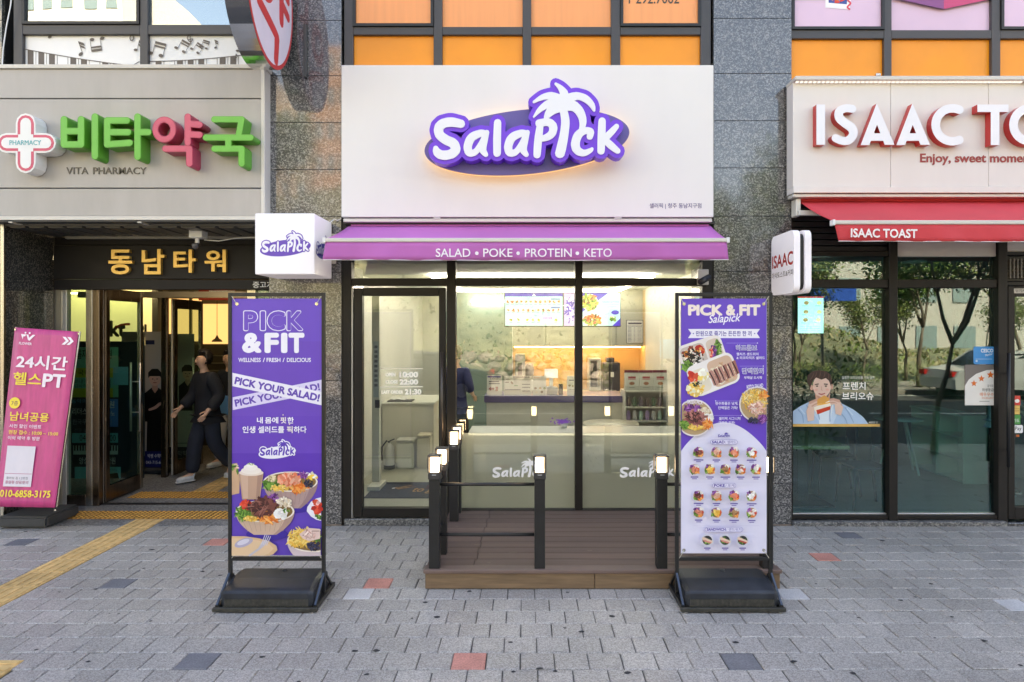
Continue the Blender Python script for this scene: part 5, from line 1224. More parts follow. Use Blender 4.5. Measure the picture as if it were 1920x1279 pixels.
for i in range(nb_):
    y0 = DY0+.10+i*bw; s = -.395+.0*i+ (.004*i); 
    if i % 2 == 0: board(DX0, s-.002, y0, y0+bw-.0055); board(s+.002, DX1, y0, y0+bw-.0055)
    else: board(DX0, s+.01, y0, y0+bw-.0055); board(s+.014, DX1, y0, y0+bw-.0055)
for a,b in ((DX0,.52),(.524,DX1)): box('skirt_board', a, b, DY0, DY0+.02, .004, DZ-.029, WOODF, dk, .003)
for x in (DX0, DX1-.02): box('skirt_board', x, x+.02, DY0+.022, DY1, .004, DZ-.029, WOODF, dk, .003)
sw = MB()
for i in range(nb_):
    for x in (DX0+.06,-.45,-.34,.30,.95,1.5,DX1-.06):
        for q in (.3,.7): sw.lathe([(.0045,0),(.0045,.0006),(0,.0007)],x+random.uniform(-.003,.003),DY0+.10+(i+q)*bw,DZ-.0012,6)
o = sw.build('screws', mat('screw_head', (.10,.09,.08), .4, .6), dk); o['kind'] = 'stuff'
mb = MB(); random.seed(5)
for _ in range(26):
    x = random.uniform(DX0+.1,DX1-.1); y0 = random.uniform(DY0+.05,DY1-.05); l = random.uniform(.008,.07); mb.add([(x,y0,DZ+.0012),(x+l,y0+random.uniform(-.002,.002),DZ+.0012),(x+l,y0+.004,DZ+.0012),(x,y0+.003,DZ+.0012)], [(0,1,2,3)])
o = mb.build('scuffs', mat('scuff', (.42,.34,.24), .8), dk); o['kind'] = 'stuff'
# ---- lamp posts
LAMPG = emat('bollard_glow', (1,.80,.55), 2.4)
LAMPM = mat('lamp_housing', (.035,.033,.035), .45, vary=.1)
def lamp_post():
    e = empty('lamp_post', (0,0,0)); w = .040
    MB().box(-w,w,-w,w,0,.672,ch=.003).build('post', BLK, e)
    MB().box(-w-.006,w+.006,-w-.006,w+.006,.672,.725,ch=.004).build('lamp_base', LAMPM, e)
    MB().box(-.030,.030,-.030,.030,.725,.838).build('lamp_glass', LAMPG, e)
    h = MB()
    for sx in (-1,1):
        for sy in (-1,1): h.box(sx*.045-.0045,sx*.045+.0045,sy*.045-.0045,sy*.045+.0045,.7255,.842)
    h.box(-.050,.050,-.050,.050,.842,.852,ch=.002); h.build('lamp_cage', LAMPM, e)
    MB().lathe([(0,0),(.003,0),(.003,.0015),(0,.0015)], 0,-w-.0075,.69,8,0,'y').build('screw', STEEL, e)
    MB().box(-.016,.016,-w-.0068,-w-.006,.704,.711).build('maker_plate', mat('plate_grey', (.4,.4,.4), .4), e)
    return e
def dup(r, loc, rz=0, label=None):
    q = r.copy(); COL.objects.link(q); q.location = loc; q.rotation_euler = (0,0,rz)
    if label: q['label'] = label
    for ch in list(r.children):
        c = ch.copy(); COL.objects.link(c); c.parent = q
        for g in ch.children: d = g.copy(); COL.objects.link(d); d.parent = c
    return q
LPS = [((-.687,5.06),'lamp post at the front left corner of the deck'),((.109,5.06),'lamp post at the front of the deck, right end of the left railing'),((1.031,5.06),'lamp post at the front of the deck, left of the menu banner stand'),((1.828,5.06),'lamp post at the front right corner, mostly hidden behind the menu banner stand'),
       ((-.672,5.37),'lamp post just behind the front left corner one'),((-.672,6.29),'lamp post at the deck back left, nearer of the two by the door'),((-.672,6.57),'lamp post at the back left of the deck, touching the window frame')]
l0 = lamp_post(); l0['category'] = 'lamp post'; l0['group'] = 'black lamp posts round the deck'
for i,((x,y),lab) in enumerate(LPS):
    if i == 0: l0.location = (x,y,DZ); l0['label'] = lab
    else: dup(l0, (x,y,DZ), 0, lab)
def railing(a, b, label):
    e = empty('railing', ((a[0]+b[0])/2,(a[1]+b[1])/2,DZ), label, 'railing', 'black tube railings of the deck')
    for z in (PZ(908,5.06), PZ(1002,5.06)): MB().tube([(a[0],a[1],z),(b[0],b[1],z)], .0135, 10).build('rail', BLK, e, True)
railing((-.645,5.06),(.068,5.06),'two black rails across the front left of the deck'); railing((1.072,5.06),(1.787,5.06),'two black rails across the front right of the deck, behind the menu banner')
railing((-.680,5.10),(-.674,5.33),'short black rails at the near left side of the deck'); railing((-.672,6.33),(-.672,6.53),'short black rails at the far left side of the deck')

# ================================================================== banner stands
def stand(xl, xr, yp, label, label_b):
    """xl,xr: pole centres; yp: pole plane"""
    e = empty('banner_stand', ((xl+xr)/2,yp,0), label, 'banner stand', 'tall black banner stands on water-filled bases')
    TOP = 2.215; r = .0125
    for x in (xl,xr): box('pole', x-r, x+r, yp-r, yp+r, .06, TOP, BLK, e, .002)
    box('crossbar', xl+r+.0005, xr-r-.0005, yp-r, yp+r, TOP-.025, TOP-.0, BLK, e, .002); box('crossbar', xl+r+.0005, xr-r-.0005, yp-r, yp+r, .285, .31, BLK, e, .002)
    y0, y1 = yp-.235, yp+.20; a, b = xl-.018, xr+.018
    for x in (a+.0,b-.03):
        box('base_rail', x, x+.03, y0+.031, y1, .012, .045, BLK, e, .003)
        s = 1 if x > xl else -1; xx = x+.015
        MB().tube([(xx,yp-.01,.195),(xx,y0+.03,.045)], .010, 4).build('brace', mat('blue_black_steel', (.03,.05,.085), .35), e)
        MB().tube([(xx,yp+.01,.195),(xx,y1-.02,.045)], .010, 4).tube([(xx,yp+.0,.05),(xx,yp+.0,.17)], .008, 4).build('brace', BLK, e)
    box('base_bar', a-.006, b+.006, y0, y0+.03, .010, .036, mat('dusty_black', (.035,.033,.026), .6, vary=.6, vscale=30), e, .003); box('base_bar', a, b, y1-.0, y1+.03, .012, .045, BLK, e, .003)
    for x in (a+.03,b-.03): MB().lathe([(.014,0),(.014,.010),(0,.0101)], x, y0+.012, 0, 14).build('foot', STEEL, e)
    # water tank: sloping lid, front lip, ribbed skirt
    tx0, tx1 = a+.034, b-.034
    prof = [(y0+.034,.034),(y0+.034,.088),(y0+.024,.092),(y0+.024,.130),(y0+.036,.142),(y0+.20,.172),(y1-.06,.178),(y1-.03,.16),(y1-.02,.034)]
    n = len(prof); mb = MB(); vs = []
    for ix,(x,ins) in enumerate(((tx0,.018),(tx0+.03,0),(tx1-.03,0),(tx1,.018))):
        for k,(yy,zz) in enumerate(prof): vs.append((x, yy+(ins if yy < yp else -ins), zz-(ins*.7 if zz > .1 else 0)))
    fs = [tuple(range(n)), tuple(3*n+i for i in range(n))[::-1]]
    for r_ in range(3): fs += [(r_*n+i, r_*n+(i+1)%n, (r_+1)*n+(i+1)%n, (r_+1)*n+i) for i in range(n)]
    t = recalc(mb.add(vs, fs).build('water_tank', BLKP, e)); bevel(t, .004, 2)
    rb_ = MB(); nr = 64
    for i in range(nr): x = tx0+.035+(tx1-tx0-.07)*i/(nr-1); rb_.box(x-.0022, x+.0022, y0+.029, y0+.036, .037, .086)
    o = rb_.build('tank_ribs', mat('dusty_rib', (.085,.080,.066), .6, vary=.5, vscale=40), t); o['kind'] = 'stuff'
    MB().lathe([(.02,0),(.02,.010),(.012,.014),(0,.014)], (tx0+tx1)/2+.02, y1-.10, .172, 16).build('filler_cap', BLKP, t, True)
    bl = box('banner', xl+.027, xr-.027, yp-.004, yp-.002, .335, TOP-.055, mat('banner_back', (.40,.38,.46), .5), e, 0); bl['label'] = label_b
    cd = MB()
    for x,z,dx,dz in ((xl+.05,TOP-.08,-.035,.055),(xr-.05,TOP-.08,.035,.055),(xl+.05,.36,-.035,-.055),(xr-.05,.36,.035,-.055)):
        MB().lathe([(.006,0),(.012,0),(.012,.003),(.006,.003)], x, yp-.008, z, 14, 0, 'y').build('eyelet', mat('eyelet_steel', (.65,.63,.58), .25, 1), bl)
        cd = MB().tube([(x,yp-.008,z),(x+dx*.5,yp-.012,z+dz*.5),(x+dx,yp-.013,z+dz)], .0022, 5); cd.build('tie_cord', mat('cord_cream', (.6,.58,.5), .7), e)
    return e, bl
YP = 4.81
s1, b1 = stand(PX(432,YP), PX(607,YP), YP, 'left banner stand by the tower entrance, purple banner with salad bowls at its foot', 'purple banner with large outlined and solid white capitals')
s2, b2 = stand(PX(1269,YP), PX(1444.5,YP), YP, 'right banner stand in front of the deck, banner turning from purple to a white menu', 'banner with a purple upper half and white menu below')
PU, LV = '6a46c4', 'e6e0f6'
p = Print(plane_at(YP-.0045), .0004, .00004)
p.rect(435,560,603,1041,PU)
for y0,y1,c in ((560,640,'6c49c0'),(640,780,'6b45ba'),(780,850,'6740b8'),(850,905,'5c32b0'),(905,1041,'5f41b4')): p.rect(435,y0,603,y1,c)
# PICK outlined
def otext(p, s, x0,y0,x1,y1, col, inner, b=.03, g=.035):
    p.text(s,x0,y0,x1,y1,col,b,4); p.text(s,x0+1.7,y0+1.7,x1-1.7,y1-1.7,inner,b-g,4)
for s,a,b in (('P',456,484),('I',487,499),('C',500,536),('K',537,569)):
    p.text(s,a,582,b,621,'f0ecfa',.055,4); 
    p.text(s,a+1.6,583.6,b-1.6,619.4,'6c49c0',.036,4)
for s,a,b in (('&',454,491),('F',496,523),('I',527,539),('T',541,571)): p.text(s,a,624,b,662,'f4f1fb',.065,4)
for s,a,b in (('WELLNESS',447,489),('/',493,497),('FRESH',500,526),('/',530,534),('DELICIOUS',538,583)): p.text(s,a,671,b,679,'eeeafa',.03,3)
p.poly([(436.5,745),(603,712),(603,735.5),(436.5,769)],'dcd3f2')
p.text('PICK YOUR SALAD!',439,733.5,601,747.5,'6240b0',.05,3,-.195)
p.poly([(436,699),(603,735),(603,760),(436,724)],'efebf8'); p.text('PICK YOUR SALAD!',439,722.5,601,737,'6240b0',.055,3,.207)
for s,b in (('내',(482,782,493,794)),('몸에',(497,782,522,794)),('핏',(526,782,537,794)),('한',(539,782,551,794)),('인생',(455,799,479,812)),('셀러드를',(484,799,533,812)),('픽',(538,799,549,812)),('하다',(551,799,575,812))): p.text(s,*b,'f3e8e2' if s in '핏픽' else 'f2eefa',.03,3)
for x,y in ((531,778),(543,795.5)): p.ell(x,y,1.2,1.2,'f6e0c0',8)
draw_logo(p, 487,824,553,855, '5a37b4', 'f2eff9', 'f2eff9', grow=9)
# drinks and bowls
WD = ['5b2d2a','6e3b36','80483f','4a2422']; GRN = ['4c7a2c','6c9a3e','365f22','8fb45a']; ORG = ['ef8a3a','f29a4c','e2702c','f4ac62']; YEL = ['f2c45c','f4d078','e8b048']; PKS = ['f2a183','ee8a6a','f6b79c','e87a5a']; CAB = ['6a2a78','8a4698','a868b4','522060']; RIC = ['e8d8c0','d9c4a6','f0e4d2']; TOM = ['d83a28','e8543c','c02a20']; BLU = ['2c2a44','1e1c30','40405c']; WHT = ['f0eeea','e2dcd6','fbfaf6']
p.poly([(435,870),(445,868),(450,900),(449,925),(435,928)],'d2a888'); p.bits(442,878,8,8,GRN+['e8c8b8'],12,3)
def bowl(p, cx, cy, rx, ry, h, c1, c2, cuts=(0,0)):
    x0 = max(435.3,cx-rx); x1 = min(602.7,cx+rx)
    cl = lambda pts: [(min(max(x,435.3),602.7),min(y,1040.6)) for x,y in pts]
    p.poly(cl(ell(cx+4,cy+h*.98,rx*.72,ry*.55)), '3b2596'); 
    side = [(rx*(1-.62*(i/10)**2.0-.0*i), cy+h*(i/10)**.95) for i in range(11)]; p.poly(cl([(cx-a,b) for a,b in side]+[(cx+a,b) for a,b in side[::-1]]), c1)
    p.poly(cl([(cx+a*.72,b) for a,b in side]+[(cx+a,b) for a,b in side[::-1]]), c2)
    for k in range(9):
        a = -.75+k*.19; x = cx+rx*a; 
        if 437 < x < 601 and cy+h*.8 < 1040: p.stroke([(x,cy+ry*.9,.35),(cx+rx*a*.78,cy+h*.85,.35)],1,c2)
    p.poly(cl(ell(cx,cy,rx,ry,32)), 'efe2d6'); p.poly(cl(ell(cx,cy,rx*.94,ry*.88,32)), '8a6a3c')
cl_ = lambda x,y: 436.5 < x < 601.5 and y < 1039
bowl(p, 545,903,51,19,50,'b29490','9c7d80')
p.bits(510,908,15,9,GRN,60,4.4,2.0,cl_); p.bits(526,915,20,6,YEL,50,2.4,1.2,cl_); p.bits(560,914,16,8,ORG,60,3.8,2.2,cl_); p.bits(580,907,9,7,BLU,36,2.2,1,cl_); p.bits(583,895,12,6,['f4e8c8','f4c84c','faf4e6'],12,4,1.3,cl_); p.bits(567,891,9,6,CAB,30,2.8,2,cl_); p.bits(543,898,21,10,PKS,80,4.6,1.4,cl_); p.bits(512,897,9,5,['c8b48c','e0cfa8'],20,2.6,1.3,cl_)
# shake glass
p.poly([(449,886),(495,886),(488,936),(455,936)],'c09a84'); p.poly([(452,890),(466,890),(466,934),(457,934)],'d0ac96'); p.poly([(484,890),(493,890),(487,934),(481,934)],'a98474'); p.ell(472,886,23,6,'e8d6c8'); p.ell(472,882,19,7,'f0e4da'); p.ell(471,876,13,6,'f4ebe2'); p.ell(470,872,7,4,'f8f2ec'); p.bits(471,870,7,2,['8aa860','b8c890'],10,1.3)
p.ell(612,945,32,26,'e8e4ee') if False else p.poly([(602.7,932),(594,934),(584,940),(577,950),(576,958),(584,968),(594,974),(602.7,976)],'ece8f0')
p.bits(594,952,8,14,TOM,16,5.2,1.1,cl_); p.bits(598,968,5,4,GRN,10,3,1.5,cl_); p.bits(597,942,5,3,['f0b8b0'],4,3,1,cl_)
bowl(p, 498,958,55,21,44,'cfae98','b08f84')
p.bits(458,963,12,11,GRN,60,4.6,2.2,cl_); p.bits(462,945,10,8,TOM,26,3.8,1.1,cl_); p.bits(470,972,14,5,YEL,50,2.3,1.1,cl_); p.bits(508,968,21,10,ORG,90,4.0,2.4,cl_); p.bits(512,934,12,6,CAB,40,3.2,2,cl_); p.bits(534,941,15,9,RIC,60,2.6,1.3,cl_); p.bits(494,950,24,14,WD,70,6,1.7,cl_); p.bits(486,950,22,12,['3a1a1a','9a6258'],22,3,3,cl_); p.bits(530,960,13,9,WHT,24,5.4,1.3,cl_); p.ell(530,959,5,3.6,'dcd4d4'); p.ell(530,959,2.6,1.6,'f6f2f0'); p.bits(541,957,8,5,GRN,10,2,1.4,cl_)
# plate with cutlery
p.poly([(436.5,1004),(460,1004),(488,1008),(508,1014),(520,1022),(522,1030),(514,1038),(506,1040.5),(436.5,1040.5)],'dcb48c'); p.poly([(436.5,1008),(460,1008),(486,1012),(506,1019),(515,1027),(506,1036),(496,1040.5),(436.5,1040.5)],'e6c29c')
p.ell(459,1016,18,7.5,'b0a8c0',20,-.35); p.ell(458,1015,12,4.5,'d4cfdd',20,-.35); p.stroke([(470,1040,1.8),(487,1028,1.8),(494,1020,3.6),(500,1014,3.4)],1,'c0bac8'); 
for k in range(4): p.stroke([(492+k*3.2,1019-k*-.6,.8),(499+k*3.4,1001+k*1.2,.7)],1,'cdc8d4')
bowl(p, 590,1012,50,22,44,'d0bcc0','b4a0ac')
p.bits(572,1002,30,13,YEL,190,2.8,2.4,cl_); p.bits(562,1015,20,8,YEL,60,3.4,2.2,cl_); p.bits(590,1022,14,8,BLU,60,2.6,1.4,cl_); p.bits(595,1008,10,6,GRN,30,3.2,2,cl_); p.poly([(563,1000),(580,988),(602,990),(602,1008),(582,1013),(570,1008)],'e4c4bc'); p.stroke([(570,1002,1),(588,994,1),(600,994,1)],1,'b08a80'); p.bits(585,1000,14,7,['efd6cc','d8b0a6','c89a90'],26,3,1.8,cl_)
p.build('printed_artwork', PR, b1)

p = Print(plane_at(YP-.0045), .0004, .00004); random.seed(11)
p.rect(1277,560,1437,1037,'e2dff4'); WHT_ = 'eeebfa'
arcpts = [(1277,846)]+[(1277+160*t, 846-54*sin(pi*t)**.85) for t in [i/24 for i in range(1,24)]]+[(1437,846)]
for y0,y1,c in ((560,700,'6a48c2'),(700,790,'6742bf')): p.rect(1277,y0,1437,y1,c)
p.polys([[(1277+160*i/24,788),(1277+160*(i+1)/24,788),arcpts[i+1],arcpts[i]] for i in range(24)],'6742bf')
cl2 = lambda x,y: 1278 < x < 1436
for s,a,b in (('PICK',1290,1355),('&',1361,1379),('FIT',1386,1426)): p.text(s,a,571,b,592,'f6e6dc',.065,4)
p.text('Salapick',1328,589,1389,609,'f8f4fc',.015,4,-.06,.35)
p.poly([(1290,617),(1425,617),(1419,625),(1425,634),(1290,634),(1296,625)],'efecf8'); p.text('만원으로 즐기는 든든한 한 끼',1305,620.5,1409,630.5,'43309c',.025,3); p.ell(1300,625.5,1.2,1.2,'43309c',8); p.ell(1415,625.5,1.2,1.2,'43309c',8)
def tray(p, cx, cy, w, h, rot, c='ece4e0'):
    R = lambda u,v: (cx+u*cos(rot)-v*sin(rot), cy+u*sin(rot)+v*cos(rot))
    p.poly([R(x,y) for x,y in rrect(-w,-h,w,h,14,5)],c); return R
R = tray(p,1316,664,43,27,-.32); p.poly([R(x,y) for x,y in rrect(-38,-22,8,22,9,4)],'cbbcb4'); p.poly([R(x,y) for x,y in rrect(12,-21,39,21,9,4)],'d8c4b4')
p.bits(1299,668,19,17,['2c2420','ecdcc8','8a3c2c','d88a3c'],70,4.6,1.5,lambda x,y:x>1279); p.bits(1290,686,12,8,GRN,30,4,1.6,lambda x,y:x>1279); p.bits(1312,655,8,7,TOM+['f0a04c'],16,4.2,1); p.bits(1303,672,14,12,['f4ece6','1c1616'],24,4,3)
p.bits(1344,656,7,16,GRN,50,4.2,1.6); p.bits(1337,660,4,14,CAB,40,3,1.6); p.bits(1334,661,2.5,13,['e84c3c','f4a08c'],14,2.4,1.4)
R = tray(p,1337,702,46,30,-.38,'f0eae8'); p.poly([R(x,y) for x,y in rrect(-6,-25,42,26,10,4)],'d8b49c'); p.poly([R(x,y) for x,y in rrect(-42,-20,-10,25,10,4)],'e8dcc8')
p.bits(1354,700,26,20,RIC+['c89878'],90,3.6,1.6)
for k in range(6): p.poly([(1328+k*8.6,697-k*3.8),(1335+k*8.6,694-k*3.8),(1344+k*8,714-k*4),(1346+k*8,722-k*4.6),(1338+k*8.4,723-k*4)],['c08a80','a86c64'][k%2]); p.stroke([(1330+k*8.6,698-k*3.8,1.1),(1337+k*8.4,711-k*4,1.3),(1341+k*8.3,721-k*4.3,1)],1,'3a2026')
p.bits(1300,708,10,9,TOM,18,5.4,1.2); p.bits(1303,730,16,12,YEL+['f8f0c8'],90,3.2,1.3); p.bits(1318,702,7,9,['f6e6a8','faf4e4','f0d070'],16,5,1.2); p.bits(1308,721,9,5,['2a3c20','1c1c20'],12,2,1.6)
def round_bowl(p, cx, cy, r, fn):
    q = [(min(max(x,1277.5),1436.5),y) for x,y in ell(cx,cy,r,r*.98,32)]; p.poly(q,'e6dcdc'); q = [(min(max(x,1277.5),1436.5),y) for x,y in ell(cx,cy,r*.92,r*.9,32)]; p.poly(q,'b89a74'); fn()
def f1():
    p.bits(1414,750,25,21,YEL+['f0d8a0'],240,2.4,2.2,cl2); p.bits(1420,765,13,12,['e8b8a4','d89a88','f0ccba'],70,3,1.7,cl2); p.bits(1430,740,7,7,ORG,30,3,2,cl2); p.bits(1429,785,8,7,CAB,40,2.8,2,cl2); p.bits(1411,788,9,6,BLU,34,2.6,1.4,cl2); p.bits(1409,765,9,8,['d89a88','f4d8cc'],20,3,1.8,cl2)
round_bowl(p,1419,758,34,f1)
p.poly([(min(max(x,1277.5),1436.5),y) for x,y in [(1277.5,800),(1277.5,808),(1290,812),(1310,810),(1328,800),(1337,785)]],'a89a98')
def f2():
    p.bits(1296,766,14,7,CAB,60,3.2,2,cl2); p.bits(1318,771,11,7,RIC,50,2.4,1.3,cl2); p.bits(1328,781,7,8,WHT,22,3.6,1.3,cl2); p.bits(1322,795,13,6,ORG,60,3.4,2.3,cl2); p.bits(1287,795,12,8,GRN,60,3.8,2,cl2); p.bits(1303,800,14,5,YEL,60,2.2,1.4,cl2); p.bits(1301,782,18,12,['a0605c','8a4a48','b87670'],80,4.4,1.7,cl2); p.bits(1301,782,15,9,['5a2a2c','3a1c1e'],26,2.6,2.4,cl2)
round_bowl(p,1301,783,35.5,f2)
for s,b in (('하프콤보',(1378,647,1417,657)),('단백한끼',(1390,690,1429,700.5))): p.text(s,b[0]-.8,b[1]-.8,b[2]+.8,b[3]+.8,'f2effa',.07,3); p.text(s,*b,'4c339e',.012,3)
for s,b in (('햄치즈 샌드위치',(1379,661,1420,666.5)),('& 리코타치즈 샐러드',(1379,668,1432,673.5)),('부채살 도시락',(1393,705,1427,710.5)),('탄수화물은 낮게,',(1340,753,1382,759)),('단백질은 가득!',(1345,761,1381,767)),('샐러픽 시그니처',(1346,781,1386,787)),('대체육 토핑!',(1346,789,1376,795))): p.text(s,*b,'f0ecfa',.02,2)
p.text('GREEN PICK',1286,750,1316,757,'f2eefa',.03,2,.08); p.text('KETO SALAD',1398,720,1429,727,'f2eefa',.03,2,-.12)
for a,b,y in ((1360,1418,643),(1385,1429,686),(1340,1386,751),(1336,1388,778)): p.rect(a,y,b,y+.5,'b8a8e4'); p.ell(b if a<1390 and y<700 else (a if y==751 else b),y+.2,1.1,1.1,'e8e2f8',8)
draw_logo(p,1344,809,1367,819,'4a349c',sm=1)
for s,t,x0,x1,y in (('SALAD','/ 샐러드',1330,1381,828),('POKE','/ 포케',1334,1378,909),('SANDWICH','/ 샌드위치',1320,1391,991)):
    p.poly(rrect(x0,y-4.6,x1,y+4.6,4.5,4),'4a349c'); p.poly(rrect(x0+.5,y-4.1,x1-.5,y+4.1,4.1,4),'e4e0f5'); m = x0+(x1-x0)*(.55 if s!='SANDWICH' else .56); p.text(s,x0+3,y-2.9,m-1,y+2.6,'4a349c',.05,2); p.text(t,m,y-2.9,x1-3,y+2.8,'4a349c',.0,2)
def dish(cx,cy,k):
    p.ell(cx,cy,10.6,10.4,'d8d2d2',20); p.ell(cx,cy,9.5,9.3,'a8785c',20)
    p.bits(cx-3,cy-5,4,3,CAB,12,2.6,1.4); p.bits(cx+4,cy-5,3.5,3,['ece6e0','f4f0ea'],8,2.4,1.2); p.bits(cx-5,cy+4,3.5,3,GRN,10,2.4,1.4); p.bits(cx+4,cy+5,4,3,ORG,12,2.4,1.4); p.bits(cx+6,cy,2.5,3,TOM,6,2,1.2); p.bits(cx,cy,4.6,4.4,[WD+['b0645c'],['e8b8a0','d89880'],PKS,WHT,['c8604c','e08a70'],YEL,['8a5a3c','b88a60'],['e8d8d0','c07060'],['e8e0d8','f4ecdc']][k%9],16,2.8,1.4)
    w = 7 if k%3 else 9; p.rect(cx-w,cy+13.2,cx+w,cy+15.2,'5a489e'); p.rect(cx-4.5,cy+16.8,cx+4.5,cy+18.2,'6a5ca8')
for i,x in enumerate((1308,1341,1373.5,1406)): dish(x,847,i); dish(x,928,i); dish(x,959,i+4)
for i,x in enumerate((1299.5,1328,1357,1385,1413.5)): dish(x,878,i+4)
for x in (1323,1356,1388.5):
    p.ell(x,1009.5,12,11.5,'d4d2de',20); p.ell(x,1009.5,9,8.6,'2c2c30',20); p.bits(x,1010,8,6,GRN+['2a2a26'],16,2.4,1.4); p.stroke([(x-7,1006,2.8),(x+7,1012,2.8)],1,'e8c8b4'); p.stroke([(x-6,1010,1.6),(x+6,1014,1.6)],1,['d88a7c','e8b8a0','b85040'][int(x)%3]); p.rect(x-6,1023,x+6,1025,'5a489e'); p.rect(x-4,1026.4,x+4,1027.8,'6a5ca8')
for y in (901,982): p.rect(1296,y,1419,y+.5,'cfcae6')
p.build('printed_artwork', PR, b2)

# ---- leaning pink banner
pk = empty('leaning_banner', (-4.9,6.8,0), 'pink gym banner leaning on its dark base by the tower entrance', 'banner stand')
TLp, TRp, BRp, BLp = [Vector((PX(a,d),d,PZ(b,d))) for a,b,d in ((28,614,6.585),(147,622,6.60),(103,952,6.36),(-9,950,6.36))]
qm = quad_map(TLp,TRp,BRp,BLp,(0,0,119,332))
nx_, ny_ = 10, 26; mb = MB()
vs = [qm(119*i/nx_, 332*j/ny_, .010*sin(i/nx_*pi)*sin(j/ny_*9)*.5) for j in range(ny_+1) for i in range(nx_+1)]
mb.add(vs, [(j*(nx_+1)+i,(j+1)*(nx_+1)+i,(j+1)*(nx_+1)+i+1,j*(nx_+1)+i+1) for j in range(ny_) for i in range(nx_)])
fb2 = mb.build('banner', mat('pink_vinyl', (.60,.062,.22), .38, vary=.16, vscale=3, stretch=(6,6,.4)), pk, True); md = fb2.modifiers.new('thickness','SOLIDIFY'); md.thickness = .002
p = Print(qm, .008, .0004)
p.text('FLOWER',12,27,36,32,'f0dce8',.03,2)
for pts in ([(14,12),(24,12),(22,16),(19,16),(18,22)],[(24,12),(28,12),(30,18),(36,12),(41,12),(31,24),(28,22)]): p.poly(pts,'f4e4ee')
p.ell(22,9,1.8,1.8,'f4e4ee',10); p.ell(30,9,1.8,1.8,'f4e4ee',10)
for x in (92,101): p.poly([(x,12),(x+6,12),(x+13,19.5),(x+6,27),(x,27),(x+7,19.5)],'f6eaf2')
p.text('24시간',11,50,108,77,'f3e4ec',.03,3); p.text('헬스',9,84,63,108,'f4d84a',.02,3); p.text('PT',65,84,108,110,'f3e4ec',.04,3)
p.ell(17,142,10.5,10.5,'f4d84a'); p.text('7층',11,138,24,147,'6a2a4a',.01,2); p.text('남녀공용',11,158,86,175,'f4d84a',.02,3)
p.text('사전 할인 이벤트',12,181,74,188,'f3e0ea',.015,2); p.text('현장 접수 : 10:00 ~ 15:00',12,192,108,200,'f4d84a',.02,2); p.text('이외 예약 후 방문',12,203,74,210,'f3e0ea',.015,2)
p.poly([(13,221),(68,221),(68,295),(13,295)],'dcd4dc'); p.rect(14,271,67,272,'c07898'); p.text('플러워 짐 1.2호점',18,277,60,282,'6a6470',.0,2); p.text('용암점 상담/문의',17,284,62,290,'b03a68',.01,2)
p.text('010-6858-3175',9,301,109,314,'f4d84a',.035,3); p.build('printed_artwork', PR, pk)
MB().tube([TLp+Vector((0,.02,.0)),BLp+Vector((0,.02,-.0)),],.012,8).tube([TRp+Vector((0,.02,0)),BRp+Vector((0,.02,0))],.012,8).build('frame', STEEL, pk)
t = MB().box(PX(30,6.75),PX(146,6.95),6.50,6.98,.015,.125).build('base', mat('grey_black_plastic', (.045,.047,.050), .5, vary=.3, vscale=6), pk); bevel(t,.02,2)
for q in (TLp,TRp,BRp): MB().lathe([(0,0),(.010,0),(.010,.004)],q.x*(.998),q.y-.012,q.z-.02,10,0,'y').build('eyelet', mat('eyelet_steel'), pk)

# ================================================================== cameras on the wall
cc = empty('security_camera', W(1318,520,6.62), 'small black bullet camera on a white bracket by the purple awning', 'camera')
D = 6.60; box('bracket', PX(1309,D), PX(1329,D), 6.60, 6.65, PZ(534,D), PZ(505,D), mat('bracket_ivory', (.55,.53,.50), .4), cc, .004)
MB().tube([(PX(1326,D),6.55,PZ(521,D)),(PX(1305,D),6.44,PZ(531,D))],[.032,.03],16).build('housing', BLKP, cc, True); MB().tube([(PX(1322,D),6.60,PZ(521,D)),(PX(1322,D),6.55,PZ(521,D))],.014,8).build('joint', BLKP, cc)
MB().lathe([(0,0),(.018,0)],0,0,0,12).build('lens', mat('lens_black', (.01,.01,.012), .05), cc).matrix_world
COL.objects[-1].location = (0,0,0) if False else COL.objects[-1].location
c2 = empty('security_camera', W(371,450,6.9), 'white ceiling camera with a dark dome hanging above the tower name board', 'camera')
D = 6.9; box('junction_box', PX(358,D), PX(383,D), 6.85, 6.98, PZ(447,D), 2.982, WHITEP, c2, .006); MB().tube([(PX(370,D),6.9,PZ(447,D)),(PX(370,D),6.9,PZ(456,D))],.022,12).build('neck', WHITEP, c2); MB().lathe([(0,-.045),(.025,-.035),(.034,-.01),(.034,.012),(0,.02)],PX(368,D),6.88,PZ(460,D),16).build('lens_dome', mat('dome_grey', (.12,.12,.13), .15), c2, True)
MB().tube([W(383,450,6.95),W(410,452,6.95),W(440,447,6.98),W(478,445,7.0)],.005,6).build('cable', WHITEP, c2)
# small sign sliver on the pier behind the left banner
wp = empty('pier_plate', W(588,590,6.63), 'small dark plate with a white rounded border on the left pier', 'sign'); p = Print(plane_at(6.638),.001); box('plate', PX(560,6.63), PX(594,6.63), 6.632, 6.639, PZ(607,6.63), PZ(573,6.63), mat('plate_dark', (.03,.03,.04), .4), wp, 0)
p.z = .008; p.polys(ring(rrect(561,574,593,606,5,5), rrect(563,576,591,604,4,5)), 'e8e8ec'); p.build('border', PR, wp); wq = empty('door_entry_box', W(596,760,6.63), 'slim beige entry box on the left pier behind the banner stand', 'intercom'); box('case', PX(590,6.62), PX(599,6.62), 6.60, 6.639, PZ(817,6.62), PZ(735,6.62), mat('beige_plastic', (.45,.42,.36), .4), wq, .004); box('keypad', PX(591.5,6.6), PX(597.5,6.6), 6.597, 6.5995, PZ(770,6.6), PZ(745,6.6), mat('plate_dark'), wq, 0)

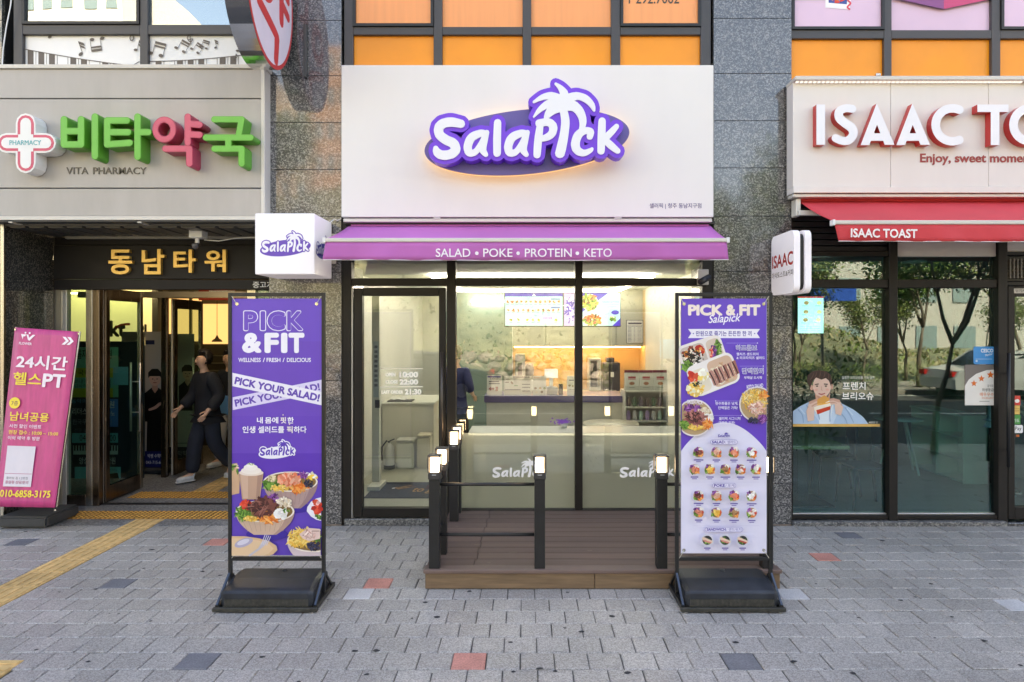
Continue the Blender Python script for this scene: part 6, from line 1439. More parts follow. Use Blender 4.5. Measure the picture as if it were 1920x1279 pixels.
# ================================================================== inside the salad bar
F0 = .07
wb = empty('window_counter', (.68,7.1,F0), 'long white counter along the window behind the frosted film', 'counter')
WC = mat('counter_white', (.72,.73,.68), .3)
box('top', -.59, 1.975, 6.86, 7.36, .852, .887, WC, wb, .004); box('led_edge', -.59, 1.975, 6.853, 6.859, .868, .880, emat('counter_led', (1,.97,.88), .7), wb, 0)
for x in (-.57,.65,1.9): box('leg', x, x+.05, 6.95, 7.30, F0, .851, WC, wb, .004)
def stool(x,y,label):
    e = empty('bar_stool', (x,y,F0), label, 'stool', 'round white bar stools at the window counter')
    MB().lathe([(0,.60),(.17,.60),(.20,.615),(.205,.64),(.19,.655),(0,.66)], x,y,F0,28).build('seat', mat('stool_white', (.85,.85,.82), .4), e, True)
    for a in range(4):
        c, s = cos(a*pi/2+.78), sin(a*pi/2+.78); MB().tube([(x+c*.12,y+s*.12,F0+.60),(x+c*.19,y+s*.19,F0)],.012,8).build('leg', mat('stool_white'), e)
    MB().tube([(x+.165*cos(t),y+.165*sin(t),F0+.2) for t in [2*pi*i/20 for i in range(21)]],.008,6).build('foot_ring', mat('stool_white'), e)
stool(-.14,7.0,'round white stool behind the left frosted pane'); stool(.92,7.0,'round white stool behind the right frosted pane')
rtb = empty('round_table', (1.02,8.0,F0), 'round cream table standing behind the window counter', 'table')
MB().lathe([(0,.74),(.33,.74),(.335,.755),(.33,.77),(0,.77)],1.02,7.95,F0,36).build('top', mat('table_cream', (.66,.62,.52), .35), rtb, True); MB().tube([(1.02,7.95,F0),(1.02,7.95,F0+.74)],.03,12).build('leg', STEEL, rtb)
fl = empty('flower_pot', W(1058,796,7.2), 'small purple blossom in a pot on the window counter', 'plant'); x, y = PX(1058,7.2), 7.2
MB().lathe([(.03,0),(.04,.05),(.0,.05)],x,y,.887,14).build('pot', WC, fl, True)
mb = MB(); random.seed(2)
for _ in range(60):
    q = Vector((x+random.gauss(0,.045),y+random.gauss(0,.03),.955+random.gauss(0,.012))); s = .012; mb.add([q+Vector((-s,0,0)),q+Vector((0,0,s)),q+Vector((s,0,.002)),q+Vector((0,s,-s))],[(0,1,2,3)])
mb.build('blossom', mat('violet_petals', (.40,.12,.85), .5), fl)
sc = empty('service_counter', (.36,8.6,F0), 'ordering counter with a dark violet band along its top', 'counter')
VB = mat('violet_band', (.055,.035,.16), .3)
box('front_panel', PX(912,8.5), PX(1168,8.5), 8.5, 9.1, F0, PZ(755,8.5), mat('counter_cream', (.62,.60,.52), .35, vary=.05), sc, .004); box('top_band', PX(908,8.5), PX(1171,8.5), 8.47, 9.12, PZ(754.5,8.5), PZ(742,8.5), VB, sc, .004)
ZT = PZ(742,8.5)
def menu_stand(px0,px1,py0,label,fn):
    e = empty('menu_holder', (PX((px0+px1)/2,8.55),8.55,ZT), label, 'menu stand'); box('sheet', PX(px0,8.55), PX(px1,8.55), 8.55, 8.56, ZT+.001, PZ(py0,8.55), mat('paper_white', (.66,.66,.64), .35), e, 0); p = Print(plane_at(8.549), .0012, .0002); fn(p); p.build('printed_artwork', PR, e)
def m1(p):
    p.rect(914,705,939,708,'3c3a90'); p.text('포장주문',918,709,934,712,'2c2a50',.01,1); p.text('키오스크',916,713,937,717,'222',.0,1) if False else p.rect(917,714,936,716.5,'2a2838'); p.rect(917,718.5,937,720.5,'3a3850'); p.poly([(916,729),(921,724.5),(921,727),(927,727),(927,731),(921,731),(921,733.5)],'8e2f2a'); p.rect(929,725,934,733,'9a5048')
def m2(p):
    p.text('MENU',949,710,959,713,'2a2c3c',.02,2); p.rect(962,706,993,708,'3c3c4a'); p.rect(947,716,954,717.5,'50303a'); p.poly([(957,716),(960,715),(963,719),(960,721)],'7a5a4a'); p.rect(964,722.5,971,724,'4a8a5a'); p.rect(947,730,976,731.5,'2f2f58')
    for k in range(5): p.rect(963,710+k*2.4,969,710.8+k*2.4,'a8a8a8'); p.rect(979,710+k*1.6,993,710.5+k*1.6,'b0b0b0')
    for y in (720,725.5,732.5): p.rect(979,y,994,y+1.4,'2f2f44')
def m3(p):
    for x,y,c in ((1004,728,'6a5040'),(1013,728,'b89a78'),(1021,728,'8a9a6a'),(1006,736,'d8d0c0'),(1016,735,'70604c')): p.ell(x,y,2.6,2.2,c,10)
    p.rect(1001,708,1012,709,'d08a50')
def m4(p):
    p.rect(1067,712,1076,714,'4a4a70'); p.ell(1068,723,2.4,2,'7a6a5a',10); p.ell(1074,724,2,2,'9a8a6a',10); p.rect(1066,730,1077,731,'9a9a9a')
menu_stand(913,941,704,'upright card with a red arrow at the left end of the counter',m1); menu_stand(945.5,997,705,'wide white menu board standing on the counter',m2); menu_stand(998.5,1024,705,'pale card with small food pictures on the counter',m3); menu_stand(1063,1090,705,'white card at the right of the counter beside the mullion',m4)
ct = empty('register', W(1034,712,8.7), 'white screen on a stand on the ordering counter', 'screen'); box('screen', PX(1021,8.7), PX(1046,8.7), 8.7, 8.72, PZ(709,8.7), PZ(692,8.7), mat('screen_white', (.7,.7,.7), .3, emit=(.8,.85,.9), es=.12), ct, .004); box('stand', PX(1030,8.7), PX(1037,8.7), 8.72, 8.76, ZT, PZ(700,8.7), WHITEP, ct)
pt = empty('card_terminal', W(1040,738,8.6), 'grey card terminal with papers on the ordering counter', 'terminal'); box('case', PX(1025,8.6), PX(1046,8.6), 8.6, 8.8, ZT, ZT+.10, mat('terminal_grey', (.4,.42,.42), .4), pt, .01); box('screen', PX(1048,8.6), PX(1056,8.6), 8.62, 8.68, ZT, ZT+.14, BLKP, pt, .005)
# back wall: cabinets, lit niche, counter
YB = 11.6
bk = empty('back_kitchen', (1.0,YB,F0), 'back counter with grey upper cabinets over a warm lit niche', 'kitchen unit')
CG = mat('cabinet_grey', (.42,.43,.38), .45, vary=.03)
xs = [PX(961,11.2), PX(1023,11.2), PX(1086,11.2), PX(1155,11.2), PX(1219,11.2)-.12]
for a,b in zip(xs,xs[1:]): box('cabinet_door', a+.003, b-.003, 11.2, 11.6, 1.667, RZ-.01, CG, bk, .003)
box('niche_panel', xs[0], xs[-1], 11.57, 11.6, .9, 1.665, mat('niche_wood', (.66,.46,.24), .5, vary=.06), bk, 0); box('niche_light', xs[0]+.03, xs[-1]-.03, 11.24, 11.27, 1.648, 1.663, emat('warm_strip', (1,.60,.22), 8), bk, 0)
box('worktop', xs[0], xs[-1], 11.0, 11.56, .885, .92, mat('worktop', (.45,.44,.38), .3), bk, .004); box('lower_unit', xs[0], xs[-1], 11.05, 11.56, F0, .884, CG, bk, .003); box('end_panel', xs[-1], xs[-1]+.03, 11.0, 11.6, F0, RZ-.01, mat('niche_wood'), bk, .003)
box('partition', PX(855,11.6)-.2, xs[0]-.01, 11.5, 11.6, F0, RZ-.01, mat('teal_partition', (.16,.24,.22), .4, vary=.06), bk, .003)
def machine(nm, px0,px1,py0,m,label,D=11.15,extra=None):
    e = empty(nm, (PX((px0+px1)/2,D),D,.92), label, 'machine'); box('body', PX(px0,D),PX(px1,D),D,D+.34,.921,PZ(py0,D),m,e,.012); 
    if extra: extra(e,D)
    return e
def cx1(e,D):
    box('bean_hopper', PX(1138,D),PX(1153,D),D+.05,D+.25,PZ(680,D)+.001,PZ(671,D),mat('smoke', (.05,.05,.055), .2),e,.006); box('panel', PX(1139,D),PX(1159,D),D-.012,D-.001,PZ(696,D),PZ(684,D),mat('dark_panel', (.03,.03,.04), .15),e,.002); box('button_plate', PX(1145,D),PX(1151,D),D-.014,D-.001,PZ(707,D),PZ(698,D),WHITEP,e,.002); box('drip_tray', PX(1133,D),PX(1155,D),D-.05,D-.001,.925,.945,STEEL,e,.003)
machine('coffee_machine',1131,1163,680,mat('coffee_black', (.035,.03,.04), .3),'dark coffee machine with a bean hopper on the back counter',extra=cx1)
def cx2(e,D): box('spout_panel', PX(1107,D),PX(1119,D),D-.01,D-.001,PZ(725,D),PZ(676,D),BLKP,e,.003); box('handle', PX(1121,D),PX(1123.5,D),D-.03,D-.011,PZ(722,D),PZ(690,D),STEEL,e,.003)
machine('drink_dispenser',1104,1127,672,mat('dispenser_grey', (.42,.43,.42), .35),'grey drink dispenser with a black front on the back counter',extra=cx2)
def cx3(e,D): box('dispense_panel', PX(971,D),PX(979,D),D-.01,D-.001,PZ(720,D),PZ(680,D),mat('dark_panel'),e,.003)
machine('ice_machine',966,985,664,mat('machine_steel', (.30,.32,.32), .35),'tall grey machine at the left end of the back counter',extra=cx3)
def cx4(e,D): MB().lathe([(.07,0),(.08,.2),(.05,.26),(0,.27)],PX(993,D),D+.12,PZ(714,D)+.02,16).build('jar', mat('jar_glass', (.14,.15,.15), .1), e, True)
machine('blender',984,1000,713,WHITEP,'white blender with a smoky jar on the back counter',extra=cx4)
pb = empty('price_board', W(1190,621,11.19), 'small framed price list on the grey cabinet', 'notice'); box('frame', PX(1174,11.19),PX(1206,11.19),11.18,11.195,PZ(644,11.19),PZ(600,11.19),BLKP,pb,.003)
p = Print(plane_at(11.179),.0015,.0003); p.rect(1175,601,1205,643,'c8ccd0'); p.rect(1178,605,1203,608,'30324a'); p.rect(1176,611,1204,612,'30324a')
for k in range(11): p.rect(1177,614+k*2.5,1184,615+k*2.5,'6a6e84'); p.rect(1188,614+k*2.5,1191,615+k*2.5,'8a8ea0'); p.rect(1195,614+k*2.5,1203,615+k*2.5,'9aa0b0')
p.build('printed_artwork', PR, pb)
# menu screens
SCR = print_mat('screen_print', .3, .22)
ms = empty('menu_screen', W(1001,612,9.4), 'large pale blue menu screen with rows of small bowls', 'screen'); box('frame', PX(945.5,9.4),PX(1056.5,9.4),9.4,9.45,PZ(613,9.4),PZ(549,9.4),BLKP,ms,.003)
p = Print(plane_at(9.399),.001,.0002); p.rect(947,550,1055,611,'9fd4dc'); p.rect(947,550,1055,556,'4a3cb8'); p.poly([(997,555),(1001,551),(1005,555)],'e8e8f4')
for row,(y,n) in enumerate(((566,12),(582,11),(600,6))):
    for k in range(n):
        x = 952+k*8.7 if row == 0 else (953+k*9.4 if row == 1 else (958,972,989,999,1010,1042)[k]); p.ell(x,y,3.0,2.9,'e4e0d0',10); p.bits(x,y,2,2,['8a4a30','b0623c','6a7a34','d8a060','c86048'] if row < 2 else ['9ab040','d8c878','6a8a34'],7,1.5,1.2); p.rect(x-2.6,y+4.2,x+2.6,y+5,'5a8a96')
for b in ((1033,560,1050,562),(1033,576,1050,578)): p.rect(*b,'3f4aa8')
p.rect(1017,594,1035,599,'b89ad4'); 
for k in range(3): p.rect(1017,603+k*2.5,1048,604+k*2.5,'e8b8c0')
p.build('printed_artwork', SCR, ms)
ms = empty('menu_screen', W(1066,612,9.4), 'violet and white patterned screen between the two menu screens', 'screen'); box('frame', PX(1057,9.4),PX(1080,9.4),9.4,9.45,PZ(613,9.4),PZ(549,9.4),BLKP,ms,.003); p = Print(plane_at(9.399),.001,.0002); p.rect(1057.5,550,1080,611,'b6a4de'); p.bits(1069,580,10,28,['4434b0','5a48c0','e0d8f0'],50,3,2); p.build('printed_artwork', SCR, ms)
ms = empty('menu_screen', W(1123,612,9.4), 'screen showing two salad bowls on blue and purple triangles', 'screen'); box('frame', PX(1082,9.4),PX(1164,9.4),9.4,9.45,PZ(613,9.4),PZ(549,9.4),BLKP,ms,.003)
p = Print(plane_at(9.399),.001,.0002); p.rect(1083,550,1163,611,'4b3cc0'); p.poly([(1140,550),(1163,550),(1163,597),(1148,611),(1083,611),(1083,592)],'a4d2dc'); p.ell(1106,567,15,16,'e0dcd0'); p.bits(1106,567,14,15,GRN+YEL+['e07a50','6a4a30','c8d060'],110,3.6,1.6); p.ell(1110,601,18,9.5,'e0dcd0'); p.bits(1110,600,17,8.6,TOM+WD+GRN+ORG,110,3.2,1.6); p.text('SALAD & POKE',1129,564,1160,568,'3a34a0',.02,2); p.rect(1127,570,1160,571,'6a86b8'); p.rect(1125,575,1156,576,'6a86b8'); p.ell(1153,586,7.5,4,'4436b0'); p.bits(1149,598,6,5,GRN+['d8d8b0'],20,2.2,1.3); p.build('printed_artwork', SCR, ms)
# display rack with bags and goods
dr_ = empty('display_rack', (1.5,8.3,F0), 'cream open display rack holding bags and small goods', 'shelf'); RKM = mat('rack_cream', (.60,.60,.54), .4)
rx0, rx1 = PX(1171,8.3), PX(1253,8.3)
for x in (rx0, rx1-.02): box('side_panel', x, x+.02, 8.3, 8.65, F0, PZ(733,8.3), RKM, dr_, .003)
for py in (733,763,789): box('shelf', rx0+.021, rx1-.021, 8.3, 8.65, PZ(py,8.3)-.018, PZ(py,8.3), RKM, dr_, .002)
box('back_panel', rx0+.021, rx1-.021, 8.63, 8.65, F0, PZ(734,8.3)-.02, RKM, dr_, 0)
for i,(a,b) in enumerate(((1171.5,1198),(1198.5,1224.5),(1225,1251))):
    e = empty('snack_bag', (PX((a+b)/2,8.32),8.35,PZ(733,8.3)), ['white stand-up bag with a maroon band, left of three on the rack','white stand-up bag with a maroon band, middle of three on the rack','white stand-up bag with a maroon band, right of three on the rack'][i], 'bag', 'white bags with maroon bands on the rack')
    x0, x1 = PX(a,8.34), PX(b,8.34); z0, z1 = PZ(733,8.3)+.001, PZ(694,8.34)
    mb = MB(); vs = []
    for z,t in ((z0,.045),(z0+.06,.05),(z0+.16,.03),(z1-.03,.008),(z1,.004)):
        for x,y in ((x0,8.36-t),(x1,8.36-t),(x1,8.36+t),(x0,8.36+t)): vs.append((x,y,z))
    mb.add(vs,[(k*4+i_,k*4+(i_+1)%4,k*4+4+(i_+1)%4,k*4+4+i_) for k in range(4) for i_ in range(4)]+[(16,17,18,19)]); mb.build('bag', mat('bag_white', (.60,.62,.58), .35), e)
    p = Print(lambda px,py,d=0: (PX(px,8.31), 8.36-.052-.0+(.04 if py < 705 else 0)-d, PZ(py,8.31)), .001,.0003)
    p.z = .004; m = (a+b)/2; p.rect(a,694.2,b,699,'7c1c38'); p.rect(m-7,706,m+7,709,'b83a44'); p.rect(m-7,710,m+7,711.5,'c85a5a'); p.ell(m,719,5,3,'b87a54'); p.rect(m-6,726,m+6,727,'8a9a8a'); p.build('printed_artwork', PR, e)
random.seed(8)
for i in range(12):
    row = i//6; x = rx0+.06+(i%6)*.079; z = (PZ(763,8.3),PZ(789,8.3))[row]
    e = MB().lathe([(.026,0),(.028,.01),(.028,.085),(.018,.10),(.018,.115),(0,.115)],x,8.38,z+.001,12).build('small_jar' if row == 0 else 'small_carton', mat(['jar_brown','jar_green','jar_plum','carton_lilac','carton_white','carton_mint'][(i%3)+3*row], [(.20,.14,.11),(.07,.16,.07),(.16,.12,.15),(.45,.32,.62),(.6,.6,.58),(.4,.6,.5)][(i%3)+3*row], .3), None, True)
    tag(e, ['brown','dark green','plum grey','lilac','white','mint green'][(i%3)+3*row]+[' jar on the middle shelf of the display rack, ',' carton on the lower shelf of the display rack, '][row]+('left half' if i%6 < 3 else 'right half'), 'jar' if row == 0 else 'carton', 'small goods on the display rack')
# left part, seen through the door
ex = empty('fire_extinguisher', (-1.80,9.0,F0), 'pale fire extinguisher on the floor by the left wall inside the door', 'fire extinguisher'); x, y = -1.84, 9.02
MB().lathe([(.062,0),(.068,.01),(.068,.27),(.05,.31),(.02,.33),(.02,.35),(0,.35)],x,y,F0,20).build('cylinder', mat('ext_silver', (.50,.50,.46), .3), ex, True); MB().lathe([(.075,0),(.075,.05),(0,.05)],x,y,F0-.0,18).build('base', BLKP, ex); MB().tube([(x,y,F0+.35),(x-.03,y-.02,F0+.38),(x-.09,y-.05,F0+.30),(x-.085,y-.06,F0+.12)],.010,8).build('hose', BLKP, ex, True); MB().tube([(x-.02,y,F0+.36),(x+.07,y,F0+.40)],.008,6).build('handle', BLKP, ex)
def bin_(px0,px1,py0,py1,label,m,lid):
    D = 9.0; e = empty('storage_bin', (PX((px0+px1)/2,D),D,F0), label, 'storage box'); t = MB().box(PX(px0,D),PX(px1,D),D,D+.26,F0,PZ(py0,D)-.03).build('body', m, e); bevel(t,.015,2); t = MB().box(PX(px0,D)-.008,PX(px1,D)+.008,D-.01,D+.27,PZ(py0,D)-.0295,PZ(py0,D)).build('lid', lid, e); bevel(t,.01,2)
bin_(743,776,825,880,'white lidded storage box beside the extinguisher',mat('bin_white', (.62,.62,.56), .4),mat('bin_lid', (.50,.50,.46), .4)); bin_(782,806,816,880,'taller cream bin at the right of the storage box',mat('bin_cream', (.60,.55,.42), .4),mat('bin_cream'))
sd = empty('side_counter', (-1.6,9.6,F0), 'cream counter along the left wall with a tray on it', 'counter'); box('worktop', -2.02,-1.27,9.35,10.4,.90,.93,WC,sd,.004); box('front_panel', -2.02,-1.29,9.38,10.4,F0,.899,mat('counter_cream'),sd,.003)
ty = empty('tray', (-1.75,9.5,.93), 'black tray with crumpled white cloth on the side counter', 'tray'); box('tray', -1.95,-1.60,9.4,9.65,.931,.945,BLKP,ty,.004)
mb = MB(); random.seed(4); vs = [(-1.9+i*.045,9.45+j*.05,.95+random.uniform(0,.055)) for j in range(4) for i in range(6)]; mb.add(vs,[(j*6+i,j*6+i+1,j*6+i+7,j*6+i+6) for j in range(3) for i in range(5)]); mb.build('cloth', WHITEP, ty)
mt = empty('door_mat', (-1.3,7.8,F0), 'navy entrance mat with orange script inside the salad bar door', 'mat')
mm = mesh_obj('mat', [(-1.80,7.42,F0+.008),(-.98,7.42,F0+.008),(-.98,8.18,F0+.008),(-1.80,8.18,F0+.008),(-1.80,7.42,F0+.001),(-.98,7.42,F0+.001),(-.98,8.18,F0+.001),(-1.80,8.18,F0+.001)], [(0,1,2,3),(4,5,1,0),(5,6,2,1),(6,7,3,2),(7,4,0,3)], mat('mat_navy', (.022,.032,.065), .9, bump=.3, bscale=300), mt)
p = Print(lambda a,b,d=0: (-1.80+a*.82, 8.18-b*.76, F0+.009+d),.0005); p.text('Salad',.38,.2,.52,.5,'b07838',.02,3,.9); p.text('to go',.60,.4,.98,.75,'b07838',.02,3,0,.3); p.ell(.30,.42,.025,.04,'d8d8e0'); p.build('lettering', PR, mt)
lp_ = empty('wall_panel', (-1.78,8.2,F0), 'narrow pale upright panel by the left wall with a poster strip', 'panel'); box('panel', PX(699,8.05), PX(713,8.05), 8.0, 8.1, F0, 2.35, mat('panel_pale', (.60,.61,.56), .4), lp_, .004); box('foot', PX(699,8.05), PX(722,8.05), 7.75, 8.12, F0, F0+.05, WC, lp_, .004)
p = Print(plane_at(7.999),.001); p.rect(700,640,710,745,'a8b8c0'); p.rect(703,750,712,765,'2c2c40')
for k in range(9): p.rect(702,648+k*9,708,653+k*9,'5a6474')
p.build('printed_artwork', PR, lp_)

# ================================================================== inside the toast shop
def chair(x,y,rz,label,m):
    e = empty('dining_chair', (x,y,.05), label, 'chair', 'dark chairs in the toast shop'); e.rotation_euler = (0,0,rz)
    def q(nm,mb): o = mb.build(nm,m); o.parent = e
    q('seat', MB().box(-.21,.21,-.20,.20,.43,.46,ch=.012)); q('backrest', MB().box(-.20,.20,.19,.215,.62,.84,ch=.01))
    for sx in (-1,1):
        q('leg', MB().tube([(sx*.18,-.17,.43),(sx*.20,-.20,0)],[.018,.013],8)); q('leg', MB().tube([(sx*.18,.21,.84),(sx*.18,.19,.43),(sx*.20,.25,0)],[.014,.018,.013],8))
    return e
CH_ = mat('chair_dark', (.035,.045,.055), .45)
tb = empty('dining_table', (3.0,7.35,.05), 'light wood table against the left pane of the toast shop', 'table')
box('tabletop', 2.72,3.34,6.86,7.9,.715,.75, mat('table_wood', (.42,.33,.16), .4, vary=.15, vscale=4, stretch=(1,8,1)), tb, .004); box('pedestal', 2.98,3.10,7.3,7.42,.07,.714, CH_, tb, .004); box('foot', 2.78,3.30,7.1,7.62,.051,.07, CH_, tb, .004)
chair(3.62,7.15,-pi/2,'dark chair at the right side of the wooden table, nearer the window',CH_); chair(3.60,7.8,-pi/2-.2,'dark chair at the right side of the wooden table, further in',CH_); chair(3.05,8.3,0,'dark chair at the far end of the wooden table',CH_)
sh = empty('cube_shelf', (5.5,8.5,.05), 'pale mint open cube shelf behind the middle pane', 'shelf'); MT = mat('mint_white', (.66,.80,.70), .45); x0,x1,y0,y1,z1 = 5.36,5.68,8.19,9.3,.87
box('end_panel', x0+.02,x1,y0,y0+.02,.05,z1,MT,sh,.002); box('end_panel', x0+.02,x1,y1-.02,y1,.05,z1,MT,sh,.002); box('top', x0,x1,y0-.003,y1+.003,z1,z1+.022,MT,sh,.002); box('back_panel', x1-.012,x1-.002,y0+.021,y1-.021,.05,z1-.001,MT,sh,0); box('divider', x0+.02,x1-.013,(y0+y1)/2-.01,(y0+y1)/2+.01,.05,z1-.001,MT,sh,.002)
for z in (.06,.33,.60): box('shelf', x0+.02,x1-.013,y0+.021,y1-.021,z,z+.018,MT,sh,.001)
rt2 = empty('round_table', (5.0,8.9,.05), 'pale round table on thin splayed legs in the toast shop', 'table'); MB().lathe([(0,.70),(.29,.70),(.30,.715),(0,.73)],4.98,8.9,.05,30).build('top', mat('table_teal', (.50,.66,.68), .35), rt2, True)
for a in (.4,2.0,3.6,5.2): MB().tube([(4.98+.1*cos(a),8.9+.1*sin(a),.75),(4.98+.28*cos(a),8.9+.28*sin(a),.05)],.013,8).build('leg', WHITEP, rt2)
bl_ = empty('menu_screen', W(1520,625,9.0), 'tilted pale menu screen with food pictures behind the left pane of the toast shop', 'screen'); box('frame', PX(1495,9.0),PX(1545,9.0),9.0,9.05,PZ(626,9.0),PZ(555,9.0),BLKP,bl_,.004)
p = Print(plane_at(8.999),.001,.0003); p.rect(1496,556,1544,625,'b4e0e4'); p.rect(1496,556,1544,559,'c03c3c')
for i,(x,y) in enumerate(((1512,568),(1536,568),(1511,585),(1536,585),(1510,600),(1534,600))): p.ell(x,y,4.5,3.6,['a87a5a','d8c098'][i%2]); p.rect(x-8,y+5,x+2,y+6,'6a9aa8')
for k in range(3): p.rect(1500,612+k*3.5,1538,613+k*3.5,'8ab8c0')
p.build('printed_artwork', print_mat('screen_print2', .3, .5), bl_)
# ================================================================== people
def skin_mesh(name, V, E, m, parent, root=0, sub=2, xy=None):
    me = bpy.data.meshes.new(name); me.from_pydata([v[0] for v in V], E, []); o = bpy.data.objects.new(name, me); COL.objects.link(o)
    md = o.modifiers.new('s', 'SKIN'); md.use_smooth_shade = True; md.branch_smoothing = .4
    sk = me.skin_vertices[0].data
    for i,v in enumerate(V):
        r = v[1]; sk[i].radius = r if isinstance(r, tuple) else (r, r); sk[i].use_root = (i == root)
    ss = o.modifiers.new('u', 'SUBSURF'); ss.levels = sub; ss.render_levels = sub
    dg = bpy.context.evaluated_depsgraph_get(); ev = o.evaluated_get(dg); nm = bpy.data.meshes.new_from_object(ev)
    nm.materials.clear(); nm.materials.append(m); o.modifiers.clear(); o.data = nm; bpy.data.meshes.remove(me)
    nm.polygons.foreach_set('use_smooth', [True]*len(nm.polygons)); o.parent = parent; return o
SKIN = mat('skin', (.66,.39,.27), .5, vary=.06, vscale=12); HAIR = mat('hair_black', (.015,.011,.010), .5, vary=.4, vscale=60)
def person(loc, rz, J, label, top_m, leg_m, shoe_m, scale=1.0, long_sleeve=True, puff=0.):
    e = empty('person', loc, label, 'person', None, rz); e.scale = (scale,)*3
    P = dict(pel=(0,0,.94), sp=(0,0,1.10), ch=(0,-.005,1.28), nk=(0,.005,1.44), jaw=(0,-.026,1.530), hd=(0,-.008,1.585), tp=(0,0,1.645),
        shl=(.165,.0,1.375), shr=(-.165,.0,1.375), ell=(.21,.02,1.10), elr=(-.21,.02,1.10), wrl=(.22,-.04,.87), wrr=(-.22,-.04,.87),
        hil=(.09,0,.90), hir=(-.09,0,.90), knl=(.10,-.02,.50), knr=(-.10,-.02,.50), anl=(.10,.02,.09), anr=(-.10,.02,.09), tol=(.11,-.14,.035), tor=(-.11,-.14,.035))
    P.update(J); P['nk2'] = tuple(Vector(P['nk'])*.45+Vector(P['jaw'])*.55-Vector((0,-.012,0))); V = []; E = []; ix = {}
    def v(k, co, r): ix[k] = len(V); V.append((tuple(co), r))
    for k,r in (('pel',(.13,.095)),('sp',(.115,.085)),('ch',(.135,.095)),('nk',.050),('nk2',.044),('jaw',(.056,.064)),('hd',(.080,.094)),('tp',(.062,.074)),('shl',.058),('shr',.058),('ell',.040),('elr',.040),('wrl',.026),('wrr',.026),('hil',.085),('hir',.085),('knl',.056),('knr',.056),('anl',.036),('anr',.036),('tol',.03),('tor',.03)): v(k, P[k], r)
    for a,b in (('pel','sp'),('sp','ch'),('ch','nk'),('nk','nk2'),('nk2','jaw'),('jaw','hd'),('hd','tp'),('ch','shl'),('ch','shr'),('shl','ell'),('shr','elr'),('ell','wrl'),('elr','wrr'),('pel','hil'),('pel','hir'),('hil','knl'),('hir','knr'),('knl','anl'),('knr','anr'),('anl','tol'),('anr','tor')): E.append((ix[a],ix[b]))
    for s,w,el in ((1,'wrl','ell'),(-1,'wrr','elr')):   # palm, four fingers and a thumb
        W0 = Vector(P[w]); d = (W0-Vector(P[el])).normalized(); side = Vector((0,1,0)) if abs(d.y) < .8 else Vector((0,0,1)); side = (side-d*side.dot(d)).normalized(); inn = d.cross(side).normalized()*(-s)
        v(w+'p', W0+d*.055, (.034,.016)); E.append((ix[w],ix[w+'p']))
        for k in range(4):
            b = W0+d*.085+side*(-.026+.0175*k); L_ = (.066,.076,.070,.054)[k]
            for q,(t,c,r) in enumerate(((0,0,.0095),(.5,.006,.0088),(1,.02,.0075))): 
                v(f'{w}f{k}{q}', b+d*L_*t+inn*c, r); E.append((ix[w+'p'] if q == 0 else ix[f'{w}f{k}{q-1}'], ix[f'{w}f{k}{q}']))
        for q,(t,u) in enumerate(((.03,.034),(.06,.052),(.085,.055))): v(f'{w}t{q}', W0+d*t-side*u+inn*.008, .0100-.001*q); E.append((ix[w] if q == 0 else ix[f'{w}t{q-1}'], ix[f'{w}t{q}']))
    body = skin_mesh('body', V, E, SKIN, e)
    hc = Vector(P['hd']); f = Vector((0,-1,0))
    nb_ = MB(); nb_.lathe([(0,-.018),(.012,-.012),(.010,0),(.005,.022),(0,.026)], hc.x, hc.y-.092, hc.z-.018, 8); o = nb_.build('nose', SKIN, None, True); o.parent = e
    for s in (-1,1):
        q = MB().lathe([(0,-.004),(.0065,0),(0,.004)], hc.x+s*.029, hc.y-.087, hc.z+.008, 10); o = q.build('eye', mat('eye_dark', (.02,.015,.015), .2), None, True); o.parent = e
        q = MB().tube([(hc.x+s*.042,hc.y-.083,hc.z+.030),(hc.x+s*.018,hc.y-.092,hc.z+.032)], .0014, 6); o = q.build('eyebrow', HAIR, None); o.parent = e
        q = MB().lathe([(0,-.028),(.012,-.018),(.016,.01),(.008,.026),(0,.03)], hc.x+s*.078, hc.y+.004, hc.z-.005, 10); o = q.build('ear', SKIN, None, True); o.parent = e
    q = MB().tube([(hc.x-.020,hc.y-.083,hc.z-.054),(hc.x,hc.y-.090,hc.z-.056),(hc.x+.020,hc.y-.083,hc.z-.054)], [.003,.006,.003], 8); o = q.build('mouth', mat('lips', (.42,.16,.13), .5), None, True); o.parent = e
    bm = bmesh.new(); bmesh.ops.create_icosphere(bm, subdivisions=4, radius=1)
    for vv in bm.verts:
        n = vv.co.copy(); r = 1+.05*sin(n.x*23+n.z*9)+.05*sin(n.y*31+n.x*17)+.03*sin(n.z*47+n.x*29); vv.co = Vector((n.x*.100*r, n.y*(.112 if n.y > 0 else .094)*r+.014, n.z*.112*r+.034))
        if n.y < -.25 and n.z < .62+.10*sin(n.x*9): vv.co.y = max(vv.co.y, .0); vv.co.x *= .86
        if n.z < -.3: vv.co.z = max(vv.co.z, -.055)
    me = bpy.data.meshes.new('hair'); bm.to_mesh(me); bm.free(); me.materials.append(HAIR); me.polygons.foreach_set('use_smooth', [True]*len(me.polygons)); h = bpy.data.objects.new('hair', me); COL.objects.link(h); h.location = hc; h.parent = e
    def sub_(keys, edges, grow, name, m, radii={}):
        vs = [(P[k] if k in P else k, tuple(x+grow for x in r) if isinstance(r:=radii.get(k, V[ix[k]][1]), tuple) else r+grow) for k in keys]; return skin_mesh(name, vs, [(keys.index(a),keys.index(b)) for a,b in edges], m, e)
    P['nb'] = tuple(Vector(P['ch'])*.25+Vector(P['nk'])*.75); ix['nb'] = ix['nk']
    for s,a,b in (('l','ell','wrl'),('r','elr','wrr')): P['cu'+s] = tuple(Vector(P[a])*(.12 if long_sleeve else .8)+Vector(P[b])*(.88 if long_sleeve else .2)); ix['cu'+s] = ix[b]
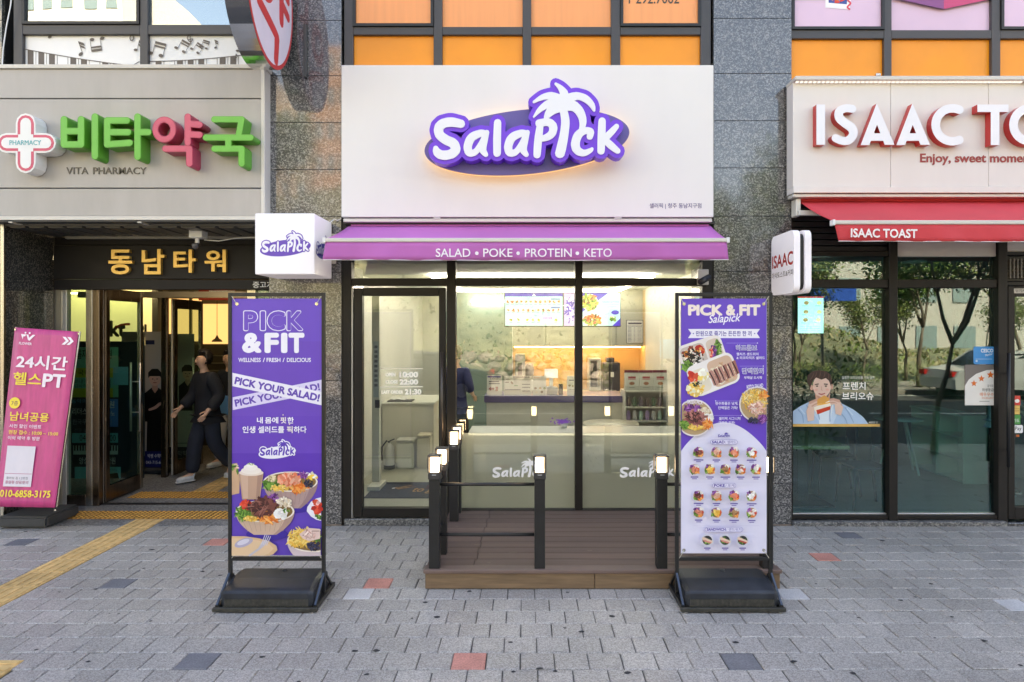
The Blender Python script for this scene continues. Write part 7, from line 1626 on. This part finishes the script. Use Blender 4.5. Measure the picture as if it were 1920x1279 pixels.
    P['hem'] = tuple(Vector(P['pel'])+Vector((0,0,-.06))); ix['hem'] = ix['pel']
    sub_(['pel','hem','sp','ch','nb','shl','shr','ell','elr','cul','cur'], [('pel','hem'),('pel','sp'),('sp','ch'),('ch','nb'),('ch','shl'),('ch','shr'),('shl','ell'),('shr','elr'),('ell','cul'),('elr','cur')], .026+puff, 'sweatshirt', top_m, {'nb':.030,'hem':(.15,.11),'pel':(.145,.105),'sp':(.14,.10),'cul':.036,'cur':.036})
    P['wst'] = tuple(Vector(P['pel'])+Vector((0,0,.05))); ix['wst'] = ix['pel']
    sub_(['pel','wst','hil','hir','knl','knr','anl','anr'], [('pel','wst'),('pel','hil'),('pel','hir'),('hil','knl'),('hir','knr'),('knl','anl'),('knr','anr')], .020+puff*.8, 'trousers', leg_m, {'anl':.055,'anr':.055,'knl':.068,'knr':.068})
    for s,a,t in (('l','anl','tol'),('r','anr','tor')):
        A, T_ = Vector(P[a]), Vector(P[t]); hd_ = (T_-A); hd_.z = 0; hd_.normalize(); heel = Vector((A.x,A.y,T_.z+.012))-hd_*.05
        skin_mesh('shoe', [(tuple(heel),(.046,.040)),(tuple((heel+T_)/2+Vector((0,0,.012))),(.050,.044)),(tuple(T_+Vector((0,0,.004))+hd_*.04),(.046,.030)),(tuple(A+Vector((0,0,.0))),(.045,.045))], [(0,1),(1,2),(0,3)], shoe_m, e)
        skin_mesh('sole', [(tuple(heel-Vector((0,0,.030))),(.050,.014)),(tuple((heel+T_)/2-Vector((0,0,.024))),(.052,.014)),(tuple(T_-Vector((0,0,.018))+hd_*.05),(.046,.012))], [(0,1),(1,2)], mat('sole_white', (.72,.72,.72), .5), e, sub=1)
    return e, P
BT = mat('black_cotton', (.010,.011,.016), .85, vary=.2, vscale=8, bump=.3, bscale=14); NV = mat('navy_cotton', (.014,.019,.035), .85, vary=.2, vscale=9, bump=.3, bscale=14)
SHW = mat('sneaker_white', (.62,.63,.65), .6, vary=.12, vscale=30)
walk = dict(pel=(0,0,.93), ch=(0,-.04,1.28), nk=(0,-.05,1.44), jaw=(0,-.090,1.530), hd=(0,-.075,1.585), tp=(0,-.07,1.645), sp=(0,-.02,1.10), shl=(.17,-.05,1.375), shr=(-.17,-.03,1.375), hil=(.09,-.01,.90), hir=(-.09,.01,.90),
    knl=(.10,.02,.50), anl=(.10,.27,.17), tol=(.11,.20,.045), knr=(-.09,-.13,.50), anr=(-.09,-.17,.10), tor=(-.10,-.33,.04), ell=(.23,.04,1.12), wrl=(.24,-.14,.93), elr=(-.23,-.06,1.12), wrr=(-.25,-.24,.95))
person((-4.10,8.62,0), radians(-36), walk, 'person in black sweatshirt and white sneakers walking out of the tower entrance', BT, NV, SHW, .985, puff=.016)
w2 = dict(walk); 
pe_, P2 = person((-4.22,9.6,0), radians(-20), w2, 'second person in dark clothes and pale trousers walking behind, mostly hidden', BT, mat('pale_trousers', (.55,.55,.56), .8, bump=.3, bscale=14), SHW, .97)
fo = empty('blue_folder', (-4.14,9.15,.92), 'light blue folder carried by the second walker', 'folder'); bx_ = MB().box(-.20,.20,-.012,.012,-.13,.13,ch=.004).build('cover', mat('sky_folder', (.16,.45,.82), .45)); bx_.parent = fo; fo.rotation_euler = (.2,.25,.35)
box('sheet_edge', -4.1,-3.75,9.16,9.17,.90,1.08, WHITEP, fo, 0) if False else None
stand_ = dict(ell=(.22,-.02,1.12), wrl=(.17,-.20,1.02), elr=(-.22,-.02,1.12), wrr=(-.15,-.20,1.02))
person((-.93,8.95,F0), radians(150), stand_, 'person in a navy shirt standing inside the salad bar beside the window post', mat('navy_shirt', (.02,.026,.10), .8, bump=.3, bscale=14), BT, BLKP, .97, long_sleeve=False)
person((5.50,7.72,.05), radians(40), stand_, 'person in a pale blue shirt and black trousers standing behind the hygiene notice', mat('pale_blue_shirt', (.42,.50,.62), .8, bump=.3, bscale=14), BT, BLKP, .98)
